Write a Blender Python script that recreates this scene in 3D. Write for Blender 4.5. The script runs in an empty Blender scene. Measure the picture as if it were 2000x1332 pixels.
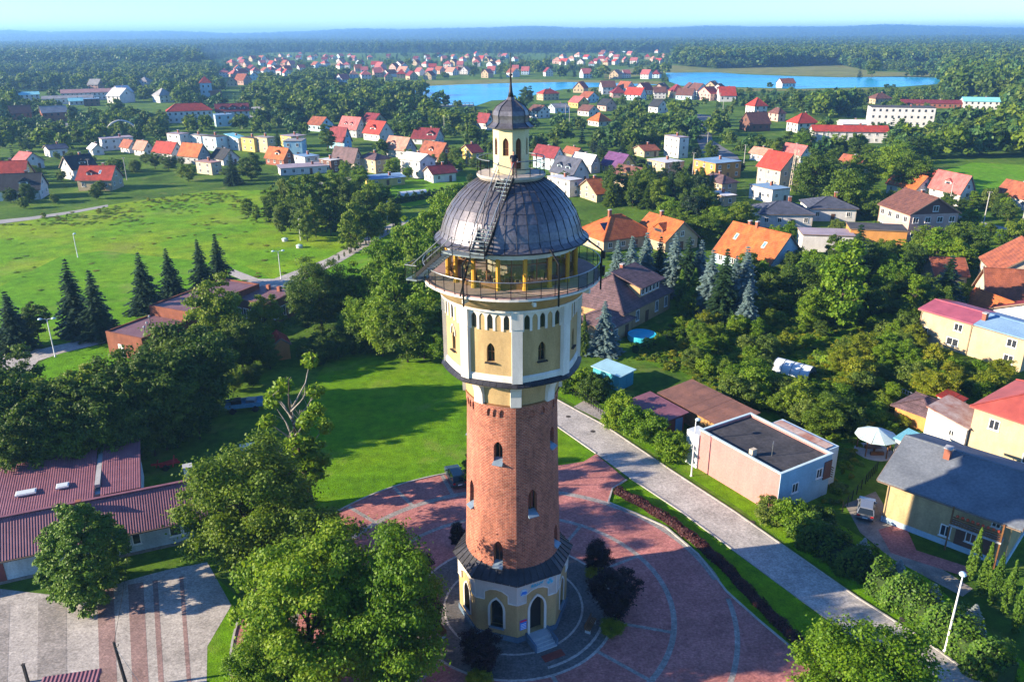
import bpy, bmesh, math, random
import numpy as np
from mathutils import Vector, Matrix
random.seed(7); RNG = np.random.default_rng(11)
SC = bpy.context.scene
COL = SC.collection
R = math.radians
# ------------------------------------------------------------------ camera
CAMH = 48.4; FPX = 1556.0; PITCH = math.atan(600/FPX); ROLL = R(0.29)
cam_d = bpy.data.cameras.new('camera'); cam = bpy.data.objects.new('camera', cam_d); COL.objects.link(cam)
cam_d.sensor_width = 36; cam_d.lens = 36*FPX/2000; cam_d.clip_end = 40000; cam_d.clip_start = 0.5
cam.matrix_world = Matrix.Translation((0, 0, CAMH)) @ Matrix.Rotation(math.pi/2-PITCH, 4, 'X') @ Matrix.Rotation(-ROLL, 4, 'Z')
SC.camera = cam
# ------------------------------------------------------------------ sky, sun, exposure
SUN_EL = R(18.5); SUN_DIR = Vector((-math.cos(R(10.5)), -math.sin(R(10.5)), 0))      # towards the sun on the ground plane
W = bpy.data.worlds.new('World'); SC.world = W; W.use_nodes = True
wn = W.node_tree; bg = wn.nodes['Background']
sky = wn.nodes.new('ShaderNodeTexSky'); sky.sky_type = 'NISHITA'; sky.sun_disc = False
sky.sun_elevation = SUN_EL; sky.sun_rotation = math.atan2(SUN_DIR.x, SUN_DIR.y)
sky.air_density = 1.0; sky.dust_density = 0.0; sky.ozone_density = 7.0; sky.altitude = 2000
wn.links.new(sky.outputs[0], bg.inputs[0]); bg.inputs[1].default_value = 0.105
sun_d = bpy.data.lights.new('sun', 'SUN'); sun = bpy.data.objects.new('sun', sun_d); COL.objects.link(sun)
sun_d.energy = 5.0; sun_d.angle = R(0.5); sun_d.color = (1.0, 0.84, 0.62)
to_sun = Vector((SUN_DIR.x*math.cos(SUN_EL), SUN_DIR.y*math.cos(SUN_EL), math.sin(SUN_EL)))
sun.rotation_euler = to_sun.to_track_quat('Z', 'Y').to_euler(); sun.location = (-60, 0, 90)
SC.view_settings.view_transform = 'Standard'; SC.view_settings.look = 'None'
SC.view_settings.exposure = 1.65; SC.view_settings.gamma = 1.0
SC.cycles.max_bounces = 6; SC.cycles.diffuse_bounces = 4; SC.cycles.transparent_max_bounces = 24
SC.cycles.volume_bounces = 0; SC.cycles.use_denoising = True; SC.cycles.caustics_reflective = False; SC.cycles.caustics_refractive = False
# ------------------------------------------------------------------ pixel <-> ground (photo is 2000 x 1332)
def ray(px, py):
    x = px-1000; y = 666-py; c, s = math.cos(ROLL), math.sin(ROLL)
    x, y = x*c+y*s, -x*s+y*c
    d = Vector((x, FPX*math.cos(PITCH)+y*math.sin(PITCH), -FPX*math.sin(PITCH)+y*math.cos(PITCH)))
    return d.normalized()
def P(px, py, z=0.0):
    d = ray(px, py); t = (z-CAMH)/d.z; return Vector((d.x*t, d.y*t, z))
def PY(px, py, Y):
    d = ray(px, py); t = Y/d.y; return Vector((d.x*t, Y, CAMH+d.z*t))
def proj(p):
    X, D, Zz = p[0], p[1], p[2]-CAMH
    Z = D*math.cos(PITCH)-Zz*math.sin(PITCH); Y = D*math.sin(PITCH)+Zz*math.cos(PITCH)
    x, y = X/Z*FPX, Y/Z*FPX; c, s = math.cos(ROLL), math.sin(ROLL)
    return 1000+x*c-y*s, 666-(x*s+y*c)
# ------------------------------------------------------------------ materials
def lin(c):
    if isinstance(c, str):
        c = tuple(int(c[i:i+2], 16)/255 for i in (0, 2, 4))
        return tuple(v/12.92 if v <= .04045 else ((v+.055)/1.055)**2.4 for v in c)
    return c
MATS = {}
def nodes_of(name):
    m = bpy.data.materials.new(name); m.use_nodes = True; nt = m.node_tree
    b = nt.nodes['Principled BSDF']; MATS[name] = m
    return m, nt, b
def N(nt, typ, **kw):
    n = nt.nodes.new(typ)
    for k, v in kw.items():
        if k.startswith('i_'):
            n.inputs[k[2:].replace('_', ' ')].default_value = v
        else: setattr(n, k, v)
    return n
def mixrgb(nt, fac, a, b, blend='MIX'):
    n = nt.nodes.new('ShaderNodeMix'); n.data_type = 'RGBA'; n.blend_type = blend
    for sock, v in ((n.inputs['Factor'], fac), (n.inputs['A'], a), (n.inputs['B'], b)):
        pass
    def put(idx, v):
        if hasattr(v, 'is_linked') or hasattr(v, 'links'): nt.links.new(v, n.inputs[idx])
        else: n.inputs[idx].default_value = v if idx == 0 else (*v, 1)
    put(0, fac); put(6, a); put(7, b)
    return n.outputs[2]
def noise(nt, scale, detail=4, vec=None, rough=.55):
    n = N(nt, 'ShaderNodeTexNoise'); n.inputs['Scale'].default_value = scale; n.inputs['Detail'].default_value = detail; n.inputs['Roughness'].default_value = rough
    if vec is not None: nt.links.new(vec, n.inputs['Vector'])
    return n.outputs['Fac']
def con(nt, fac, lo=.32, hi=.68):
    n = N(nt, 'ShaderNodeMapRange'); n.inputs[1].default_value = lo; n.inputs[2].default_value = hi; nt.links.new(fac, n.inputs[0]); return n.outputs[0]
def streaks(nt, col, lo=.72):
    v = geopos(nt); mp = N(nt, 'ShaderNodeMapping'); mp.inputs['Scale'].default_value = (1.1, 1.1, .3); nt.links.new(v, mp.inputs[0]); f = con(nt, noise(nt, 1.0, 6, mp.outputs[0], .65), .38, .62)
    return mixrgb(nt, f, mul_out(nt, col, lo), col)
def ramp(nt, fac, stops):
    r = N(nt, 'ShaderNodeValToRGB'); e = r.color_ramp.elements
    while len(e) < len(stops): e.new(.5)
    for el, (p, c) in zip(e, stops):
        el.position = p; el.color = (*c, 1) if len(c) == 3 else c
    nt.links.new(fac, r.inputs[0]); return r.outputs[0]
def objco(nt): return N(nt, 'ShaderNodeTexCoord').outputs['Object']
def geopos(nt): return N(nt, 'ShaderNodeNewGeometry').outputs['Position']
def bump(nt, b, h, strength=.3, dist=.05):
    n = N(nt, 'ShaderNodeBump'); n.inputs['Strength'].default_value = strength; n.inputs['Distance'].default_value = dist
    nt.links.new(h, n.inputs['Height']); nt.links.new(n.outputs[0], b.inputs['Normal'])
def mul(c, k): return tuple(min(1, v*k) for v in c)
def M(name, col, rough=.8, var=.2, scale=1.2, fine=18., metal=0., spec=.3, col2=None, bmp=.15, streak=0.):
    """plain surface with two scales of colour variation and fine relief"""
    if name in MATS: return MATS[name]
    m, nt, b = nodes_of(name); c = lin(col); c2 = lin(col2) if col2 else mul(c, 1-var*1.6)
    v = geopos(nt)
    n1 = noise(nt, scale, 5, v); n2 = noise(nt, fine, 3, v)
    r1 = ramp(nt, n1, [(.3, c2), (.7, c)])
    out = mixrgb(nt, con(nt, n2), mul_out(nt, r1, 1-var*.7), mul_out(nt, r1, 1+var*.7))
    if streak: out = streaks(nt, out, 1-streak)
    nt.links.new(out, b.inputs['Base Color'])
    b.inputs['Roughness'].default_value = rough; b.inputs['Metallic'].default_value = metal; b.inputs['Specular IOR Level'].default_value = spec
    if bmp: bump(nt, b, n2, bmp, .03)
    return m
def mul_out(nt, col, k):
    n = nt.nodes.new('ShaderNodeMix'); n.data_type = 'RGBA'; n.blend_type = 'MULTIPLY'; n.inputs[0].default_value = 1; n.clamp_result = False
    nt.links.new(col, n.inputs[6]); n.inputs[7].default_value = (k, k, k, 1); return n.outputs[2]
def M_tile(name, col, col2=None, rows=3.2, cols=3.4, rough=.75):
    """roof tiles: rows follow height, columns follow the eaves; weathered patches"""
    if name in MATS: return MATS[name]
    m, nt, b = nodes_of(name); c = lin(col); c2 = lin(col2) if col2 else mul(c, .62)
    v = objco(nt); sep = N(nt, 'ShaderNodeSeparateXYZ'); nt.links.new(v, sep.inputs[0])
    def saw(sock, k):
        a = N(nt, 'ShaderNodeMath', operation='MULTIPLY'); a.inputs[1].default_value = k; nt.links.new(sock, a.inputs[0])
        f = N(nt, 'ShaderNodeMath', operation='FRACT'); nt.links.new(a.outputs[0], f.inputs[0]); return f.outputs[0]
    zr = saw(sep.outputs[2], rows)
    ad = N(nt, 'ShaderNodeMath', operation='ADD'); nt.links.new(sep.outputs[0], ad.inputs[0]); nt.links.new(sep.outputs[1], ad.inputs[1])
    xr = saw(ad.outputs[0], cols)
    h = N(nt, 'ShaderNodeMath', operation='ADD'); nt.links.new(zr, h.inputs[0])
    pp = N(nt, 'ShaderNodeMath', operation='PINGPONG'); pp.inputs[1].default_value = .5; nt.links.new(xr, pp.inputs[0]); nt.links.new(pp.outputs[0], h.inputs[1])
    n1 = noise(nt, .6, 5, v); n2 = noise(nt, 6, 4, v)
    base = ramp(nt, n1, [(.32, c2), (.62, c)])
    base = mixrgb(nt, con(nt, n2), mul_out(nt, base, .72), mul_out(nt, base, 1.22)); base = streaks(nt, base, .7)
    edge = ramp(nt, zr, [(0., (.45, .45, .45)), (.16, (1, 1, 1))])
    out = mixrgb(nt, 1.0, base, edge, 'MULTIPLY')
    nt.links.new(out, b.inputs['Base Color']); b.inputs['Roughness'].default_value = rough; b.inputs['Specular IOR Level'].default_value = .25
    bump(nt, b, h.outputs[0], .5, .06); return m
def M_glass(name, col, rough=.06):
    if name in MATS: return MATS[name]
    m, nt, b = nodes_of(name); b.inputs['Base Color'].default_value = (*lin(col), 1); b.inputs['Roughness'].default_value = rough
    b.inputs['Specular IOR Level'].default_value = .6; return m
# ------------------------------------------------------------------ mesh building
class MB:
    def __init__(s): s.v = []; s.f = []; s.m = []
    def add(s, vs, fs, mi=0):
        o = len(s.v); s.v += [tuple(p) for p in vs]; s.f += [tuple(i+o for i in f) for f in fs]; s.m += [mi]*len(fs); return s
    def box(s, c, size, rz=0, mi=0, taper=1.0):
        hx, hy, hz = size[0]/2, size[1]/2, size[2]/2; cr, sr = math.cos(rz), math.sin(rz); vs = []
        for z in (-hz, hz):
            k = taper if z > 0 else 1
            for x, y in ((-hx, -hy), (hx, -hy), (hx, hy), (-hx, hy)):
                x2, y2 = x*k, y*k; vs.append((c[0]+x2*cr-y2*sr, c[1]+x2*sr+y2*cr, c[2]+z))
        return s.add(vs, [(3, 2, 1, 0), (4, 5, 6, 7), (0, 1, 5, 4), (1, 2, 6, 5), (2, 3, 7, 6), (3, 0, 4, 7)], mi)
    def prism(s, poly, z0, z1, mi=0):
        n = len(poly); vs = [(p[0], p[1], z0) for p in poly]+[(p[0], p[1], z1) for p in poly]
        return s.add(vs, [tuple(range(n-1, -1, -1)), tuple(range(n, 2*n))]+[(i, (i+1) % n, n+(i+1) % n, n+i) for i in range(n)], mi)
    def loft(s, rings, cap=True, mi=0):
        n = len(rings[0]); vs = [p for r in rings for p in r]; fs = []
        for k in range(len(rings)-1):
            for i in range(n): fs.append((k*n+i, k*n+(i+1) % n, (k+1)*n+(i+1) % n, (k+1)*n+i))
        if cap: fs += [tuple(range(n-1, -1, -1)), tuple(range((len(rings)-1)*n, len(rings)*n))]
        return s.add(vs, fs, mi)
    def lathe(s, prof, n=32, cap=True, mi=0):
        return s.loft([[(r*math.sin(2*math.pi*i/n), -r*math.cos(2*math.pi*i/n), z) for i in range(n)] for r, z in prof], cap, mi)
    def tube(s, pts, r, n=6, closed=False, mi=0, r1=None):
        pts = [Vector(p) for p in pts]; k = len(pts); rings = []
        for i, p in enumerate(pts):
            a = pts[i-1] if (i > 0 or closed) else p; b = pts[(i+1) % k] if (i < k-1 or closed) else p
            t = (b-a).normalized(); u = t.cross(Vector((0, 0, 1)))
            if u.length < 1e-3: u = Vector((1, 0, 0))
            u.normalize(); w = t.cross(u); rr = r if r1 is None else r+(r1-r)*i/max(1, k-1)
            rings.append([p+(u*math.cos(2*math.pi*j/n)+w*math.sin(2*math.pi*j/n))*rr for j in range(n)])
        if closed: rings.append(rings[0]); return s.loft(rings, False, mi)
        return s.loft(rings, True, mi)
    def bar(s, p, q, w=.08, h=.08, mi=0):
        p, q = Vector(p), Vector(q); t = (q-p).normalized(); u = t.cross(Vector((0, 0, 1)))
        if u.length < 1e-3: u = Vector((1, 0, 0))
        u.normalize(); v = u.cross(t); ring = lambda c: [c-u*w/2-v*h/2, c+u*w/2-v*h/2, c+u*w/2+v*h/2, c-u*w/2+v*h/2]
        return s.loft([ring(p), ring(q)], True, mi)
    def mesh(s, name='mesh', smooth=False):
        me = bpy.data.meshes.new(name); me.from_pydata([tuple(p) for p in s.v], [], s.f); me.update()
        if any(s.m): me.polygons.foreach_set('material_index', s.m)
        if smooth: me.polygons.foreach_set('use_smooth', [True]*len(me.polygons))
        return me
    def build(s, name, mat, parent=None, smooth=False, fix=False):
        me = s.mesh(name, smooth)
        if fix:
            bm = bmesh.new(); bm.from_mesh(me); bmesh.ops.recalc_face_normals(bm, faces=bm.faces[:]); bm.to_mesh(me); bm.free()
        return ob(name, me, mat, parent)
def ob(name, me, mat=None, parent=None):
    o = bpy.data.objects.new(name, me); COL.objects.link(o)
    if mat is not None and me is not None:
        ms = mat if isinstance(mat, (list, tuple)) else [mat]
        if not me.materials:
            for m in ms: me.materials.append(m)
    if parent is not None: o.parent = parent
    return o
def tag(o, label=None, cat=None, group=None, kind=None):
    if label: o['label'] = label
    if cat: o['category'] = cat
    if group: o['group'] = group
    if kind: o['kind'] = kind
    return o
def thing(name, label, cat, loc=(0, 0, 0), rz=0, group=None):
    o = bpy.data.objects.new(name, None); COL.objects.link(o); o.location = loc; o.rotation_euler = (0, 0, rz); o.empty_display_size = .5
    return tag(o, label, cat, group)
def setmat(o, m):
    o.material_slots[0].link = 'OBJECT'; o.material_slots[0].material = m; return o
def copy_tree(o, parent=None):
    c = o.copy(); COL.objects.link(c); c.parent = parent
    for ch in o.children: copy_tree(ch, c)
    return c
def boolean_cut(o, cutter_mb):
    """subtract the cutters from o's mesh, keep the result as plain mesh"""
    cm = cutter_mb.build('cutter', None, o.parent, fix=True); dg = bpy.context.evaluated_depsgraph_get(); dg.update()
    md = o.modifiers.new('cut', 'BOOLEAN'); md.operation = 'DIFFERENCE'; md.object = cm; md.solver = 'EXACT'
    dg = bpy.context.evaluated_depsgraph_get(); dg.update()
    me = bpy.data.meshes.new_from_object(o.evaluated_get(dg)); o.modifiers.clear(); o.data = me
    bpy.data.objects.remove(cm)
def arch(w, h, pointed=True, n=5):
    """outline (u, z) of an arched opening, base at z = 0"""
    pts = [(-w/2, 0), (w/2, 0)]
    if pointed:
        rise = w*.866; sp = h-rise
        pts += [(-w/2+w*math.cos(a), sp+w*math.sin(a)) for a in [R(60)*i/n for i in range(n)]]
        pts += [(0, h)]
        pts += [(w/2-w*math.cos(a), sp+w*math.sin(a)) for a in [R(60)*i/n for i in range(n-1, -1, -1)]]
    else:
        sp = h-w/2
        pts += [(w/2*math.cos(a), sp+w/2*math.sin(a)) for a in [math.pi*i/(2*n) for i in range(2*n+1)]]
    return pts
def rad_pt(th, r, u, z):   # th degrees from the -Y axis towards +X; u sideways, r outwards
    a = R(th); return (r*math.sin(a)+u*math.cos(a), -r*math.cos(a)+u*math.sin(a), z)
def arch_prism(mb, th, z, w, h, r0, r1, pointed=True, mi=0, grow=0.):
    o = arch(w+2*grow, h+grow, pointed); n = len(o)
    a = [rad_pt(th, r0, u, z+v) for u, v in o]; b = [rad_pt(th, r1, u, z+v) for u, v in o]
    mb.add(a+b, [tuple(range(n)), tuple(range(2*n-1, n-1, -1))]+[(i, n+i, n+(i+1) % n, (i+1) % n) for i in range(n)], mi)
def arch_ring(mb, th, z, w, h, t, r0, r1, pointed=True):
    oi = arch(w, h, pointed); oo = arch(w+2*t, h+t, pointed); n = len(oi)
    for k in range(1, n):
        j = (k+1) % n
        q = []
        for r in (r0, r1):
            for o, i in ((oi, k), (oo, k), (oo, j), (oi, j)): q.append(rad_pt(th, r, o[i][0], z+o[i][1]))
        mb.add(q, [(0, 1, 2, 3), (7, 6, 5, 4), (0, 4, 5, 1), (1, 5, 6, 2), (2, 6, 7, 3), (3, 7, 4, 0)])
def inpoly(x, y, poly):
    c = False; n = len(poly); j = n-1
    for i in range(n):
        xi, yi = poly[i][0], poly[i][1]; xj, yj = poly[j][0], poly[j][1]
        if (yi > y) != (yj > y) and x < (xj-xi)*(y-yi)/(yj-yi+1e-12)+xi: c = not c
        j = i
    return c
# ------------------------------------------------------------------ terrain: flat town, wooded hills on the skyline
def hill(x, y):
    az = x/max(y, 1.)
    top = 76+13*math.sin(az*5.1+.6)+11*math.sin(az*13+2.)+7*math.sin(az*29+1)+4*math.sin(az*61)
    t = min(1, max(0, (y-4800)/4700)); t = t*t*(3-2*t)
    mid = 10*math.sin(x*.0016+1)*math.sin(y*.0011+.5)
    return t*top*(1-.35*min(1, max(0, (y-9800)/2500)))+min(1, max(0, (y-3000)/1500))*max(0, mid)
ys = [-350, 0, 400, 900, 1600, 2400, 3000]+[3000+i*260 for i in range(1, 42)]
xs = [-9000+i*100 for i in range(181)]
gv = [(x, y, hill(x, y)) for y in ys for x in xs]; nx = len(xs)
gf = [(j*nx+i, j*nx+i+1, (j+1)*nx+i+1, (j+1)*nx+i) for j in range(len(ys)-1) for i in range(nx-1)]
def M_ground(name, stops, s1=.05, s2=.9, s3=9., bmp=.4):
    m, nt, b = nodes_of(name); v = geopos(nt)
    n1 = noise(nt, s1, 6, v, .6); n2 = noise(nt, s2, 5, v, .65); n3 = noise(nt, s3, 4, v, .7)
    a = ramp(nt, n1, [(p, mul(lin(c), .7)) for p, c in stops])
    n4 = noise(nt, s2*.22, 5, v, .6); dry = con(nt, n4, .56, .72)
    a = mixrgb(nt, con(nt, n2), mul_out(nt, a, .68), mul_out(nt, a, 1.28)); a = mixrgb(nt, con(nt, n3), mul_out(nt, a, .62), mul_out(nt, a, 1.35))
    a = mixrgb(nt, dry, a, mixrgb(nt, .35, a, (.30, .27, .09)))
    nt.links.new(a, b.inputs['Base Color']); b.inputs['Roughness'].default_value = .95; b.inputs['Specular IOR Level'].default_value = .1
    h = N(nt, 'ShaderNodeMath', operation='ADD'); nt.links.new(n2, h.inputs[0]); nt.links.new(n3, h.inputs[1]); bump(nt, b, h.outputs[0], bmp, .25)
    return m
GR = M_ground('garden_ground', [(.25, (.045, .10, .012)), (.45, (.09, .19, .016)), (.6, (.14, .26, .02)), (.75, (.18, .20, .05))], .06)
LAWN = M_ground('lawn_grass', [(.2, (.085, .23, .004)), (.45, (.14, .32, .005)), (.75, (.21, .36, .008))], .09, .7, 6.)
MEAD = M_ground('meadow_grass', [(.2, (.10, .27, .004)), (.42, (.17, .38, .006)), (.58, (.27, .41, .010)), (.8, (.20, .30, .02))], .045, .25, 2.2, .6)
MOWN = M_ground('mown_grass', [(.2, (.11, .30, .004)), (.5, (.15, .37, .006)), (.8, (.22, .40, .010))], .05, .5, 4.)
FIELD = M_ground('dry_field', [(.25, (.13, .20, .03)), (.5, (.26, .26, .07)), (.75, (.20, .28, .05))], .012, .06, .6)
ground_me = bpy.data.meshes.new('ground'); ground_me.from_pydata(gv, [], gf); ground_me.update()
tag(ob('ground', ground_me, GR), kind='structure')
LAYER = [0.0]
def sheet(name, pts, mat, z=None, px=True, kind='structure'):
    if z is None: LAYER[0] += .004; z = LAYER[0]
    w = [P(*p) for p in pts] if px else [Vector((p[0], p[1], 0)) for p in pts]
    me = bpy.data.meshes.new(name); bm = bmesh.new()
    f = bm.faces.new([bm.verts.new((p.x, p.y, z)) for p in w]); bmesh.ops.triangulate(bm, faces=[f]); bmesh.ops.recalc_face_normals(bm, faces=bm.faces[:])
    for f in bm.faces:
        if f.normal.z < 0: f.normal_flip()
    bm.to_mesh(me); bm.free()
    o = ob(name, me, mat); tag(o, kind=kind); return o
NO_TREE = []      # ground polygons where nothing random may grow
def keep(pts, px=True): NO_TREE.append([(P(*p).x, P(*p).y) for p in pts] if px else pts)
meadow_px = [(-60, 470), (0, 440), (120, 418), (250, 395), (420, 372), (560, 372), (600, 400), (700, 440), (740, 450), (640, 520), (560, 560), (420, 575), (300, 625), (210, 665), (0, 680), (-80, 690)]
sheet('meadow', meadow_px, MEAD); keep(meadow_px)
sheet('lawn', [(-80, 590), (0, 560), (120, 500), (200, 490), (480, 520), (560, 560), (420, 575), (300, 625), (210, 662), (0, 672), (-80, 690)], MOWN)
# grass strip either side of the path and around the long brick building
g2 = [(60, 720), (110, 690), (215, 670), (260, 700), (200, 760), (60, 760)]; sheet('lawn', g2, MOWN); keep(g2)
g3 = [(560, 550), (700, 470), (790, 430), (860, 420), (860, 500), (700, 540), (640, 560)]; sheet('lawn', g3, MOWN)
# lawn beside the tower
lw = [(590, 880), (600, 780), (640, 700), (780, 655), (880, 690), (1088, 782), (1088, 835), (1165, 890), (1140, 930), (1000, 940), (872, 990), (740, 1080), (650, 1060), (600, 960)]
sheet('lawn', lw, LAWN); keep(lw)
vf = [(440, 800), (600, 770), (600, 1000), (400, 1010), (200, 900), (300, 830)]; keep(vf)
sheet('lawn', [(402, 1110), (470, 1170), (470, 1420), (402, 1420), (395, 1270), (440, 1190)], LAWN)
# verge and hedge strip between plaza and street, verge beyond the street
sheet('verge', [(1085, 770), (1180, 822), (1320, 915), (1440, 990), (1560, 1080), (1690, 1170), (1830, 1260), (1950, 1345), (2060, 1345), (1800, 1120), (1600, 1000), (1480, 960), (1330, 890), (1180, 790), (1120, 745)], LAWN)
gard = [(1330, 600), (1640, 590), (1800, 640), (1840, 720), (1700, 860), (1640, 990), (1620, 1010), (1500, 800), (1240, 700)]
sheet('garden_lawn', gard, M_ground('garden_lawn_grass', [(.3, (.05, .12, .008)), (.5, (.10, .23, .01)), (.7, (.16, .25, .02))], .12, .8, 6.))
fieldR = [(1800, 345), (1900, 318), (2050, 325), (2050, 360), (1900, 380), (1840, 372)]; sheet('field', fieldR, MOWN); keep(fieldR)
for nm, pts in (('field', [(735, 360), (860, 345), (920, 345), (900, 385), (800, 405), (745, 395)]), ('field', [(0, 150), (230, 150), (230, 163), (0, 165)])):
    sheet(nm, pts, MOWN if pts[0][0] else FIELD); keep(pts)
# fields on the far shore
for pts in ([(640, 168), (760, 160), (1000, 155), (1290, 159), (1300, 166), (1100, 161), (960, 164), (830, 169), (780, 176), (640, 176)],
            [(1180, 140), (1300, 127), (1400, 135), (1640, 127), (1700, 140), (1900, 146), (1900, 150), (1640, 151), (1400, 143), (1300, 143), (1180, 156)],
            [(1290, 168), (1310, 170), (1560, 175), (1700, 173), (1700, 176), (1400, 180), (1150, 182), (1120, 174)],
            [(560, 128), (700, 122), (700, 126), (560, 133)]):
    sheet('field', pts, FIELD); keep(pts)
# ------------------------------------------------------------------ lake
m, nt, b = nodes_of('lake_water'); v = geopos(nt); b.inputs['Base Color'].default_value = (.004, .26, .52, 1); b.inputs['Roughness'].default_value = .22; b.inputs['Specular IOR Level'].default_value = .25
nn = noise(nt, .25, 4, v); bump(nt, b, nn, .25, .15); nb = noise(nt, .02, 4, v); nt.links.new(ramp(nt, nb, [(.3, (.003, .24, .50)), (.7, (.006, .38, .62))]), b.inputs['Base Color'])
LAKE = m
lakeL = [(782, 176), (830, 169), (900, 166), (1000, 163), (1100, 161), (1200, 163), (1292, 166), (1230, 169), (1160, 171), (1100, 175), (1050, 184), (1020, 194), (960, 197), (930, 207), (878, 208), (850, 197), (828, 186), (800, 181)]
lakeR = [(1300, 143), (1400, 142), (1450, 146), (1560, 150), (1640, 152), (1740, 151), (1842, 153), (1830, 165), (1760, 170), (1640, 172), (1560, 174), (1480, 172), (1400, 170), (1330, 168), (1306, 160)]
sheet('lake', lakeL, LAKE); sheet('lake', lakeR, LAKE); keep(lakeL); keep(lakeR)
# ------------------------------------------------------------------ streets and paths
def M_pave(name, c1, c2, scale=7., joint=.02, rough=.85):
    m, nt, b = nodes_of(name); v = geopos(nt)
    br = N(nt, 'ShaderNodeTexBrick'); nt.links.new(v, br.inputs['Vector']); br.inputs['Scale'].default_value = scale; br.inputs['Mortar Size'].default_value = joint; br.inputs['Brick Width'].default_value = 1.4; br.inputs['Row Height'].default_value = .7
    br.inputs['Color1'].default_value = (*lin(c1), 1); br.inputs['Color2'].default_value = (*lin(c2), 1); br.inputs['Mortar'].default_value = (*mul(lin(c1), .45), 1)
    n1 = noise(nt, .35, 6, v, .6); n2 = noise(nt, 5, 4, v); n3 = noise(nt, 1.6, 5, v, .7)
    o = mixrgb(nt, con(nt, n1), mul_out(nt, br.outputs[0], .78), mul_out(nt, br.outputs[0], 1.18)); o = mixrgb(nt, con(nt, n2), mul_out(nt, o, .74), mul_out(nt, o, 1.24)); o = mixrgb(nt, con(nt, n3), mul_out(nt, o, .8), mul_out(nt, o, 1.15))
    nt.links.new(o, b.inputs['Base Color']); b.inputs['Roughness'].default_value = rough; b.inputs['Specular IOR Level'].default_value = .2
    bump(nt, b, br.outputs[1], -.2, .02); return m
RED = M_pave('red_paving', (.45, .19, .165), (.35, .13, .125))
GREYP = M_pave('grey_paving', (.33, .30, .28), (.24, .225, .215), 6.)
LIGHTP = M_pave('light_paving', (.44, .41, .385), (.36, .335, .315), 6.)
STONE = M_pave('cobbles', (.16, .15, .15), (.10, .10, .105), 9., .05)
YRED = M_pave('faded_red_paving', (.32, .215, .20), (.26, .175, .165), 5., .04)
KERB = M('kerb_stone', (.42, .40, .37), .85, .2, 1.5, 12)
st_r = [(1088, 781), (1180, 831), (1314, 921), (1435, 1000), (1541, 1074), (1674, 1167), (1800, 1247), (1916, 1332), (2030, 1420)]
st_l = [(1085, 831), (1164, 886), (1230, 934), (1327, 998), (1443, 1083), (1576, 1181), (1671, 1249), (1800, 1345), (1880, 1410)]
back = [(1060, 760), (1000, 720), (960, 700)]
st_poly = [(960, 700), (1030, 735)]+st_r+st_l[::-1]+[(1000, 785), (940, 735)]
sheet('street', st_poly, LIGHTP, .045); keep(st_poly)
def kerb(name, pts, z=.0, h=.12, w=.16, px=True):
    mb = MB(); ws = [P(*p) for p in pts] if px else [Vector((p[0], p[1], 0)) for p in pts]
    for a, b_ in zip(ws[:-1], ws[1:]):
        mb.bar((a.x, a.y, z+h/2), (b_.x, b_.y, z+h/2), w, h)
    return tag(mb.build(name, KERB), kind='structure')
kerb('kerb', st_r); kerb('kerb', st_l[:2]); kerb('kerb', st_l[2:])
# plaza: a paved disc of 24.5 m round the tower
TX, TY = 0.0, 58.9
def arc(r, a0, a1, n=40): return [(TX+r*math.sin(R(a0+(a1-a0)*i/n)), TY-r*math.cos(R(a0+(a1-a0)*i/n))) for i in range(n+1)]
right_edge = [P(1604, 1314), P(1545, 1265), P(1478, 1209), P(1419, 1156), P(1363, 1083), P(1300, 1030), P(1240, 1003), P(1188, 982), P(1196, 955), P(1224, 938), P(1164, 887)]
plaza = [(p.x, p.y) for p in right_edge]+[(p.x, p.y) for p in (P(1140, 902), P(1093, 909))]+arc(24.4, 174, 290, 40)+[(-22, 45), (-22, 36), (30, 36)]
sheet('plaza', plaza, RED, .05, px=False); keep(plaza, False)
kerb('kerb', right_edge[:-1], .05, .10, .16, False) if False else None
kb = MB()
seq = [Vector((p.x, p.y, 0)) for p in right_edge[:-1]]
for a, b_ in zip(seq[:-1], seq[1:]): kb.bar((a.x, a.y, .09), (b_.x, b_.y, .09), .18, .14)
tag(kb.build('kerb', KERB), kind='structure')
kb = MB(); seq = [Vector((x, y, 0)) for x, y in arc(24.45, 168, 290, 50)]
for a, b_ in zip(seq[:-1], seq[1:]): kb.bar((a.x, a.y, .08), (b_.x, b_.y, .08), .18, .12)
tag(kb.build('kerb', KERB), kind='structure')
def ring_sheet(name, r0, r1, a0, a1, mat, z, n=72):
    mb = MB(); pi = arc(r0, a0, a1, n); po = arc(r1, a0, a1, n)
    for i in range(n): mb.add([(*pi[i], z), (*po[i], z), (*po[i+1], z), (*pi[i+1], z)], [(0, 1, 2, 3)])
    return tag(mb.build(name, mat), kind='structure')
ring_sheet('paving_band', 19.2, 19.9, 100, 290, GREYP, .054); ring_sheet('paving_band', 19.45, 19.9, 10, 92, GREYP, .054)
ring_sheet('paving_band', 14.1, 14.6, -70, 290, GREYP, .054)
for a in (188, 200, 214, 228, 242): 
    p0, p1 = arc(19.9, a, a+1, 1)[0], arc(24.3, a, a+1, 1)[0]; mb = MB(); mb.bar((*p0, .054), (*p1, .054), .45, .004); tag(mb.build('paving_band', GREYP), kind='structure')
for a in (20, 50, 75, 120, 150, 250, 285, 320, 345):
    p0, p1 = arc(9.2, a, a+1, 1)[0], arc(14.1, a, a+1, 1)[0]; mb = MB(); mb.bar((*p0, .056), (*p1, .056), .35, .004); tag(mb.build('paving_band', GREYP), kind='structure')
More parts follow.
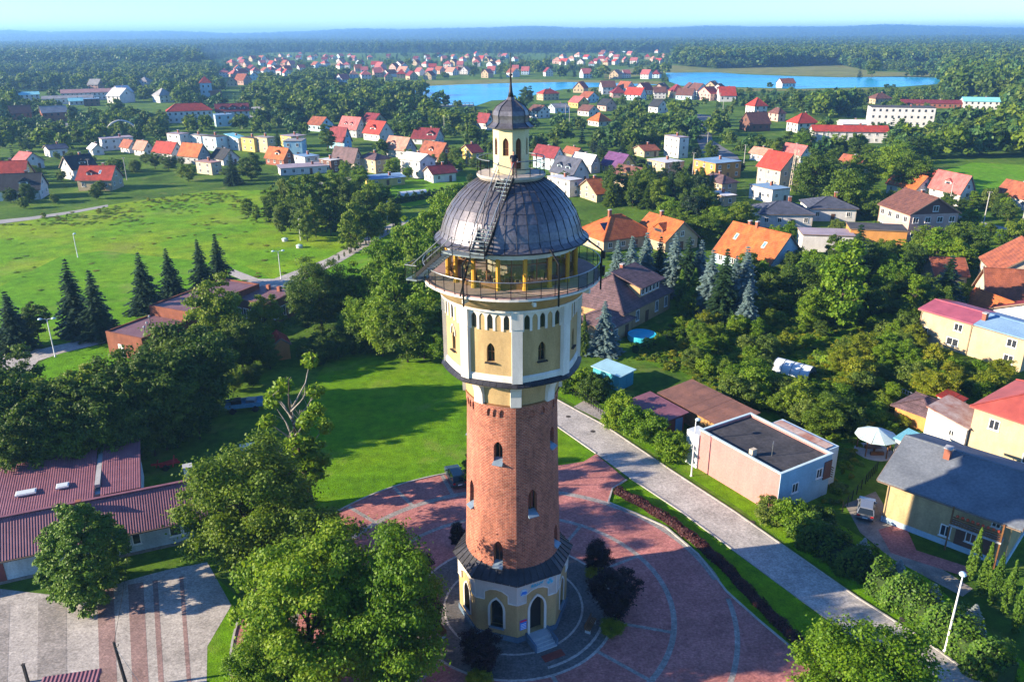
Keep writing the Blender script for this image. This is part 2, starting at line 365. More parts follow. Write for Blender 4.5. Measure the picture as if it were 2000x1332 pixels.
ring_sheet('cobbled_circle', 3.5, 9.0, 0, 360, STONE, .06); ring_sheet('paving_band', 9.0, 9.25, 0, 360, LIGHTP, .064); ring_sheet('paving_band', 6.15, 6.35, 0, 360, LIGHTP, .064); ring_sheet('paving_band', 8.1, 8.35, 20, 75, LIGHTP, .064)
# hedge strip between plaza and street
strip = [(p.x, p.y) for p in right_edge[:-1]]+[(P(*q).x, P(*q).y) for q in st_l[2:-1]]
sheet('verge', strip, LAWN, .03, px=False); keep(strip, False)
# yard of striped paving at the lower left
yard = [(-260, 1215), (0, 1150), (130, 1165), (330, 1112), (405, 1098), (452, 1182), (405, 1262), (402, 1420), (-260, 1420)]
sheet('yard', yard, LIGHTP, .03); keep(yard); keep([(-100, 1130), (410, 1050), (410, 1110), (-100, 1180)])
for x0, x1, mt in ((190, 222, YRED), (250, 280, YRED), (298, 308, YRED), (350, 358, YRED), (405, 412, YRED), (75, 130, GREYP), (-40, 20, GREYP)):
    if x1 <= 400:
        pts = [(x0, 1150-(x0-200)*.16), (x1, 1150-(x1-200)*.16), (x1+(x1-200)*.09+8, 1420), (x0+(x0-200)*.09+8, 1420)]
        sheet('paving_band', pts, mt, .036)
# left path and car park
pathL = [(-40, 690), (0, 676), (80, 682), (200, 655), (212, 668), (120, 690), (75, 705), (58, 725), (70, 760), (30, 790), (-40, 790)]
sheet('path', pathL, LIGHTP, .03); keep(pathL)
pathM = [(535, 545), (640, 505), (740, 450), (788, 425), (800, 432), (752, 462), (660, 515), (560, 562), (500, 560), (445, 535), (455, 526), (505, 545)]
sheet('path', pathM, LIGHTP, .03); keep(pathM)
ASPH = M('asphalt', (.16, .17, .19), .9, .2, .4, 6); ASPHL = M('pale_road', (.33, .32, .31), .9, .15, .2, 4)
roadF = [(1352, 222), (1405, 228), (1385, 245), (1392, 275), (1440, 305), (1455, 330), (1415, 330), (1372, 300), (1356, 262)]; sheet('road', roadF, ASPH, .03); keep(roadF)
roadR = [(1845, 412), (1900, 430), (2040, 462), (2040, 490), (1940, 462), (1850, 425)]; sheet('road', roadR, ASPHL, .03); keep(roadR)
roadH = [(620, 355), (690, 345), (900, 330), (900, 334), (690, 351), (620, 362)]; sheet('road', roadH, ASPHL, .03)
roadB = [(110, 242), (340, 228), (500, 225), (620, 215), (620, 219), (500, 230), (340, 234), (110, 248)]; sheet('road', roadB, ASPHL, .03); keep(roadB)
park = [(488, 210), (560, 205), (575, 216), (500, 222)]; sheet('car_park', park, ASPHL, .034); keep(park)
trackL = [(-20, 432), (60, 424), (150, 411), (210, 400), (212, 404), (150, 416), (60, 430), (-20, 440)]; sheet('path', trackL, ASPHL, .03)
# worn track to the car between the houses
DIRT = M('gravel', (.30, .27, .24), .95, .3, .8, 8, bmp=.4)
sheet('gravel_drive', [(1650, 985), (1710, 960), (1735, 1000), (1760, 1060), (1900, 1150), (1880, 1165), (1740, 1090), (1680, 1040)], DIRT, .03)
sheet('terrace', [(1715, 1035), (1765, 1020), (1790, 1075), (1900, 1110), (1890, 1128), (1740, 1080)], RED, .034)
sheet('driveway', [(1120, 795), (1172, 820), (1190, 808), (1140, 783)], GREYP, .05)
# ------------------------------------------------------------------ the water tower
m, nt, b = nodes_of('tower_brick'); v = objco(nt); sep = N(nt, 'ShaderNodeSeparateXYZ'); nt.links.new(v, sep.inputs[0])
at = N(nt, 'ShaderNodeMath', operation='ARCTAN2'); nt.links.new(sep.outputs[1], at.inputs[0]); nt.links.new(sep.outputs[0], at.inputs[1])
mu = N(nt, 'ShaderNodeMath', operation='MULTIPLY'); mu.inputs[1].default_value = 4.0; nt.links.new(at.outputs[0], mu.inputs[0])
cb = N(nt, 'ShaderNodeCombineXYZ'); nt.links.new(mu.outputs[0], cb.inputs[0]); nt.links.new(sep.outputs[2], cb.inputs[1])
br = N(nt, 'ShaderNodeTexBrick'); nt.links.new(cb.outputs[0], br.inputs['Vector']); br.inputs['Scale'].default_value = 1.; br.inputs['Brick Width'].default_value = .30; br.inputs['Row Height'].default_value = .135; br.inputs['Mortar Size'].default_value = .016; br.inputs['Mortar Smooth'].default_value = .3; br.inputs['Bias'].default_value = -.1
br.inputs['Color1'].default_value = (.38, .105, .06, 1); br.inputs['Color2'].default_value = (.22, .052, .038, 1); br.inputs['Mortar'].default_value = (.40, .27, .20, 1)
n1 = noise(nt, .35, 6, v, .6); n2 = noise(nt, 3.2, 5, v, .7); n3 = noise(nt, 14, 3, v)
o = mixrgb(nt, n1, mul_out(nt, br.outputs[0], .75), mul_out(nt, br.outputs[0], 1.25)); o = mixrgb(nt, con(nt, n2), mul_out(nt, o, .72), mul_out(nt, o, 1.25)); o = streaks(nt, o, .72)
pale = ramp(nt, n3, [(.66, (0, 0, 0)), (.76, (.75, .75, .75))]); o = mixrgb(nt, pale, o, (.52, .36, .28))
nt.links.new(o, b.inputs['Base Color']); b.inputs['Roughness'].default_value = .9; b.inputs['Specular IOR Level'].default_value = .2; bump(nt, b, br.outputs[1], -.6, .03)
BRICK = m
OCHRE = M('ochre_plaster', (.46, .325, .155), .9, .16, .5, 10, col2=(.38, .265, .125), streak=.22); WHITE = M('white_plaster', (.68, .65, .60), .85, .08, .6, 10, streak=.2); CREAM = M('lantern_plaster', (.64, .55, .33), .85, .1, .8, 10)
METAL = M('dome_metal', (.20, .185, .20), .42, .3, .7, 6, metal=.6, col2=(.10, .10, .12), bmp=.1); LEAD = M('dark_sheet', (.05, .05, .06), .5, .3, 1.0, 8, metal=.5)
IRON = M('black_iron', (.02, .02, .022), .5, .1, 2, 20, metal=.4); STEEL = M('galvanised_steel', (.30, .33, .34), .4, .2, 2, 14, metal=.7); TREAD = M('stair_grating', (.26, .32, .34), .5, .25, 3, 20, metal=.5)
WOODY = M('yellow_timber', (.55, .28, .03), .6, .15, 2, 18); WOOD = M('brown_timber', (.22, .10, .04), .6, .25, 2, 14); FLOORM = M('gallery_tiles', (.42, .26, .24), .8, .15, 1.5, 9)
DARKG = M_glass('dark_window', (.012, .014, .018)); BLUSH = M('blue_grey_plinth', (.10, .16, .24), .8, .2, 1, 9); PALEB = M('grey_render', (.48, .46, .44), .85, .1, .8, 10); LILAC = PALEB
SILL = M('zinc_sill', (.22, .30, .38), .5, .15, 2, 14, metal=.3); SIGNB = M('sign_blue', (.03, .18, .62), .5, .05, 3, 20); SIGNR = M('sign_red', (.60, .03, .08), .5, .05, 3, 20); CYAN = M('cyan_paint', (.04, .42, .60), .6, .05, 3, 20); SIGNW = M('sign_white', (.8, .8, .8), .5, .03, 3, 20)
m, nt, b = nodes_of('clear_glass'); b.inputs['Base Color'].default_value = (.80, .93, .90, 1); b.inputs['Roughness'].default_value = .02
tr = N(nt, 'ShaderNodeBsdfTransparent'); tr.inputs[0].default_value = (.92, .97, .95, 1); gl = N(nt, 'ShaderNodeBsdfGlossy'); gl.inputs['Roughness'].default_value = .03; gl.inputs[0].default_value = (.9, 1, .97, 1)
mx = N(nt, 'ShaderNodeMixShader'); mx.inputs[0].default_value = .07; nt.links.new(tr.outputs[0], mx.inputs[1]); nt.links.new(gl.outputs[0], mx.inputs[2]); nt.links.new(mx.outputs[0], nt.nodes['Material Output'].inputs[0])
GLASS = m
def oct_r(th, Rv, blend):
    a = (th % 45)-22.5; o_ = Rv*math.cos(R(22.5))/math.cos(R(a)); return o_*(1-blend)+Rv*.965*blend
def oct_ring(Rv, z, blend=.0, n=64): return [rad_pt(360*i/n, oct_r(360*i/n, Rv, blend), 0, z) for i in range(n)]
T = thing('water_tower', 'tall brick and ochre water tower with dark metal dome and glazed gallery', 'tower', (TX, TY, 0), R(4))
def tp(name, mb, mat, parent=None, smooth=False, fix=True): return mb.build(name, mat, parent or T, smooth, fix)
def zz(z): return CAMH-(CAMH-z)*(58.9/59.3)
# base storey
mb = MB(); mb.loft([oct_ring(4.95, .0, 0, 8), oct_ring(4.95, .55, 0, 8)]); plinth = tp('plinth', mb, BLUSH)
mb = MB(); mb.loft([oct_ring(4.82, .5, 0, 8), oct_ring(4.82, 6.1, 0, 8)]); base = tp('base_wall', mb, OCHRE)
cut = MB(); AP = 4.82*math.cos(R(22.5))
faces = [-67.5, -22.5, 67.5, 112.5, -112.5]
for th in faces: arch_prism(cut, th, 1.25, 1.15, 2.85, AP-.55, AP+.3)
arch_prism(cut, 22.5, .56, 1.35, 3.7, AP-.7, AP+.3)
boolean_cut(base, cut)
for th in faces:
    f = MB(); arch_ring(f, th, 1.25, 1.16, 2.85, .2, AP-.02, AP+.07); fo = tp('window_surround', f, WHITE, base)
    p = MB(); arch_prism(p, th, 1.25, 1.15, 2.85, AP-.5, AP-.42); w = tp('window', p, DARKG, base)
    s = MB(); c = rad_pt(th, AP-.05, 0, 1.2); s.box(c, (1.35, .55, .1), R(th)); tp('sill', s, SILL, base)
f = MB(); arch_ring(f, 22.5, .56, 1.36, 3.7, .22, AP-.55, AP+.09); tp('door_surround', f, WHITE, base)
p = MB(); arch_prism(p, 22.5, .56, 1.35, 3.7, AP-.66, AP-.55); dr = tp('door', p, M('dark_door', (.02, .018, .02), .5, .1, 2, 12), base)
# white frieze with stepped lower edge on every face, framed in relief
hw = 4.82*math.sin(R(22.5))
for k in range(8):
    th = 22.5+45*k
    outl = [(-hw, 6.08), (-hw, 3.95), (-1.05, 3.95), (-1.05, 4.75), (-.55, 5.05), (0, 5.15), (.55, 5.05), (1.05, 4.75), (1.05, 3.95), (hw, 3.95), (hw, 6.08)]
    mb = MB(); n = len(outl); a = [rad_pt(th, AP-.02, u*.998, z) for u, z in outl]; c = [rad_pt(th, AP+.05, u, z) for u, z in outl]
    mb.add(a+c, [tuple(range(n)), tuple(range(2*n-1, n-1, -1))]+[(i, n+i, n+(i+1) % n, (i+1) % n) for i in range(n)])
    fr_ = tp('frieze', mb, PALEB, base)
    mb = MB()
    for (u0, z0), (u1, z1) in zip(outl[1:-1], outl[2:]): mb.bar(rad_pt(th, AP+.07, u0, z0), rad_pt(th, AP+.07, u1, z1), .07, .1)
    tp('frieze_edge', mb, WHITE, base)
# emblem discs and lettering strokes over the door, poster beside it
th = 22.5
for u, z, kind in ((-1.28, 5.05, 0), (1.2, 5.42, 1)):
    mb = MB(); n = 16; ring0 = [rad_pt(th, AP+.05, u+.36*math.cos(2*math.pi*i/n), z+.36*math.sin(2*math.pi*i/n)) for i in range(n)]; ring1 = [rad_pt(th, AP+.1, u+.36*math.cos(2*math.pi*i/n), z+.36*math.sin(2*math.pi*i/n)) for i in range(n)]
    mb.loft([ring0, ring1]); e = tp('emblem', mb, M('emblem_pale', (.35, .50, .62), .7, .1, 2, 12), base)
    mb = MB()
    if kind:
        for du, dz in ((0, .14), (-.15, -.1), (.15, -.1)): mb.loft([[rad_pt(th, r_, u+du+.12*math.cos(i*math.pi/4), z+dz+.12*math.sin(i*math.pi/4)) for i in range(8)] for r_ in (AP+.1, AP+.14)])
    else: mb.loft([[rad_pt(th, r_, u+a_, z+c_) for a_, c_ in ((-.3, -.16), (-.05, -.1), (.1, -.18), (.3, -.05), (.2, .12), (-.15, .14))] for r_ in (AP+.1, AP+.14)])
    tp('emblem_motif', mb, SIGNB if not kind else CYAN, base)
mb = MB(); px0 = -.42
stroke = [(-.6, .0), (-.52, .22), (-.42, .25), (-.46, .02), (-.3, .0), (-.28, .2), (-.14, .22), (-.16, .02), (0, .04), (.04, .26), (.12, .06), (.26, .06), (.24, .24), (.36, .28), (.4, .08), (.54, .34)]
mb.tube([rad_pt(th, AP+.09, u, 5.32+z) for u, z in stroke], .045, 5); tp('lettering', mb, CYAN, base)
mb = MB(); mb.box(rad_pt(th, AP+.04, -1.32, 1.75), (.62, .05, 1.0), R(th)); ps = tp('poster', mb, SIGNB, base)
mb = MB(); mb.box(rad_pt(th, AP+.075, -1.32, 2.16), (.6, .02, .18), R(th)); tp('poster_band', mb, SIGNR, base)
mb = MB()
for k in range(4): mb.box(rad_pt(th, AP+.075, -1.32, 1.35+.16*k), (.5, .02, .05), R(th))
tp('poster_lines', mb, SIGNW, base)
# steps and hand rails to the door
for k in range(5):
    mb = MB(); mb.box(rad_pt(22.5, AP+.45+.32*k, 0, (.56-.1*k)/2+.02), (1.9, .34 if k else .9, .56-.11*k), R(22.5)); tp('step', mb, M('stone_steps', (.40, .44, .48), .8, .15, 1, 9))
for u in (-1.02, 1.02):
    mb = MB(); mb.box(rad_pt(22.5, AP+.9, u, .38), (.16, 1.9, .76), R(22.5)); tp('step_cheek', mb, BLUSH)
mb = MB(); mb.box(rad_pt(22.5, AP+2.75, .1, .085), (1.9, .75, .05), R(22.5)); tag(tp('door_mat', mb, M('mat_red', (.22, .05, .04), .95, .2, 4, 20)), 'red brown mat at the foot of the steps') 
# skirt roof: separate sheets round the octagon
for k in range(8):
    for j in range(6):
        a0 = 45*k+7.5*j; a1 = a0+7.5; ri = lambda a: oct_r(a, 4.25, .6); ro = lambda a: oct_r(a, 5.3, 0)
        q = [rad_pt(a0+.15, ro(a0), 0, 6.16), rad_pt(a1-.15, ro(a1), 0, 6.16), rad_pt(a1-.15, ri(a1)-.1, 0, 7.12), rad_pt(a0+.15, ri(a0)-.1, 0, 7.12)]
        mb = MB(); lo = [(x, y, z-.09) for x, y, z in q]; mb.loft([lo, q])
        mb.bar(Vector(q[0])+Vector((0, 0, .03)), Vector(q[3])+Vector((0, 0, .03)), .05, .07); tp('skirt_roof_sheet', mb, LEAD)
mb = MB(); mb.loft([oct_ring(5.12, 5.98, 0, 8), oct_ring(5.12, 6.1, 0, 8)]); tp('eaves_board', mb, WHITE)
# brick shaft
mb = MB(); prof = [(4.28, 6.0), (4.16, 9.0), (4.02, 13.), (3.9, 17.), (3.8, 20.6), (3.86, 21.0), (3.86, 21.75)]
mb.loft([oct_ring(r_, z, .8) for r_, z in prof]); shaft = tp('brick_shaft', mb, BRICK, smooth=False)
cut = MB(); sw = [(-22, 16.7, .75, 1.9, 3.9), (-66, 11.75, .75, 2.4, 4.05), (20.7, 11.9, .8, 2.35, 4.05), (-22, 7.15, .8, 2.4, 4.2), (55, 17.3, .7, 1.8, 3.9), (62, 7.7, .75, 2.0, 4.2), (112, 12, .8, 2.3, 4.05), (-112, 17, .75, 1.9, 3.9)]
for th, z, w_, h_, r_ in sw: arch_prism(cut, th, z, w_, h_, r_-.75, r_+.5)
small = [(20, 20.6, .5, .72)]+[(a, 20.65, .42, .75) for a in (-33, -25, -16.5)]+[(a, 20.65, .42, .75) for a in (-60, -68, -76, 36, 58, 68)]
for th, z, w_, h_ in small: arch_prism(cut, th, z, w_, h_, 3.55, 4.4)
boolean_cut(shaft, cut)
for th, z, w_, h_, r_ in sw:
    p = MB(); arch_prism(p, th, z, w_+.02, h_, r_-.72, r_-.62); tp('window', p, DARKG, shaft)
    f = MB(); arch_ring(f, th, z, w_-.14, h_-.07, .07, r_-.63, r_-.55); f.box(rad_pt(th, r_-.59, 0, z+h_*.42), (.05, .06, h_*.8), R(th)); tp('window_frame', f, WOOD, shaft)
    s = MB(); s.add([rad_pt(th, r_-.6, -w_/2, z+.35), rad_pt(th, r_-.6, w_/2, z+.35), rad_pt(th, r_+.12, w_/2+.05, z-.02), rad_pt(th, r_+.12, -w_/2-.05, z-.02), rad_pt(th, r_-.6, -w_/2, z-.1), rad_pt(th, r_-.6, w_/2, z-.1), rad_pt(th, r_+.12, w_/2+.05, z-.1), rad_pt(th, r_+.12, -w_/2-.05, z-.1)], [(0, 3, 2, 1), (4, 5, 6, 7), (0, 1, 5, 4), (1, 2, 6, 5), (2, 3, 7, 6), (3, 0, 4, 7)]); tp('sill', s, SILL, shaft)
# neck below the drum with curved white brackets
mb = MB(); mb.loft([oct_ring(r_, z, .45) for r_, z in ((3.88, 21.7), (3.92, 22.6), (4.02, 23.4), (4.6, 24.2))]); neck = tp('neck', mb, OCHRE)
mb = MB(); mb.loft([oct_ring(3.97, 21.68, .45), oct_ring(3.97, 21.80, .45)]); tp('neck_band', mb, WOOD)
for k in range(8):
    th = 45*k; mb = MB(); prof = [(3.6, 21.75), (4.0, 21.75), (4.02, 22.6), (4.22, 23.2), (4.6, 23.75), (5.15, 24.15), (3.6, 24.15)]; n = len(prof)
    a = [rad_pt(th, r_, -.42, z) for r_, z in prof]; c = [rad_pt(th, r_, .42, z) for r_, z in prof]
    mb.add(a+c, [tuple(range(n-1, -1, -1)), tuple(range(n, 2*n))]+[(i, (i+1) % n, n+(i+1) % n, n+i) for i in range(n)]); tp('bracket', mb, WHITE, neck)
# drum
mb = MB(); mb.loft([oct_ring(5.28, 24.1, .3), oct_ring(5.28, 29.95, .3)]); drum = tp('drum_wall', mb, OCHRE)
DA = oct_r(22.5, 5.28, .3); cut = MB()
for k in range(8): arch_prism(cut, 22.5+45*k, 25.85, .62, 1.5, DA-.45, DA+.3)
boolean_cut(drum, cut)
for k in range(8):
    th = 22.5+45*k
    p = MB(); arch_prism(p, th, 25.85, .63, 1.5, DA-.42, DA-.3); tp('window', p, DARKG, drum)
    f = MB(); f.box(rad_pt(th, DA-.28, 0, 26.5), (.05, .05, 1.25), R(th)); f.box(rad_pt(th, DA-.28, 0, 26.6), (.6, .05, .05), R(th)); tp('window_bars', f, WOOD, drum)
    s = MB(); s.box(rad_pt(th, DA+.0, 0, 25.8), (.85, .4, .08), R(th)); tp('sill', s, LEAD, drum)
    if k in (5, 6):
        f = MB(); arch_ring(f, th, 27.1, .7, .8, .1, DA-.05, DA+.1); tp('relief_arch', f, WHITE, drum)
mb = MB(); mb.loft([oct_ring(5.36, 28.35, .3), oct_ring(5.36, 29.95, .3)]); fri = tp('drum_frieze', mb, WHITE)
cut = MB(); DF = oct_r(22.5, 5.36, .3)
for k in range(8):
    for j in range(-2, 3):
        th = 22.5+45*k+j*7.1; rr = oct_r(th, 5.36, .3); arch_prism(cut, th, 28.2, .43, 1.42, rr-.18, rr+.3)
boolean_cut(fri, cut)
for k in range(8):
    for j in range(-2, 3):
        th = 22.5+45*k+j*7.1; rr = oct_r(th, 5.36, .3)
        p = MB(); arch_prism(p, th, 28.5 if j % 2 == 0 else 28.36, .36 if j % 2 == 0 else .42, 1.05 if j % 2 == 0 else 1.26, rr-.3, rr-(.04 if j % 2 == 0 else .06))
        tp('window' if j % 2 == 0 else 'blind_arch', p, DARKG if j % 2 == 0 else OCHRE, fri)
for k in range(8):
    th = 45*k; rr = oct_r(th, 5.28, .3); mb = MB()
    mb.box(rad_pt(th, rr-.12, 0, (24.35+28.6)/2), (.78, .62, 28.6-24.35), R(th)); mb.box(rad_pt(th, rr-.1, 0, 29.25), (.88, .66, 1.3), R(th)); tp('pilaster', mb, WHITE, drum)
mb = MB(); mb.loft([oct_ring(5.42, 24.32, .4), oct_ring(5.42, 24.72, .4), oct_ring(5.3, 24.85, .4)]); tp('drum_base_band', mb, WHITE)
for k in range(64):
    a0, a1 = 360*k/64+.12, 360*(k+1)/64-.12; q = [rad_pt(a0, oct_r(a0, 5.72, .55), 0, 24.1), rad_pt(a1, oct_r(a1, 5.72, .55), 0, 24.1), rad_pt(a1, oct_r(a1, 5.38, .5), 0, 24.4), rad_pt(a0, oct_r(a0, 5.38, .5), 0, 24.4)]
    mb = MB(); mb.loft([[(x, y, z-.07) for x, y, z in q], q]); tp('ledge_sheet', mb, LEAD)
mb = MB(); mb.loft([oct_ring(5.6, 23.95, .55), oct_ring(5.62, 24.06, .55)]); tp('ledge_soffit', mb, OCHRE)
# cornice flaring out to the gallery floor
mb = MB(); mb.lathe([(5.25, 29.9), (5.42, 29.96), (5.42, 30.1), (5.6, 30.15), (6.0, 30.7), (6.45, 31.08), (6.6, 31.1)], 64); tp('cornice', mb, OCHRE, smooth=True)
mb = MB(); mb.lathe([(5.2, 29.86), (5.5, 29.9), (5.5, 30.04), (5.2, 30.08)], 64); tp('cornice_moulding', mb, WHITE)
mb = MB(); mb.lathe([(6.5, 31.1), (6.78, 31.14), (6.78, 31.3), (6.5, 31.3)], 64); tp('gallery_rim', mb, WHITE)
mb = MB(); mb.lathe([(0.5, 31.28), (6.72, 31.28), (6.72, 31.38), (0.5, 31.42)], 64); tp('gallery_floor', mb, FLOORM)
for k in range(8):
    mb = MB(); mb.box(rad_pt(45*k+10, 6.2, 0, 30.85), (.2, .9, .3), R(45*k+10)); tp('floor_bracket', mb, WHITE)
# gallery: timber columns, glass panes, lintel and core
NC = 16
gal = MB(); gal.lathe([(4.6, 33.65), (5.05, 33.65), (5.05, 34.1), (4.6, 34.1)], 64); lint = tp('gallery_lintel', gal, WHITE)
for k in range(NC):
    th = -15.3+22.5*k/1.0*1.0*(16/NC)*.9375+0 if False else -15.3+360/NC*k
    mb = MB(); mb.loft([[rad_pt(th, 4.9+r_*math.cos(a), r_*math.sin(a), z) for a in [i*math.pi/4 for i in range(8)]] for r_, z in ((.2, 31.38), (.2, 31.6), (.165, 31.65), (.165, 33.55), (.2, 33.6), (.2, 33.7))]); tp('column', mb, WOODY, lint)
    t1 = th+360/NC/2; L = 2*4.75*math.sin(R(180/NC))-.3
    mb = MB(); mb.box(rad_pt(t1, 4.66, 0, 32.75), (L, .03, 1.8), R(t1)); tp('glass_pane', mb, GLASS, lint)
    mb = MB(); mb.box(rad_pt(t1, 4.66, 0, 31.6), (L, .12, .45), R(t1)); mb.box(rad_pt(t1, 4.66, 0, 33.68), (L, .1, .1), R(t1)); mb.box(rad_pt(t1, 4.66, 0, 32.9), (.07, .09, 1.7), R(t1)); mb.box(rad_pt(t1, 4.66, 0, 33.2), (L, .07, .06), R(t1)); tp('glazing_bars', mb, WOOD, lint)
mb = MB(); mb.lathe([(1.9, 31.38), (1.9, 34.4)], 24); tp('stair_core', mb, M('core_render', (.35, .26, .20), .8, .2, 1, 8))
mb = MB(); mb.lathe([(0.2, 34.1), (4.9, 34.1), (4.9, 34.2), (.2, 34.25)], 48); tp('gallery_ceiling', mb, WOOD)
# dome in standing seam sheets
PD = [(5.72, 34.22), (5.36, 34.5), (5.22, 34.85), (5.08, 35.4), (4.82, 36.05), (4.42, 36.7), (3.9, 37.35), (3.25, 37.95), (2.55, 38.4), (2.0, 38.62)]
mb = MB(); mb.lathe([(r_-.06, z-.04) for r_, z in PD]+[(.4, 38.7)], 64); dome = tp('dome', mb, LEAD, smooth=True)
NS = 40; rows = [(0, 2), (2, 4), (4, 5), (5, 6), (6, 7), (7, 9)]
for ri_, (i0, i1) in enumerate(rows):
    prof = PD[i0:i1+1]; mb = MB(); h_ = 180/NS-.12
    lo, up = [], []
    for j, (r_, z) in enumerate(prof):
        k_ = .028*(1-j/(len(prof)-1))
        up.append([rad_pt(a, r_+k_+.012, 0, z+k_*.6+.012) for a in (-h_, -h_/3, h_/3, h_)]); lo.append([rad_pt(a, r_-.02, 0, z-.02) for a in (-h_, -h_/3, h_/3, h_)])
    vs = [p for r_ in up for p in r_]; n = len(prof); fs = [(j*4+i, j*4+i+1, (j+1)*4+i+1, (j+1)*4+i) for j in range(n-1) for i in range(3)]
    o0 = len(vs); vs += [p for p in lo[0]]; fs += [(i+1, i, o0+i, o0+i+1) for i in range(3)]
    mb.add(vs, fs); me = mb.mesh('dome_sheet')
    me.materials.append(METAL)
    for k in range(NS):
        o_ = ob('dome_sheet', me, None, dome); o_.rotation_euler = (0, 0, R(360/NS*(k+.5)))
mb = MB(); mb.tube([rad_pt(0, r_+.03, 0, z+.03) for r_, z in PD], .028, 5); me = mb.mesh('seam'); me.materials.append(LEAD)
for k in range(NS):
    o_ = ob('seam', me, None, dome); o_.rotation_euler = (0, 0, R(360/NS*k))
mb = MB(); mb.tube([rad_pt(360*i/64, 5.76, 0, 34.2) for i in range(64)], .07, 6, True); tp('gutter', mb, LEAD, dome)
# lantern platform, rail, lantern, cupola, spire
mb = MB(); mb.lathe([(1.0, 38.5), (2.35, 38.55), (2.52, 38.75), (2.52, 38.92), (1.0, 38.95)], 40); lplat = tp('lantern_platform', mb, M('platform_stone', (.45, .40, .36), .8, .15, 1.5, 9))
def rail_ring(r_, z0, h, a0, a1, n, parent, mids=(.5,), rad=.025, posth=None):
    for i in range(n+1):
        a = a0+(a1-a0)*i/n; mb = MB(); mb.bar(rad_pt(a, r_, 0, z0), rad_pt(a, r_, 0, z0+h), .05, .05); tp('rail_post', mb, IRON, parent)
    for fz in (1.,)+tuple(mids):
        mb = MB(); pts = [rad_pt(a0+(a1-a0)*i/60, r_, 0, z0+h*fz) for i in range(61)]; mb.tube(pts, rad if fz < 1 else rad*1.5, 5); tp('hand_rail', mb, IRON if fz < 1 else STEEL, parent)
rail_ring(2.46, 38.9, 1.12, 5, 318, 13, lplat)
mb = MB(); mb.loft([oct_ring(1.42, 38.93, 0, 8), oct_ring(1.42, 39.2, 0, 8), oct_ring(1.3, 39.25, 0, 8), oct_ring(1.3, 42.2, 0, 8)]); lan = tp('lantern', mb, CREAM)
LA = 1.3*math.cos(R(22.5)); cut = MB()
for k in range(8): arch_prism(cut, 22.5+45*k, 40.25 if k else 39.3, .44, 1.25 if k else 2.2, LA-.2, LA+.3)
boolean_cut(lan, cut)
for k in range(8):
    p = MB(); arch_prism(p, 22.5+45*k, 40.25 if k else 39.3, .45, 1.25 if k else 2.2, LA-.19, LA-.12); tp('window' if k else 'door', p, M_glass('red_brown_glass', (.10, .03, .03)), lan)
    f = MB(); f.box(rad_pt(22.5+45*k, LA-.1, 0, 40.8), (.03, .04, 1.1), R(22.5+45*k)); f.box(rad_pt(22.5+45*k, LA-.1, 0, 40.75), (.42, .04, .03), R(22.5+45*k)); tp('window_bars', f, WOOD, lan)
def oct_loft(prof): return [oct_ring(r_, z, 0, 8) for r_, z in prof]
mb = MB(); mb.loft(oct_loft([(1.34, 42.05), (1.68, 42.12), (1.7, 42.2), (1.5, 42.32), (1.32, 42.5)])); cup = tp('cupola_eaves', mb, METAL)
mb = MB(); mb.loft(oct_loft([(1.3, 42.45), (1.3, 42.75), (1.33, 43.0), (1.25, 43.3), (1.0, 43.6), (.62, 43.85), (.34, 44.02), (.2, 44.25)])); tp('cupola', mb, METAL)
for k in range(8):
    mb = MB(); mb.tube([rad_pt(45*k, r_+.01, 0, z) for r_, z in ((1.7, 42.22), (1.5, 42.34), (1.32, 42.52), (1.3, 42.75), (1.33, 43.0), (1.25, 43.3), (1.0, 43.6), (.62, 43.85), (.34, 44.02))], .03, 5); tp('rib', mb, LEAD, cup)
mb = MB(); mb.lathe([(.22, 44.2), (.13, 44.6), (.08, 45.1), (.06, 45.6), (.12, 45.66), (.12, 45.74), (.05, 45.8), (.035, 46.5), (.008, 47.15)], 10); tp('spire', mb, LEAD, smooth=True)
# gallery railing with glass panels and posts
NP = 40
grail = MB(); grail.tube([rad_pt(360*i/80, 6.74, 0, 32.5) for i in range(80)], .035, 6, True); gr = tp('gallery_hand_rail', grail, STEEL)
mb = MB(); mb.tube([rad_pt(360*i/80, 6.74, 0, 31.48) for i in range(80)], .03, 6, True); tp('bottom_rail', mb, IRON, gr)
for k in range(NP):
    th = 360*k/NP+4.5; mb = MB(); mb.bar(rad_pt(th, 6.74, 0, 31.2), rad_pt(th, 6.74, 0, 32.5), .05, .05); tp('rail_post', mb, IRON, gr)
    t1 = th+180/NP; mb = MB(); mb.box(rad_pt(t1, 6.72, 0, 31.97), (.98, .015, .92), R(t1)); tp('glass_panel', mb, GLASS, gr)
for th in (-33, 24, 68):
    mb = MB(); mb.bar(rad_pt(th, 6.95, 0, 30.6), rad_pt(th, 6.95, 0, 33.6), .12, .12); mb.bar(rad_pt(th, 6.95, 0, 33.6), rad_pt(th, 5.7, 0, 34.4), .1, .1); tp('stay_post', mb, IRON)
mb = MB(); mb.box(rad_pt(70, 7.02, 0, 33.2), (.34, .3, .55), R(70)); mb.box(rad_pt(70, 7.02, 0, 32.0), (.34, .3, .7), R(70)); tp('loudspeaker', mb, IRON)
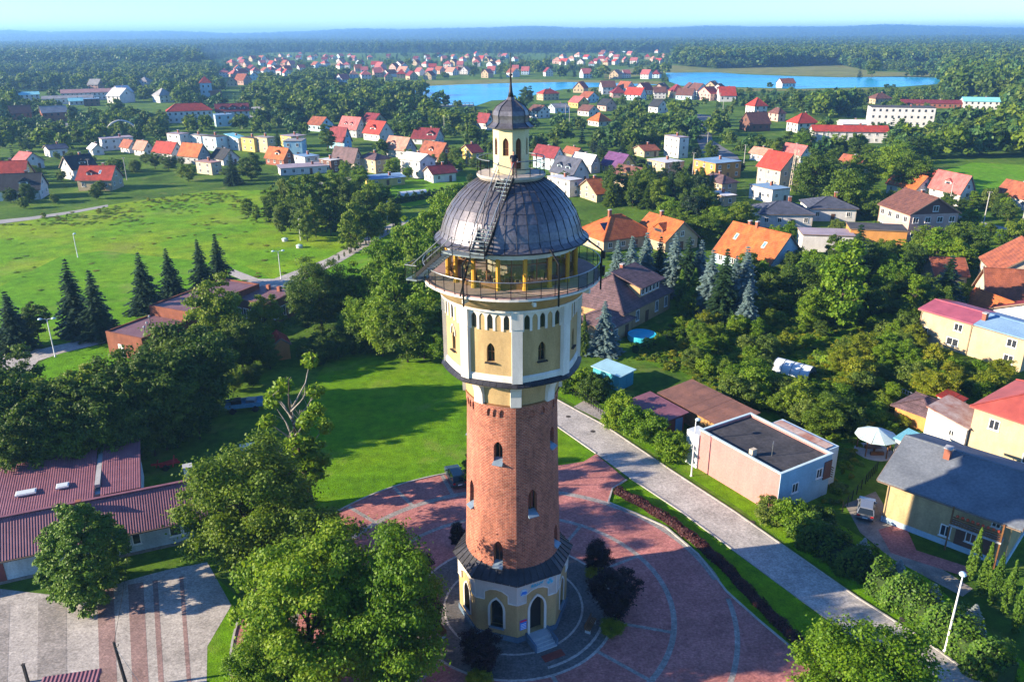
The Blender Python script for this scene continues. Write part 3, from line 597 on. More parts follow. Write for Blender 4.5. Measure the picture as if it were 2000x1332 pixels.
# outer stair: landing beside the gallery -> eaves landing -> lantern
def W2L(x, y): a = R(-4); return (x*math.cos(a)-y*math.sin(a), x*math.sin(a)+y*math.cos(a))
def stair(p, q, width, n, name):
    p = Vector((*W2L(p[0], p[1]), p[2])); q = Vector((*W2L(q[0], q[1]), q[2])); d = (q-p); hd = Vector((d.x, d.y, 0)).normalized(); sd = Vector((hd.y, -hd.x, 0))
    st = None
    for s_ in (-1, 1):
        mb = MB(); mb.bar(p+sd*s_*width/2, q+sd*s_*width/2, .07, .26); o_ = tp('stringer', mb, IRON if s_ > 0 else STEEL)
        st = st or o_
        mb = MB(); mb.tube([p+sd*s_*width/2+Vector((0, 0, 1.05)), q+sd*s_*width/2+Vector((0, 0, 1.05))], .035, 6); tp('hand_rail', mb, STEEL, st)
        mb = MB(); mb.tube([p+sd*s_*width/2+Vector((0, 0, .55)), q+sd*s_*width/2+Vector((0, 0, .55))], .02, 5); tp('mid_rail', mb, IRON, st)
        for i in range(5):
            c = p+d*(i/4)+sd*s_*width/2; mb = MB(); mb.bar(c, c+Vector((0, 0, 1.05)), .045, .045); tp('rail_post', mb, IRON, st)
    rz = math.atan2(sd.y, sd.x)
    for i in range(n):
        c = p+d*((i+.5)/n); mb = MB(); mb.box(c, (width, .27, .06), rz); tp('tread', mb, TREAD, st)
    return st
stair((-7.0, -1.5, 31.42), (-4.55, -4.85, 34.15), .95, 14, 'lower')
stair((-2.35, -5.75, 34.2), (-.35, -2.35, 38.92), 1.2, 20, 'upper')
def deck(pts, z, name='landing'):
    mb = MB(); w_ = [W2L(*p) for p in pts]; mb.prism(w_, z-.1, z); o_ = tp(name, mb, TREAD)
    return o_, w_
la, w_ = deck([(-4.9, -4.5), (-4.1, -5.35), (-2.85, -6.0), (-1.85, -6.3), (-1.5, -5.4), (-3.2, -4.75), (-4.2, -4.0)], 34.2)
for i, j in ((1, 2), (2, 3)):
    for fz in (1.05, .55):
        mb = MB(); mb.tube([(*w_[i], 34.2+fz), (*w_[j], 34.2+fz)], .032, 5); tp('hand_rail', mb, STEEL if fz > 1 else IRON, la)
    for q in (w_[i], w_[j]): mb = MB(); mb.bar((*q, 34.1), (*q, 35.25), .05, .05); tp('rail_post', mb, IRON, la)
mb = MB(); mb.bar((*w_[2], 34.1), (*W2L(-3.6, -5.9), 31.3), .1, .1); mb.bar((*w_[3], 34.1), (*W2L(-2.6, -5.0), 33.7), .09, .09); tp('landing_strut', mb, IRON, la)
lb, w_ = deck([(-7.9, -1.9), (-7.0, -2.3), (-6.2, -1.6), (-6.4, -.6), (-7.3, -.5)], 31.42)
for i, j in ((4, 0), (0, 1)):
    mb = MB(); mb.tube([(*w_[i], 32.5), (*w_[j], 32.5)], .035, 5); tp('hand_rail', mb, STEEL, lb)
    mb = MB(); a_, c_ = Vector((*w_[i], 31.5)), Vector((*w_[j], 31.5)); mb.bar(a_+Vector((0, 0, .5)), c_+Vector((0, 0, .5)), .015, .9); tp('glass_panel', mb, GLASS, lb)
for q in (w_[4], w_[0], w_[1]): mb = MB(); mb.bar((*q, 31.3), (*q, 32.5), .05, .05); tp('rail_post', mb, IRON, lb)
# café tables and chairs inside the gallery stand on the floor as things of their own
TW = M('pale_timber', (.50, .36, .18), .6, .15, 3, 16)
def wpt(th, r_, z): return T.matrix_basis @ Vector(rad_pt(th, r_, 0, z))
for k, th in enumerate((-52, -30, -6, 18, 40, -75)):
    c = wpt(th, 3.5, 31.41); t_ = thing('cafe_table', 'pale wooden cafe table behind the gallery glass', 'table', c, 0, 'cafe tables in the glazed gallery')
    mb = MB(); mb.lathe([(.42, .72), (.42, .76)], 14); mb.build('table_top', TW, t_); mb = MB(); mb.lathe([(.25, 0), (.05, .05), (.04, .72)], 8); mb.build('pedestal', IRON, t_)
    for s_ in (-9, 9):
        c = wpt(th+s_, 3.6, 31.41); h_ = thing('chair', 'pale wooden chair beside a gallery cafe table', 'chair', c, R(th+90*(1 if s_ > 0 else -1)), 'chairs in the glazed gallery')
        mb = MB(); mb.box((0, 0, .45), (.42, .42, .05)); mb.build('seat', TW, h_); mb = MB(); mb.box((0, .19, .7), (.42, .04, .42)); mb.build('backrest', TW, h_)
        for x in (-.18, .18):
            for y in (-.18, .18): mb = MB(); mb.box((x, y, .22), (.04, .04, .44)); mb.build('leg', TW, h_)
# person on the lantern platform
def person(loc, rz):
    J = dict(pel=(0, 0, .95), sp=(0, 0, 1.15), ch=(0, -.01, 1.36), nk=(0, 0, 1.5), hd=(0, -.01, 1.58), top=(0, -.01, 1.72))
    vs, es, rs = [], [], []
    def v(p, r): vs.append(p); rs.append(r); return len(vs)-1
    pe = v((0, 0, .95), .15); sp_ = v((0, 0, 1.14), .135); ch = v((0, 0, 1.34), .165); nk = v((0, 0, 1.49), .065); hd = v((0, -.015, 1.56), .085); hm = v((0, -.02, 1.64), .1); tp_ = v((0, -.01, 1.72), .07)
    es += [(pe, sp_), (sp_, ch), (ch, nk), (nk, hd), (hd, hm), (hm, tp_)]
    for s in (-1, 1):
        hip = v((s*.1, 0, .86), .1); kn = v((s*.11, -.02, .48), .065); an = v((s*.11, 0, .09), .045); ft = v((s*.12, -.13, .045), .04)
        es += [(pe, hip), (hip, kn), (kn, an), (an, ft)]
        sh = v((s*.2, 0, 1.4), .065); el = v((s*.27, .02, 1.14), .048); wr = v((s*.26, -.16, .98), .036); ha = v((s*.25, -.24, .96), .03)
        es += [(ch, sh), (sh, el), (el, wr), (wr, ha)]
    me = bpy.data.meshes.new('person'); me.from_pydata(vs, es, []); o_ = ob('person', me)
    md = o_.modifiers.new('s', 'SKIN'); sv = me.skin_vertices[0].data
    for i, r in enumerate(rs): sv[i].radius = (r, r)
    sv[pe].use_root = True; o_.modifiers.new('d', 'SUBSURF').levels = 2
    dg = bpy.context.evaluated_depsgraph_get(); dg.update(); me2 = bpy.data.meshes.new_from_object(o_.evaluated_get(dg)); o_.modifiers.clear(); o_.data = me2
    me2.materials.clear()
    for m_ in (M('skin', (.50, .28, .19), .6, .08, 4, 20), M('navy_shirt', (.02, .025, .05), .8, .1, 4, 20), M('red_shorts', (.36, .08, .08), .8, .1, 4, 20), M('dark_hair', (.03, .02, .015), .7, .1, 6, 30), M('dark_shoes', (.03, .03, .03), .6, .1, 6, 30)): me2.materials.append(m_)
    for p in me2.polygons:
        c = p.center; p.use_smooth = True
        p.material_index = 4 if c.z < .09 else 0 if c.z < .55 else 2 if c.z < .98 and abs(c.x) < .24 and c.y > -.15 else 3 if c.z > 1.60 and (c.y > -.02 or c.z > 1.68) else 0 if (c.z > 1.46 and abs(c.x) < .13) or (abs(c.x) > .2 and c.z < 1.2) else 1
    o_.location = loc; o_.rotation_euler = (0, 0, rz); return o_
tag(person(wpt(2, 1.75, 38.95), R(10)), 'person in dark top and shorts standing before the lantern door', 'person')
# ------------------------------------------------------------------ buildings
HOUSES = []      # (centre, half diagonal, screen box, distance) for keeping trees clear
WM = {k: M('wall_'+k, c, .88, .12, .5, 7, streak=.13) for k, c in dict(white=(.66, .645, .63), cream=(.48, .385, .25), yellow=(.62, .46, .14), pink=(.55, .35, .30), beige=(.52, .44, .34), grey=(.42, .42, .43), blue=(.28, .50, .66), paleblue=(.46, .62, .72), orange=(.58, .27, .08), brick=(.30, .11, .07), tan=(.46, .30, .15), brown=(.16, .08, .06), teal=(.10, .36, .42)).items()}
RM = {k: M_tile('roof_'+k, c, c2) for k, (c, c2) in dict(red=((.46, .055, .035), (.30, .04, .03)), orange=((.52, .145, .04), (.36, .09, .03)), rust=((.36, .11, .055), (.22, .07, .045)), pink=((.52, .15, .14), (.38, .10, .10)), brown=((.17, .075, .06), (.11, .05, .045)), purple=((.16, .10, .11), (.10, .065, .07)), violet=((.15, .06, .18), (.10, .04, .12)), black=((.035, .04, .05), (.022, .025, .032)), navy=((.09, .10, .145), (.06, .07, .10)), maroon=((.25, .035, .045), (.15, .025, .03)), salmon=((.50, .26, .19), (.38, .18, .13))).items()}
FLATR = {k: M('felt_'+k, c, .9, .25, .35, 6, col2=c2) for k, (c, c2) in dict(grey=((.30, .30, .31), (.18, .18, .19)), dark=((.075, .075, .08), (.04, .04, .045)), pale=((.55, .57, .60), (.42, .44, .47)), blue=((.20, .33, .48), (.14, .25, .40)), cyan=((.22, .55, .62), (.15, .45, .52)), lilac=((.34, .29, .34), (.24, .20, .25)), white=((.66, .66, .66), (.5, .5, .52)), pinkish=((.42, .24, .22), (.30, .17, .17))).items()}
RM.update({'f_'+k: m for k, m in FLATR.items()})
FRAME = M('window_frame_white', (.78, .78, .76), .6, .04, 2, 14); PANE = M_glass('pane', (.03, .035, .045), .08); CHIM = WM['brick']; DOORM = M('door_brown', (.12, .06, .035), .6, .15, 2, 14)
FAS = M('fascia', (.20, .14, .10), .7, .1, 2, 12)
WINC = {}
def window(parent, p, ang, w=1.1, h=1.3, simple=False, mull=True):
    """a framed window on a wall; p centre on the wall face, ang = direction of the wall's normal (from -Y)"""
    key = (round(w, 2), round(h, 2), simple, mull)
    if key not in WINC:
        fr_ = MB(); t = .09
        for sx in (-1, 1): fr_.box((sx*(w/2-t/2), -.03, 0), (t, .1, h))
        for sz in (-1, 1): fr_.box((0, -.03, sz*(h/2-t/2)), (w-2*t, .1, t))
        if mull: fr_.box((0, -.025, 0), (.07, .08, h-2*t))
        fr_.box((0, -.07, -h/2-.04), (w+.16, .18, .05))
        pn = MB(); pn.box((0, -.012, 0), (w-.1, .03, h-.1)); WINC[key] = (fr_.mesh('window'), pn.mesh('pane'))
        WINC[key][0].materials.append(FRAME); WINC[key][1].materials.append(PANE)
    if simple: o = ob('window', WINC[key][1], None, parent)
    else:
        o = ob('window', WINC[key][0], None, parent); ob('pane', WINC[key][1], None, o)
    o.location = p; o.rotation_euler = (0, 0, ang); return o
def house(label, x, y, rot, w, d, h, roof='gx', rh=3., wall='white', rf='red', over=.45, floors=None, wins='auto', chim=((.3, .1),), dormer=(), sky_=(), far=False, name='house', cat='house', group=None, gable=None, sides='flr', wsize=(1.1, 1.3), z0=0., door=True, dwall=None):
    wallm = WM.get(wall, wall); roofm = RM.get(rf, rf)
    t = thing(name, label, cat, (x, y, z0), R(rot), group)
    swap = roof == 'gy' or (roof == 'hip' and d > w)
    L, S = (d, w) if swap else (w, d)
    def X(px_, py_, pz): return (-py_, px_, pz) if swap else (px_, py_, pz)     # ridge frame -> house frame
    mb = MB(); kk = rh/(S/2)
    if roof in ('gx', 'gy'):
        pr = [(-S/2, 0), (S/2, 0), (S/2, h), (0, h+rh), (-S/2, h)]
        mb.loft([[X(sx*L/2, q[0], q[1]) for q in pr] for sx in (-1, 1)])
        wo = mb.build('wall', wallm, t, fix=True)
        th = .2; rb = MB()
        for s in (-1, 1):
            ev = (s*(S/2+over), h-over*kk+.03); rg = (0, h+rh+.03)
            q = [X(-L/2-over, *ev), X(L/2+over, *ev), X(L/2+over, *rg), X(-L/2-over, *rg)]
            rb.loft([q, [(a, b_, c+th) for a, b_, c in q]])
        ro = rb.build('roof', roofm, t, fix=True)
        rc = MB(); rc.bar(X(-L/2-over, 0, h+rh+th+.02), X(L/2+over, 0, h+rh+th+.02), .28, .12); rc.build('ridge_cap', roofm, ro)
        if not far:
            for sx in (-1, 1):
                for s in (-1, 1):
                    fb = MB(); fb.bar(X(sx*(L/2+over+.02), s*(S/2+over), h-over*kk+.08), X(sx*(L/2+over+.02), 0, h+rh+.08), .06, .26)
                    fb.build('barge_board', FAS, ro)
        if gable is not None:
            for sx in (-1, 1):
                gm = MB(); gm.loft([[X(sx*(L/2+e), q[0], q[1]) for q in ((-S/2+.02, h-.1), (S/2-.02, h-.1), (0, h+rh-.05))] for e in (0, .03)])
                gm.build('gable', WM.get(gable, gable), t, fix=True)
    elif roof == 'hip':
        mb.box((0, 0, h/2), (w, d, h)); wo = mb.build('wall', wallm, t)
        o2 = over; e = h-o2*.3; hx = max(L/2-S/2, .25); rb = MB()
        vs = [X(-L/2-o2, -S/2-o2, e), X(L/2+o2, -S/2-o2, e), X(L/2+o2, S/2+o2, e), X(-L/2-o2, S/2+o2, e), X(-L/2-o2, -S/2-o2, e+.18), X(L/2+o2, -S/2-o2, e+.18), X(L/2+o2, S/2+o2, e+.18), X(-L/2-o2, S/2+o2, e+.18), X(-hx, 0, h+rh), X(hx, 0, h+rh)]
        rb.add(vs, [(3, 2, 1, 0), (0, 1, 5, 4), (1, 2, 6, 5), (2, 3, 7, 6), (3, 0, 4, 7), (4, 5, 9, 8), (5, 6, 9), (6, 7, 8, 9), (7, 4, 8)]); ro = rb.build('roof', roofm, t, fix=True)
        rc = MB()
        for a, b_ in ((4, 8), (7, 8), (5, 9), (6, 9), (8, 9)): rc.bar(Vector(vs[a])+Vector((0, 0, .04)), Vector(vs[b_])+Vector((0, 0, .04)), .22, .1)
        rc.build('ridge_cap', roofm, ro)
    elif roof == 'mono':       # high at the back
        pr = [(-d/2, 0), (d/2, 0), (d/2, h+rh), (-d/2, h)]; mb.loft([[(sx*w/2, q[0], q[1]) for q in pr] for sx in (-1, 1)]); wo = mb.build('wall', wallm, t, fix=True)
        k2 = rh/d; q = [(-w/2-over, -d/2-over, h-over*k2+.03), (w/2+over, -d/2-over, h-over*k2+.03), (w/2+over, d/2+over, h+rh+over*k2+.03), (-w/2-over, d/2+over, h+rh+over*k2+.03)]
        rb = MB(); rb.loft([q, [(a, b_, c+.14) for a, b_, c in q]]); ro = rb.build('roof', roofm, t, fix=True)
    else:
        mb.box((0, 0, h/2), (w, d, h)); wo = mb.build('wall', wallm, t)
        rb = MB(); rb.box((0, 0, h+.09), (w+.5, d+.5, .18)); ro = rb.build('roof', FAS if not far else roofm, t)
        rb = MB(); rb.box((0, 0, h+.2), (w+.3, d+.3, .06)); rb.build('roof_felt', roofm, ro); rh = .2
    if not far and roof in ('gx', 'gy', 'hip'):
        ez = h-over*kk if roof != 'hip' else h-over*.3; rel = .02
        for s in (-1, 1):
            gm = MB(); gm.bar(X(-L/2-over*.9, s*(S/2+over+.06), ez+rel), X(L/2+over*.9, s*(S/2+over+.06), ez+rel), .12, .11); gm.build('gutter', FAS, ro)
            gm = MB(); gm.tube([X(L/2-.15, s*(S/2+over+.05), ez), X(L/2-.15, s*(S/2+.08), ez-.5), X(L/2-.15, s*(S/2+.08), .1)], .045, 6); gm.build('downpipe', FAS, t)
    for u, v in chim:
        lx, ly = u*w*.5, v*d*.5
        if roof in ('gx', 'gy', 'hip'):
            off = abs(ly if not swap else lx); zt = h+rh-off*kk
        else: zt = h+.2
        cm = MB(); ht = 1.5 if not far else 1.2; cm.box((lx, ly, zt+ht/2-.5), (.75, .6, ht+.6)); c_ = cm.build('chimney', CHIM if wall != 'brick' else WM['cream'], ro)
        cm = MB(); cm.box((lx, ly, zt+ht-.15), (.9, .75, .14)); cm.build('chimney_cap', WM['grey'], ro)
    floors = floors or max(1, int(round(h/2.8)))
    if wins == 'auto':
        for face in sides:
            ln = w if face == 'f' else d; n = max(1, int(ln/3.1)); 
            for fl in range(floors):
                z = h*(fl+.55)/floors
                for i in range(n):
                    u = (i+.5)/n*ln-ln/2
                    if face == 'f':
                        if door and fl == 0 and i == n//2 and n > 1 and not far:
                            dm = MB(); dm.box((u, -d/2-.03, 1.05), (1.0, .1, 2.1)); dm.build('door', DOORM, t); continue
                        window(t, (u, -d/2, z), 0, *wsize, simple=far)
                    elif face == 'l': window(t, (-w/2, -u, z), -math.pi/2, *wsize, simple=far)
                    else: window(t, (w/2, u, z), math.pi/2, *wsize, simple=far)
        if roof in ('gx', 'gy') and rh > 2.2:
            zg = h+rh*.32
            if roof == 'gy': window(t, (0, -d/2-.03*bool(gable), zg), 0, *wsize, simple=far)
            else:
                window(t, (-w/2-.03*bool(gable), 0, zg), -math.pi/2, *wsize, simple=far); window(t, (w/2+.03*bool(gable), 0, zg), math.pi/2, *wsize, simple=far)
    else:
        for face, u, z, ww, hh in wins:
            if face == 'f': window(t, (u, -d/2, z), 0, ww, hh)
            elif face == 'l': window(t, (-w/2, -u, z), -math.pi/2, ww, hh)
            else: window(t, (w/2, u, z), math.pi/2, ww, hh)
    for side, u, dw in dormer:      # side: -1/+1 slope in the ridge frame (-1 = front or, swapped, +x...)
        cy = side*S*.27; zb = h+rh*.18; dh = 1.35; fy = side*S*.36
        dm = MB(); a = [(u-dw/2, fy), (u+dw/2, fy), (u+dw/2, side*.3), (u-dw/2, side*.3)]
        dm.loft([[X(p[0], p[1], zb) for p in a], [X(p[0], p[1], zb+dh) for p in a]]); do = dm.build('dormer', WM.get(dwall or 'white'), t, fix=True)
        dr_ = MB(); pk = zb+dh+dw*.35
        for s in (-1, 1):
            q = [X(u+s*(dw/2+.15), fy+side*.2, zb+dh-.1), X(u, fy+side*.2, pk), X(u, side*.2, pk), X(u+s*(dw/2+.15), side*.2, zb+dh-.1)]
            dr_.loft([q, [(a_, b_, c+.12) for a_, b_, c in q]])
        dr_.loft([[X(u-dw/2, fy+side*e, zb+dh-.02), X(u+dw/2, fy+side*e, zb+dh-.02), X(u, fy+side*e, pk)] for e in (0, -.05)])
        dr_.build('dormer_roof', roofm, do, fix=True)
        dn = MB(); q = [(u-dw*.3, zb+.25), (u+dw*.3, zb+.25), (u+dw*.3, zb+dh-.1), (u-dw*.3, zb+dh-.1)]
        dn.loft([[X(a_, fy+side*e, b_) for a_, b_ in q] for e in (.0, .04)]); dn.build('pane', PANE, do, fix=True)
    for side, u, f_ in sky_:
        yy = side*S/2*(1-f_); zc = h+rh*f_+.26
        sk = MB(); dy = .55
        q = [X(u-.4, yy+dy*side, zc-dy*kk), X(u+.4, yy+dy*side, zc-dy*kk), X(u+.4, yy-dy*side, zc+dy*kk), X(u-.4, yy-dy*side, zc+dy*kk)]
        sk.loft([[(a, b_, c-.12) for a, b_, c in q], [(a, b_, c+.04) for a, b_, c in q]]); so = sk.build('skylight', FRAME, ro, fix=True)
        q2 = [X(u-.3, yy+dy*.8*side, zc-dy*.8*kk), X(u+.3, yy+dy*.8*side, zc-dy*.8*kk), X(u+.3, yy-dy*.8*side, zc+dy*.8*kk), X(u-.3, yy-dy*.8*side, zc+dy*.8*kk)]
        sk = MB(); sk.loft([[(a, b_, c+.03) for a, b_, c in q2], [(a, b_, c+.06) for a, b_, c in q2]]); sk.build('pane', M_glass('skylight_glass', (.10, .22, .36)), ro, fix=True)
    reg(x, y, rot, w, d, h+rh); return t
def reg(x, y, rot, w, d, H_):
    ca, sa = math.cos(R(rot)), math.sin(R(rot)); cs = [(x+sx*w/2*ca-sy*d/2*sa, y+sx*w/2*sa+sy*d/2*ca) for sx, sy in ((-1, -1), (1, -1), (1, 1), (-1, 1))]
    pp = [proj((a, b_, z)) for a, b_ in cs for z in (0, H_)]
    HOUSES.append((cs, (min(p[0] for p in pp), min(p[1] for p in pp), max(p[0] for p in pp), max(p[1] for p in pp)), math.hypot(x, y), (x, y), math.hypot(w, d)/2))
def hb(label, x0, x1, yt, yb, rot, d, roof, rhf, wall, rf, **kw):
    """house from its box in the photo: the base line gives its distance from the ground it stands on"""
    g = P((x0+x1)/2, yb); dist = math.hypot(g.x, g.y); zax = g.y*math.cos(PITCH)+CAMH*math.sin(PITCH); Wm = (x1-x0)*zax/FPX
    sl = max(1e-3, abs(math.sin(R(rot)))); cl = math.cos(R(rot)); w = max(4.5, (Wm-d*sl)/cl)
    if w > 22 and not kw.get('long'): w = 22
    kw.pop('long', None)
    ext = (w*sl+d*cl)/2; u = Vector((g.x, g.y)).normalized(); c = Vector((g.x, g.y))+u*ext
    Ht = max(3., PY((x0+x1)/2, yt, c.y).z); rh = Ht*rhf if roof not in ('flat',) else 0; rh = min(rh, 5.2); h = max(2.6, Ht-rh)
    azi = math.degrees(math.atan2(-g.x, g.y))     # turn towards the viewer's line so that rot is as seen
    return house(label, c.x, c.y, rot+azi*.8, w, d, h, roof, max(rh, .3), wall, rf, **kw)
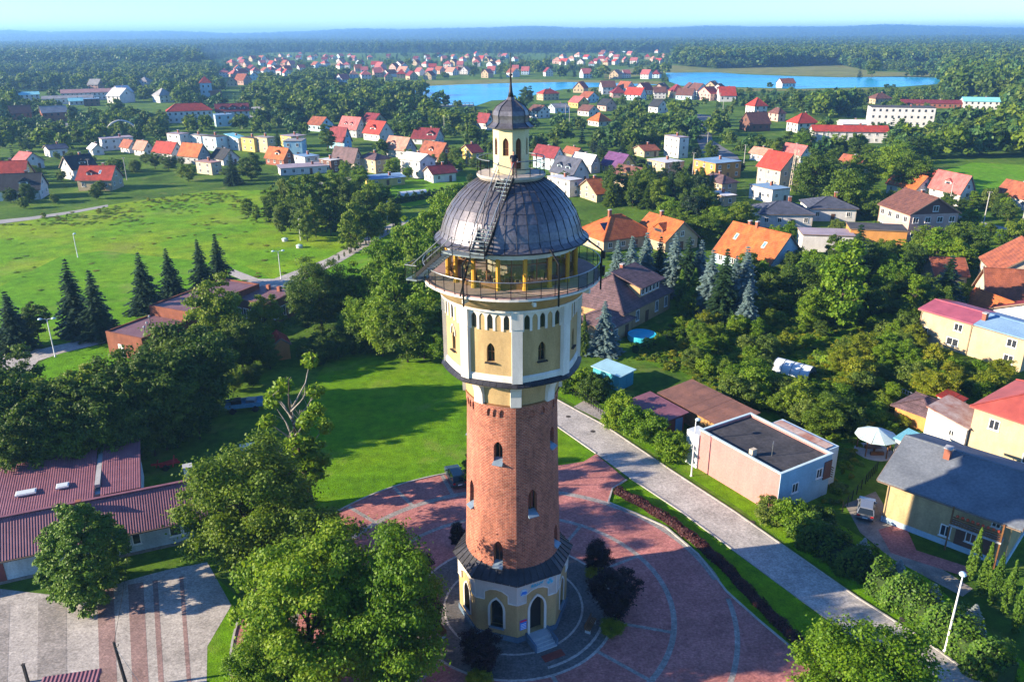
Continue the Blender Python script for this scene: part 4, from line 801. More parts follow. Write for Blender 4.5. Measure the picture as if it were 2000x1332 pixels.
# --- far and middle houses, read off the photograph:  label, x0, x1, top, base, turn, depth, roof, roof share, wall, roof colour
HL = [
 ('white house with wide black tiled roof and front dormer beside the meadow', 8, 92, 340, 392, -12, 9, 'gx', .55, 'white', 'black', dict(dormer=((-1, 1.5, 2.6),))),
 ('yellow house with long red roof behind the black-roofed dormer house', -30, 66, 316, 372, -15, 9, 'gx', .5, 'yellow', 'red', {}),
 ('small white house with pinkish red roof behind a red-roofed yellow house', 30, 86, 298, 333, 35, 8, 'gy', .5, 'white', 'pink', {}),
 ('white house with black roof and gable porch next to a red-roofed house', 126, 192, 304, 352, 30, 9, 'gx', .5, 'white', 'black', dict(dormer=((-1, 0, 2.4),))),
 ('pale yellow house with red roof and small porch on the meadow edge', 160, 240, 325, 374, -22, 8.5, 'gx', .5, 'cream', 'red', dict(dormer=((-1, -1.8, 1.8),), sky_=((-1, 1.5, .5),))),
 ('low white house with dark flat roof among garden trees', 90, 134, 283, 307, 20, 8, 'gx', .3, 'white', 'navy', {}),
 ('low white row house under the white arch', 198, 262, 269, 294, 15, 8, 'flat', 0, 'white', 'f_lilac', {}),
 ('small house with rusty orange roof beside the low white row house', 240, 270, 274, 300, 30, 8, 'gy', .5, 'white', 'rust', {}),
 ('tiny white gabled cottage in front of the low row house', 176, 202, 285, 304, 20, 7, 'gy', .5, 'white', 'f_pale', {}),
 ('house with salmon gable roof behind dark spruces', 266, 300, 276, 306, 35, 8, 'gy', .5, 'white', 'salmon', {}),
 ('dark brick block with brown roof at the wood edge', 25, 64, 207, 240, 8, 10, 'gx', .4, 'brick', 'brown', {}),
 ('dark brick block with grey roof behind a round pale tree', 84, 134, 208, 240, 12, 10, 'gx', .35, 'brick', 'f_grey', {}),
 ('long white two-storey block with red hipped roof', 330, 416, 202, 240, 6, 11, 'hip', .38, 'white', 'red', dict(long=1, wsize=(1.2, 1.4))),
 ('white block with dark red roof and three white dormers', 424, 488, 203, 234, 4, 11, 'gx', .45, 'white', 'maroon', dict(long=1, dormer=((-1, -6, 3), (-1, 0, 4), (-1, 6, 3)))),
 ('blue-grey flat annex in front of the dormered block', 420, 456, 224, 248, 10, 8, 'flat', 0, 'paleblue', 'f_blue', {}),
 ('white flat-roofed cube house with blue shaded side', 330, 372, 261, 286, 42, 9, 'flat', 0, 'white', 'f_lilac', {}),
 ('narrow white flat-roofed house with tall chimney', 374, 406, 264, 286, 42, 9, 'flat', 0, 'white', 'f_grey', {}),
 ('white and pale blue flat-roofed house beside a turquoise roof', 400, 446, 266, 296, 42, 9, 'flat', 0, 'paleblue', 'f_dark', {}),
 ('white house with turquoise metal roof', 444, 484, 263, 295, 40, 9, 'mono', .2, 'white', 'f_cyan', {}),
 ('bright yellow flat-roofed house in the row', 474, 516, 269, 298, 40, 9, 'flat', 0, 'yellow', 'f_dark', {}),
 ('cream flat-roofed house at the end of the row beside a dark spruce', 508, 534, 268, 300, 38, 9, 'flat', 0, 'cream', 'f_grey', {}),
 ('yellow flat-roofed house behind the tall dark spruce', 550, 600, 265, 290, 35, 9, 'flat', 0, 'yellow', 'f_lilac', {}),
 ('light blue two-storey house with flat roof in the row', 558, 600, 274, 308, -10, 9, 'flat', 0, 'blue', 'f_grey', {}),
 ('white house with red roof and blue shaded gable', 302, 361, 278, 317, 45, 11, 'gy', .5, 'white', 'red', {}),
 ('grey-gabled house with steep bright orange roof', 352, 412, 281, 323, 45, 11, 'gy', .55, 'grey', 'orange', {}),
 ('house with black steep roofs next to the orange-roofed house', 414, 468, 293, 324, 35, 9, 'gy', .6, 'white', 'black', dict(dormer=((-1, 1, 2.4),))),
 ('flat beige garage house below the black steep roofs', 388, 433, 316, 343, 40, 9, 'flat', 0, 'beige', 'f_pinkish', {}),
 ('brick house with orange roof and white dormer', 520, 577, 289, 326, 42, 11, 'gy', .55, 'brick', 'orange', dict(dormer=((1, -1, 2.6),))),
 ('white flat house with dark blue roof below the light blue house', 576, 626, 304, 330, 30, 9, 'flat', 0, 'white', 'f_blue', {}),
 ('long low shed with lilac roof behind the copse', 545, 650, 323, 342, 12, 6, 'mono', .15, 'white', 'f_lilac', dict(long=1)),
 ('white house with red roof and pale blue gable below the wood', 602, 652, 229, 258, 45, 10, 'gy', .5, 'paleblue', 'rust', {}),
 ('house with large pink-red roof and twin white dormers', 662, 718, 229, 270, 45, 13, 'gy', .6, 'grey', 'pink', dict(dormer=((1, -2, 2), (1, 2, 2)))),
 ('blue-gabled house with dark maroon roof', 645, 686, 249, 294, 45, 10, 'gy', .6, 'blue', 'maroon', {}),
 ('beige house with mauve roof and tall chimney', 652, 708, 289, 338, 45, 12, 'gy', .5, 'beige', 'purple', {}),
 ('flat brown annex with pale roof beside the mauve-roofed house', 628, 664, 312, 338, 40, 7, 'flat', 0, 'brown', 'f_pale', {}),
 ('house with bright orange-red roof and white triple dormer', 710, 770, 237, 277, 42, 12, 'gy', .6, 'white', 'red', dict(dormer=((1, 0, 4.),))),
 ('house with dark red roof behind the orange-red roof', 706, 756, 222, 250, 45, 10, 'gy', .55, 'cream', 'maroon', {}),
 ('white timbered house with wine-red and scarlet roof', 804, 868, 251, 284, -25, 10, 'gx', .6, 'white', 'maroon', dict(dormer=((-1, 3, 3.4),))),
 ('house with salmon pink roof and grey shaded gable', 752, 814, 268, 310, 45, 12, 'gy', .55, 'grey', 'salmon', dict(dormer=((1, 2, 2.4),))),
 ('cream house with low purple hipped roof', 700, 764, 299, 340, 38, 11, 'hip', .25, 'cream', 'purple', {}),
 ('white two-storey house with pale metal roof and sky blue end', 782, 852, 300, 350, 42, 11, 'gy', .22, 'white', 'f_pale', {}),
 ('brick-gabled house with brown orange roof and white dormer', 818, 887, 278, 324, 44, 12, 'gy', .55, 'brick', 'rust', dict(dormer=((1, 0, 2.2),))),
 ('yellow house with balconies and dark red roof', 898, 944, 283, 327, 30, 10, 'gx', .3, 'yellow', 'maroon', {}),
 ('small white house with red lean-to roof by the vegetable plot', 828, 892, 324, 358, 25, 8, 'gx', .4, 'white', 'maroon', {}),
 ('long low blue shed with yellow end wall', 714, 792, 344, 366, 20, 6, 'mono', .15, 'yellow', 'f_blue', {}),
 ('white gabled house with dark red roof near the lake causeway', 930, 964, 222, 255, 40, 9, 'gy', .5, 'white', 'maroon', {}),
 ('red-roofed house on the near lake shore', 1048, 1092, 174, 197, 30, 10, 'hip', .4, 'cream', 'red', {}),
 ('yellow house with pink red roof close to the lake', 1110, 1150, 189, 212, 40, 10, 'gy', .5, 'yellow', 'pink', {}),
 ('red-roofed house with pale blue gable close to the lake', 1130, 1170, 180, 202, 42, 10, 'gy', .5, 'paleblue', 'rust', {}),
 ('white gabled house with brown roof between lake and conifers', 1128, 1170, 206, 228, 42, 10, 'gy', .5, 'white', 'brown', {}),
 ('white house with grey-brown roof beside the cupola', 1032, 1074, 206, 232, 40, 10, 'gy', .4, 'white', 'brown', {}),
 ('pale blue house with flat grey roof behind the brown-roofed house', 1070, 1112, 203, 222, 30, 9, 'gx', .4, 'paleblue', 'f_grey', {}),
 ('house with bright orange triangular roof by the scrub', 1148, 1192, 221, 248, 35, 10, 'hip', .6, 'white', 'orange', {}),
 ('pinkish house with black roof on the lake lane', 1166, 1204, 194, 218, 40, 9, 'gy', .5, 'pink', 'black', {}),
 ('white house with black gable roof by the tall poplars', 1266, 1304, 195, 222, 40, 9, 'gy', .5, 'white', 'black', {}),
 ('blue-grey house with wine-red roof and brick chimney', 1040, 1102, 286, 334, 42, 12, 'gy', .4, 'paleblue', 'maroon', {}),
 ('white house with dark slate roofs and paired dormers', 1074, 1150, 308, 360, 40, 12, 'gy', .6, 'white', 'navy', dict(dormer=((1, -2, 2.6), (1, 2.4, 2.6)), dwall='paleblue')),
 ('grey house with pale fibre roof behind the slate-roofed house', 1116, 1170, 301, 340, 42, 11, 'gy', .45, 'grey', 'f_pale', {}),
 ('yellow house with violet roof', 1172, 1242, 300, 342, 38, 11, 'gy', .6, 'yellow', 'violet', {}),
 ('cream house with brown gable roofs and tall chimney', 1190, 1272, 326, 370, 42, 12, 'gy', .6, 'cream', 'brown', dict(dormer=((1, 0, 4.),), dwall='yellow')),
 ('white two-storey house with pale flat roof behind the dome', 1068, 1136, 348, 386, 40, 11, 'flat', 0, 'white', 'f_pale', {}),
 ('low orange tiled farm roofs behind the conifer belt', 1126, 1190, 352, 396, 30, 12, 'gx', .6, 'cream', 'orange', {}),
 ('small house with rusty roof beside the wine-red roof', 1100, 1140, 292, 314, 35, 9, 'gy', .5, 'cream', 'rust', {}),
 ('small pale house with pink-brown roof below the scrub hill', 1236, 1286, 288, 308, 30, 9, 'gx', .5, 'cream', 'rust', {}),
 ('three-storey white block with pink balconies', 1296, 1342, 267, 310, 35, 10, 'flat', 0, 'white', 'f_lilac', {}),
 ('pale bungalow with light metal roof by the blue-white garage', 1262, 1334, 314, 345, 35, 11, 'flat', 0, 'cream', 'f_pale', {}),
 ('orange and beige house with dark blue flat roof', 1352, 1444, 314, 352, 38, 12, 'flat', 0, 'orange', 'f_blue', {}),
 ('beige house with purple-brown hipped roof and shutters', 1364, 1436, 340, 386, 38, 11, 'hip', .32, 'cream', 'purple', {}),
 ('low white garage with pale roof below the beige hipped house', 1382, 1434, 382, 404, 35, 8, 'flat', 0, 'cream', 'f_white', {}),
 ('tall house with bright red tiled roof beside a lattice mast', 1476, 1558, 298, 370, 40, 11, 'gy', .42, 'beige', 'red', {}),
 ('house with raspberry pink roof behind the bright red roof', 1524, 1580, 283, 318, 42, 11, 'gy', .5, 'white', 'pink', {}),
 ('white house with pale pink roof beside the bright red roof', 1464, 1512, 290, 318, 40, 10, 'gy', .4, 'white', 'salmon', {}),
 ('flat white house with turquoise shaded side below the tall red-roofed house', 1462, 1538, 365, 398, 40, 10, 'flat', 0, 'white', 'f_blue', {}),
 ('white bungalow with navy hipped roof and two garage doors', 1464, 1580, 393, 446, 12, 11, 'hip', .4, 'white', 'navy', {}),
 ('white house with navy hipped roof behind the navy-roofed bungalow', 1562, 1664, 384, 434, 12, 11, 'hip', .38, 'white', 'navy', {}),
 ('small house with orange roof and white gable among trees', 1634, 1694, 305, 342, 42, 10, 'gy', .5, 'white', 'rust', {}),
 ('white house with orange roof and blue shaded gable', 1732, 1814, 340, 390, 40, 12, 'gy', .5, 'white', 'orange', {}),
 ('house with crimson roof behind the orange-roofed house', 1784, 1842, 333, 370, 40, 11, 'gy', .5, 'white', 'red', {}),
 ('white house with faded red patched roof and dormer', 1814, 1890, 339, 404, 40, 12, 'gy', .5, 'white', 'pink', dict(dormer=((1, 0, 2.4),))),
 ('house with brown red roof beside the village road', 1946, 2030, 358, 412, 40, 12, 'gy', .5, 'white', 'rust', {}),
 ('long low hall with crimson roof and white walls', 1582, 1726, 246, 280, 8, 9, 'gx', .3, 'white', 'red', dict(long=1)),
 ('white building with steep crimson hipped roof beside the long hall', 1536, 1594, 221, 260, 30, 10, 'hip', .5, 'white', 'red', {}),
 ('dark brown block with mansard roof by the roundabout', 1444, 1502, 220, 258, 30, 11, 'gx', .6, 'brown', 'brown', {}),
 ('small square house with brown pyramid roof', 1500, 1532, 211, 238, 35, 9, 'hip', .4, 'pink', 'brown', {}),
 ('white house with scarlet tent roof by the roundabout', 1456, 1496, 191, 224, 30, 10, 'hip', .5, 'white', 'red', {}),
 ('grey-white vaulted hall behind the crimson hall', 1636, 1688, 235, 254, 10, 12, 'gx', .35, 'white', 'f_white', dict(long=1)),
 ('long white three-storey school block with rows of windows', 1694, 1814, 209, 249, 6, 12, 'flat', 0, 'white', 'f_dark', dict(long=1, floors=3)),
 ('turquoise-roofed market hall beyond the school block', 1878, 1944, 191, 214, 5, 12, 'gx', .3, 'white', 'f_cyan', dict(long=1)),
 ('long dark red factory roof beyond the school block', 1760, 1872, 196, 212, 5, 12, 'gx', .35, 'brick', 'maroon', dict(long=1)),
 ('white house with orange roof on the lake shore lane', 1516, 1552, 154, 172, 30, 10, 'gx', .5, 'white', 'rust', {}),
 ('house with brown roof behind the poplar grove', 1694, 1738, 182, 204, 30, 10, 'hip', .5, 'cream', 'brown', {}),
 ('long pale workshop with pink roof left of the old town tower', 128, 246, 174, 196, 6, 12, 'gx', .3, 'white', 'f_pinkish', dict(long=1)),
 ('long pale depot shed behind the brick blocks', 90, 180, 187, 204, 4, 10, 'gx', .3, 'white', 'f_grey', dict(long=1)),
 ('turquoise warehouse by the wood', 40, 78, 180, 197, 8, 12, 'gx', .3, 'white', 'f_cyan', {}),
 ('small turquoise-roofed store beside the dark blue shed', 136, 164, 192, 206, 8, 9, 'gx', .4, 'white', 'f_cyan', {}),
 ('dark blue shed beside the turquoise store', 166, 196, 193, 208, 5, 9, 'flat', 0, 'brown', 'f_blue', {}),
]
for lab, x0, x1, yt, yb, rot, d, roof, rhf, wall, rf, kw in HL:
    far = yb < 262; kw = dict(kw)
    if far: kw.setdefault('wsize', (1.2, 1.4))
    hb(lab, x0, x1, yt, yb, rot, d, roof, rhf, wall, rf, far=far, name='house' if 'hall' not in lab and 'shed' not in lab else ('hall' if 'hall' in lab else 'shed'), cat='house' if 'hall' not in lab and 'shed' not in lab else ('hall' if 'hall' in lab else 'shed'), **kw)
# the old white tower house with pyramid roof
g = P(405, 192); t = thing('tower_house', 'white square tower with red pyramid roof rising above the far trees', 'tower', (g.x, g.y, 0), R(20))
Ht = PY(405, 149, g.y).z; mb = MB(); mb.box((0, 0, Ht*.36), (9, 9, Ht*.72)); mb.build('wall', WM['paleblue'], t)
mb = MB(); mb.add([(-5, -5, Ht*.7), (5, -5, Ht*.7), (5, 5, Ht*.7), (-5, 5, Ht*.7), (0, 0, Ht)], [(3, 2, 1, 0), (0, 1, 4), (1, 2, 4), (2, 3, 4), (3, 0, 4)]); mb.build('roof', RM['red'], t)
mb = MB(); mb.box((7, -1, 3), (9, 8, 6)); mb.build('annex', WM['brick'], t); reg(g.x, g.y, 20, 12, 12, Ht)
for u in (-2, 2):
    for z in (Ht*.3, Ht*.55): window(t, (u, -4.5, z), 0, 1.2, 1.8, simple=True)
# --- the distant village beyond the lake: small pink and red roofed houses
rng = random.Random(5); vill = []
def village(poly, n, label, group, roofs, minsep=11):
    xs_ = [p[0] for p in poly]; ys_ = [p[1] for p in poly]; k = 0; tries = 0
    protos = {}
    while k < n and tries < n*60:
        tries += 1; px_, py_ = rng.uniform(min(xs_), max(xs_)), rng.uniform(min(ys_), max(ys_))
        if not inpoly(px_, py_, poly): continue
        g = P(px_, py_)
        if any(math.hypot(g.x-a, g.y-b_) < 15 or math.hypot(px_-c, (py_-d_)*2.2) < minsep for a, b_, c, d_ in vill): continue
        if any(inpoly(g.x, g.y, q) for q in NO_TREE): continue
        vill.append((g.x, g.y, px_, py_)); rf = rng.choice(roofs); wl = rng.choice(('white', 'white', 'cream', 'paleblue', 'pink')); key = (rf, wl); rot = rng.choice((rng.uniform(25, 60), rng.uniform(-40, -10), rng.uniform(-10, 25)))
        if key not in protos:
            protos[key] = house(label, g.x, g.y, rot, rng.uniform(9, 11), rng.uniform(11, 15), rng.uniform(3.6, 5.5), rng.choice(('gy', 'gy', 'gx', 'hip')), rng.uniform(4, 5.2), wl, rf, far=True, group=group, sides='fl')
        else:
            t = copy_tree(protos[key]); t.location = (g.x, g.y, 0); t.rotation_euler = (0, 0, R(rot)); s = rng.uniform(.85, 1.15); t.scale = (s, s, s); reg(g.x, g.y, rot, 10*s, 13*s, 9*s)
        k += 1
VR = ('pink', 'pink', 'red', 'salmon', 'rust', 'maroon', 'pink')
village([(400, 152), (430, 130), (520, 112), (600, 108), (700, 113), (800, 114), (960, 106), (1010, 112), (1010, 130), (900, 138), (800, 146), (740, 160), (600, 150), (500, 165), (430, 172)], 90, 'small house with pinkish red roof in the dense village below the forest', 'village houses between forest and lake', VR)
village([(1080, 128), (1100, 108), (1200, 98), (1270, 100), (1310, 108), (1300, 124), (1180, 132)], 30, 'small red-roofed house in the hillside hamlet across the lake', 'hamlet houses across the lake', VR)
village([(640, 166), (720, 150), (860, 143), (1010, 138), (1060, 146), (1230, 150), (1290, 150), (1290, 156), (1000, 152), (760, 158), (650, 172)], 24, 'small red-roofed house standing along the far lake shore meadow', 'houses along the far lake shore', VR)
village([(1330, 112), (1370, 92), (1430, 94), (1430, 110), (1370, 118)], 7, 'small pale house with pink roof in the forest clearing', 'houses in the forest clearing', ('salmon', 'pink'))
village([(1100, 182), (1180, 172), (1330, 176), (1420, 185), (1420, 200), (1300, 196), (1210, 196)], 16, 'small house with red or brown roof on the near lake shore lane', 'houses on the near shore lane', ('maroon', 'red', 'brown', 'rust'), 16)
village([(150, 205), (330, 205), (330, 175), (260, 160), (150, 165)], 5, 'low pale building among the trees near the workshops', 'low buildings near the workshops', ('f_pale', 'f_grey', 'f_pinkish'), 16)
village([(1560, 120), (1760, 118), (1850, 112), (1850, 122), (1700, 128)], 6, 'small maroon-roofed house between the forest and the right lake arm', 'houses beyond the lake arm', ('maroon', 'red'), 18)
# ------------------------------------------------------------------ buildings near the tower
def M_corr(name, col, col2, rough=.55, streak=1.5):
    m, nt, b = nodes_of(name); v = objco(nt); n1 = noise(nt, .5, 6, v, .6); n2 = noise(nt, streak, 5, v, .7); n3 = noise(nt, 12, 3, v)
    o = ramp(nt, n1, [(.3, lin(col2)), (.65, lin(col))]); o = mixrgb(nt, n2, mul_out(nt, o, .65), mul_out(nt, o, 1.3)); o = mixrgb(nt, n3, mul_out(nt, o, .85), mul_out(nt, o, 1.15))
    nt.links.new(o, b.inputs['Base Color']); b.inputs['Roughness'].default_value = rough; b.inputs['Metallic'].default_value = .15; return m
CORR = M_corr('corrugated_maroon', (.24, .10, .125), (.17, .065, .09)); RUST = M_corr('corrugated_rust', (.26, .12, .085), (.15, .075, .06), .8, 4.); RUSTW = M_corr('patched_sheet', (.55, .45, .40), (.32, .10, .05), .8, 3.)
def slope(parent, name, a, b_, c, d_, n, mat, amp=.045):
    """corrugated sheet between eave a-b and ridge d-c, ribs running up the slope"""
    a, b_, c, d_ = map(Vector, (a, b_, c, d_)); nrm = (b_-a).cross(d_-a).normalized(); mb = MB(); vs = []
    for i in range(2*n+1):
        f = i/(2*n); e = nrm*(amp if i % 2 else 0); vs += [a.lerp(b_, f)+e, d_.lerp(c, f)+e]
    k = len(vs); vs += [p-nrm*.1 for p in (a, b_, c, d_)]
    mb.add(vs, [(2*i, 2*i+2, 2*i+3, 2*i+1) for i in range(2*n)]+[(k+3, k+2, k+1, k)]); return mb.build(name, mat, parent)
# A: long low building, corrugated gable roof
t = thing('workshop', 'long low whitewashed workshop with maroon corrugated gable roof beside the striped yard', 'workshop', (-46.9, 66.3, 0), R(23)); LW, DW = 31., 6.2
mb = MB(); pr = [(-DW/2, 0), (DW/2, 0), (DW/2, 3.), (0, 5.2), (-DW/2, 3.)]; mb.loft([[(s*LW/2, q[0], q[1]) for q in pr] for s in (-1, 1)]); mb.build('wall', M('whitewash', (.50, .58, .62), .9, .18, .5, 6, col2=(.38, .44, .48), streak=.25), t, fix=True)
slope(t, 'roof_slope', (-LW/2-.4, -DW/2-.5, 2.72), (LW/2+.4, -DW/2-.5, 2.72), (LW/2+.4, 0, 5.3), (-LW/2-.4, 0, 5.3), 130, CORR, .028); slope(t, 'roof_slope', (LW/2+.4, DW/2+.4, 2.8), (-LW/2-.4, DW/2+.4, 2.8), (-LW/2-.4, 0, 5.3), (LW/2+.4, 0, 5.3), 130, RUST, .028)
mb = MB(); mb.bar((-LW/2-.4, -DW/2-.52, 2.62), (LW/2+.4, -DW/2-.52, 2.62), .16, .14); mb.build('gutter', FAS, t); mb = MB(); mb.bar((-LW/2-.4, 0, 5.4), (LW/2+.4, 0, 5.4), .35, .08); mb.build('ridge_cap', CORR, t)
for u in (8.2, 12.9): window(t, (u-.35, -DW/2, 1.75), 0, 1.15, 1.25, mull=False); window(t, (u+.75, -DW/2, 1.75), 0, .8, 1.25, mull=False)
mb = MB(); mb.box((-3.5, -DW/2-.03, 1.2), (2., .1, 2.4)); mb.build('door', M('door_red_brown', (.22, .06, .05), .7, .15, 2, 12), t)
mb = MB(); mb.box((14.5, 1.0, 4.4), (.8, .8, 4.2)); ch = mb.build('chimney', WM['paleblue'], t); mb = MB(); mb.box((14.5, 1.0, 6.52), (.95, .95, .12)); mb.build('chimney_cap', WM['grey'], ch)
mb = MB(); mb.box((4.3, -.5, 5.35), (.5, .5, .9)); ch = mb.build('chimney', WM['brick'], t); mb = MB(); mb.box((0, -DW/2-.04, .15), (LW, .1, .3)); mb.build('plinth', M('rubble', (.25, .22, .20), .9, .3, 2, 6), t)
reg(-46.9, 66.3, 23, LW, DW, 5.4)
t = thing('workshop', 'rear workshop wing with broad maroon corrugated roof and two skylights', 'workshop', (-50.5, 74.3, 0), R(23))
mb = MB(); mb.box((0, 0, 1.7), (19, 8.5, 3.4)); mb.build('wall', MATS['whitewash'], t)
slope(t, 'roof_slope', (-9.8, -5.2, 3.5), (5.3, -5.2, 3.5), (5.3, 4.6, 4.5), (-9.8, 4.6, 4.5), 64, CORR, .028); slope(t, 'roof_slope', (5.9, -5., 3.6), (9.8, -5., 3.6), (9.8, 5.0, 4.65), (5.9, 5., 4.65), 17, CORR, .028)
mb = MB(); mb.box((5.6, .5, 3.95), (.5, 8, .35)); mb.build('valley', WM['grey'], t)
for u, w_ in ((-1.2, 1.9), (2.2, 1.2)):
    mb = MB(); z = 3.92; mb.box((u, -2.0, z+.06), (w_, 1.0, .16)); s = mb.build('skylight', FRAME, t); mb = MB(); mb.box((u, -2.0, z+.17), (w_-.2, .8, .04)); mb.build('pane', M_glass('milky_pane', (.55, .62, .66), .3), s)
reg(-50.5, 74.3, 23, 19, 8.5, 5)
# B: long brick range with brown felt roofs
BRW = M('brick_wall', (.25, .085, .05), .9, .2, .8, 8, streak=.2); BRF = M('brown_sheet_roof', (.20, .11, .12), .6, .2, .5, 4, col2=(.14, .07, .085))
def flat_block(name, label, cat, x, y, rot, w, d, h, wallm, roofm, par=.35, slope_=0, wins=()):
    t = thing(name, label, cat, (x, y, 0), R(rot)); mb = MB(); mb.box((0, 0, h/2), (w, d, h)); mb.build('wall', wallm, t)
    mb = MB(); mb.loft([[(-w/2+.2, -d/2+.2, h+.02), (w/2-.2, -d/2+.2, h+.02), (w/2-.2, d/2-.2, h+.02+slope_), (-w/2+.2, d/2-.2, h+.02+slope_)], [(-w/2+.2, -d/2+.2, h+.08), (w/2-.2, -d/2+.2, h+.08), (w/2-.2, d/2-.2, h+.08+slope_), (-w/2+.2, d/2-.2, h+.08+slope_)]]); mb.build('roof', roofm, t)
    if par:
        for c, s in (((0, -d/2+.1, h+par/2), (w, .24, par)), ((0, d/2-.1, h+par/2), (w, .24, par)), ((-w/2+.1, 0, h+par/2+.003), (.24, d-.44, par)), ((w/2-.1, 0, h+par/2+.003), (.24, d-.44, par))):
            mb = MB(); mb.box(c, s); mb.build('parapet', wallm, t)
    for face, u, z, ww, hh in wins:
        if face == 'f': window(t, (u, -d/2, z), 0, ww, hh)
        elif face == 'l': window(t, (-w/2, -u, z), -math.pi/2, ww, hh)
        else: window(t, (w/2, u, z), math.pi/2, ww, hh)
    reg(x, y, rot, w, d, h); return t
t = flat_block('brick_building', 'low end of the brick range with brown roof, vent pipes and orange lit end wall', 'building', -59.9, 123.1, -25, 8, 9.5, 3.7, BRW, BRF, .3)
mb = MB(); mb.box((-1, -4.78, 1.1), (1.1, .1, 2.2)); mb.build('door', FRAME, t)
for u, v_ in ((-1, 1.5), (1.2, -1), (2.4, -2.6)):
    mb = MB(); mb.lathe([(.1, 3.7), (.1, 4.9), (.22, 4.9), (.05, 5.2)], 8); o_ = mb.build('vent_pipe', STEEL, t); o_.location = (u, v_, 0)
flat_block('brick_building', 'long brick range with shiny brown sheet roof behind the dark tree row', 'building', -54.3, 135.2, -25, 8.6, 17.5, 5.2, BRW, BRF, .3, 0, [('r', u, 2.6, 1.4, 1.6) for u in (-6, -3, 0, 3, 6)])
t = flat_block('pavilion', 'dark brown pavilion with mauve roof and white shop windows beside the path', 'pavilion', -45.0, 138.2, -25, 8, 8, 4.2, WM['brown'], BRF, .2, .3, [('f', u, 1.9, 1.3, 1.9) for u in (-2.6, -.9, .8, 2.5)]+[('r', u, 1.9, 1.3, 1.9) for u in (-2, 0, 2)])
for u in (-1, 1.5): mb = MB(); mb.box((u, 2.4, 5.0), (.6, .6, .9)); mb.build('chimney', WM['brick'], t)
g = P(545, 700); house('small orange boarded hut with red gable roof behind the dark trees', g.x, g.y+1, 25, 2.6, 3.6, 2.6, 'gy', 1.0, 'orange', 'red', wins=(), chim=(), name='hut', cat='hut', door=False, over=.25)
# pink building by the street
t = flat_block('garage_building', 'flat-roofed pink rendered building with black felt roof beside the street', 'building', 28.6, 80.2, 31.5, 8.2, 11.8, 4.75, M('pink_render', (.46, .20, .185), .9, .14, .35, 5, col2=(.40, .19, .18), streak=.12), M('black_felt', (.06, .058, .065), .9, .4, .5, 3, col2=(.028, .028, .033)), .35)
mb = MB(); mb.box((0, -5.93, 2.55), (8.24, .06, 5.1)); mb.build('front_wall', WM['blue'], t)  # white wall in shade; the blue of the shade is put into its colour
for u, z in ((-1.6, 2.7), (2.2, 3.3)): window(t, (u, -5.96, z), 0, 1.0, 1.2)
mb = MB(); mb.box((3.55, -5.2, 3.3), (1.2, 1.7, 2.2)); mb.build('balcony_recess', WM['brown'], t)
for k in range(5): mb = MB(); mb.box((4.2, -5.3, 2.35+.28*k), (.08, 2.0, .1)); mb.build('balcony_slat', WOOD, t)
mb = MB()
for c, s in (((0, -5.85, 5.14), (8.5, .3, .1)), ((-4.05, 0, 5.14), (.3, 11.4, .1)), ((0, 5.85, 5.14), (8.5, .3, .1)), ((4.05, 0, 5.14), (.3, 11.4, .1))): mb.box(c, s)
mb.build('parapet_cap', M('pale_blue_cap', (.50, .64, .70), .6, .1, 1, 8), t)
mb = MB(); mb.box((-3.2, -1.2, 5.2), (.7, .5, .9)); mb.build('chimney', WM['beige'], t); mb = MB(); mb.tube([(-1.5, -2.4, 4.8), (-1.5, -2.4, 6.3), (-1.2, -2.2, 6.5)], .04, 6); mb.build('antenna', STEEL, t)
for k in range(5):
    mb = MB(); mb.box((4.9+.0, -4.0+1.5*k, 5.06), (2.0, 1.46, .06)); mb.build('lean_to_sheet', RUSTW, t)
mb = MB(); mb.box((5.4, -1.0, 2.5), (2.2, 8., 4.9)); mb.build('lean_to', WM['paleblue'], t)
mb = MB(); mb.box((-3.4, 6.9, 2.2), (1.8, 2.0, 4.4)); mb.build('side_shed', M('white_sheet', (.55, .60, .63), .6, .1, 1, 8), t)
# rusty shed: separate roof sheets on a boarded wall
t = thing('shed', 'boarded shed with rusty brown corrugated sheet roof beside fruit trees', 'shed', (25.7, 95.2, 0), R(31)); OCB = M('ochre_boards', (.42, .24, .09), .9, .3, 1.5, 8)
for k in range(22): mb = MB(); mb.box((-2.6, -5.6+.53*k+.25, 1.25), (.09, .5, 2.5+random.uniform(-.08, .05))); mb.build('board', OCB, t)
mb = MB(); mb.box((0, 0, 1.25), (5.0, 11.4, 2.5)); mb.build('wall', WM['brown'], t)
for k in range(13):
    v0 = -6.3+.97*k; e = random.uniform(-.02, .03); s_ = slope(t, 'roof_sheet', (-3.2, v0+.95, 2.62+e), (-3.2, v0, 2.62+e), (3.2, v0, 3.15+e), (3.2, v0+.95, 3.15+e), 5, RUST, .03)
reg(25.7, 95.2, 31, 5.5, 12, 3.2)
t = thing('shed', 'low shed with dark maroon sheet roof behind the street hedge', 'shed', (18.9, 95.0, 0), R(31)); mb = MB(); mb.box((0, 0, 1.1), (3.8, 7, 2.2)); mb.build('wall', WM['brown'], t)
for k in range(7): slope(t, 'roof_sheet', (-2.3, -3.9+1.1*k+1.08, 2.2), (-2.3, -3.9+1.1*k, 2.2), (2.3, -3.9+1.1*k, 2.6), (2.3, -3.9+1.1*k+1.08, 2.6), 5, CORR, .03)
mb = MB(); mb.box((1.0, -3.53, 1.0), (1.2, .08, 1.9)); mb.build('door', M('blue_door', (.08, .30, .55), .6, .1, 2, 10), t); reg(18.9, 95, 31, 4, 7, 2.5)
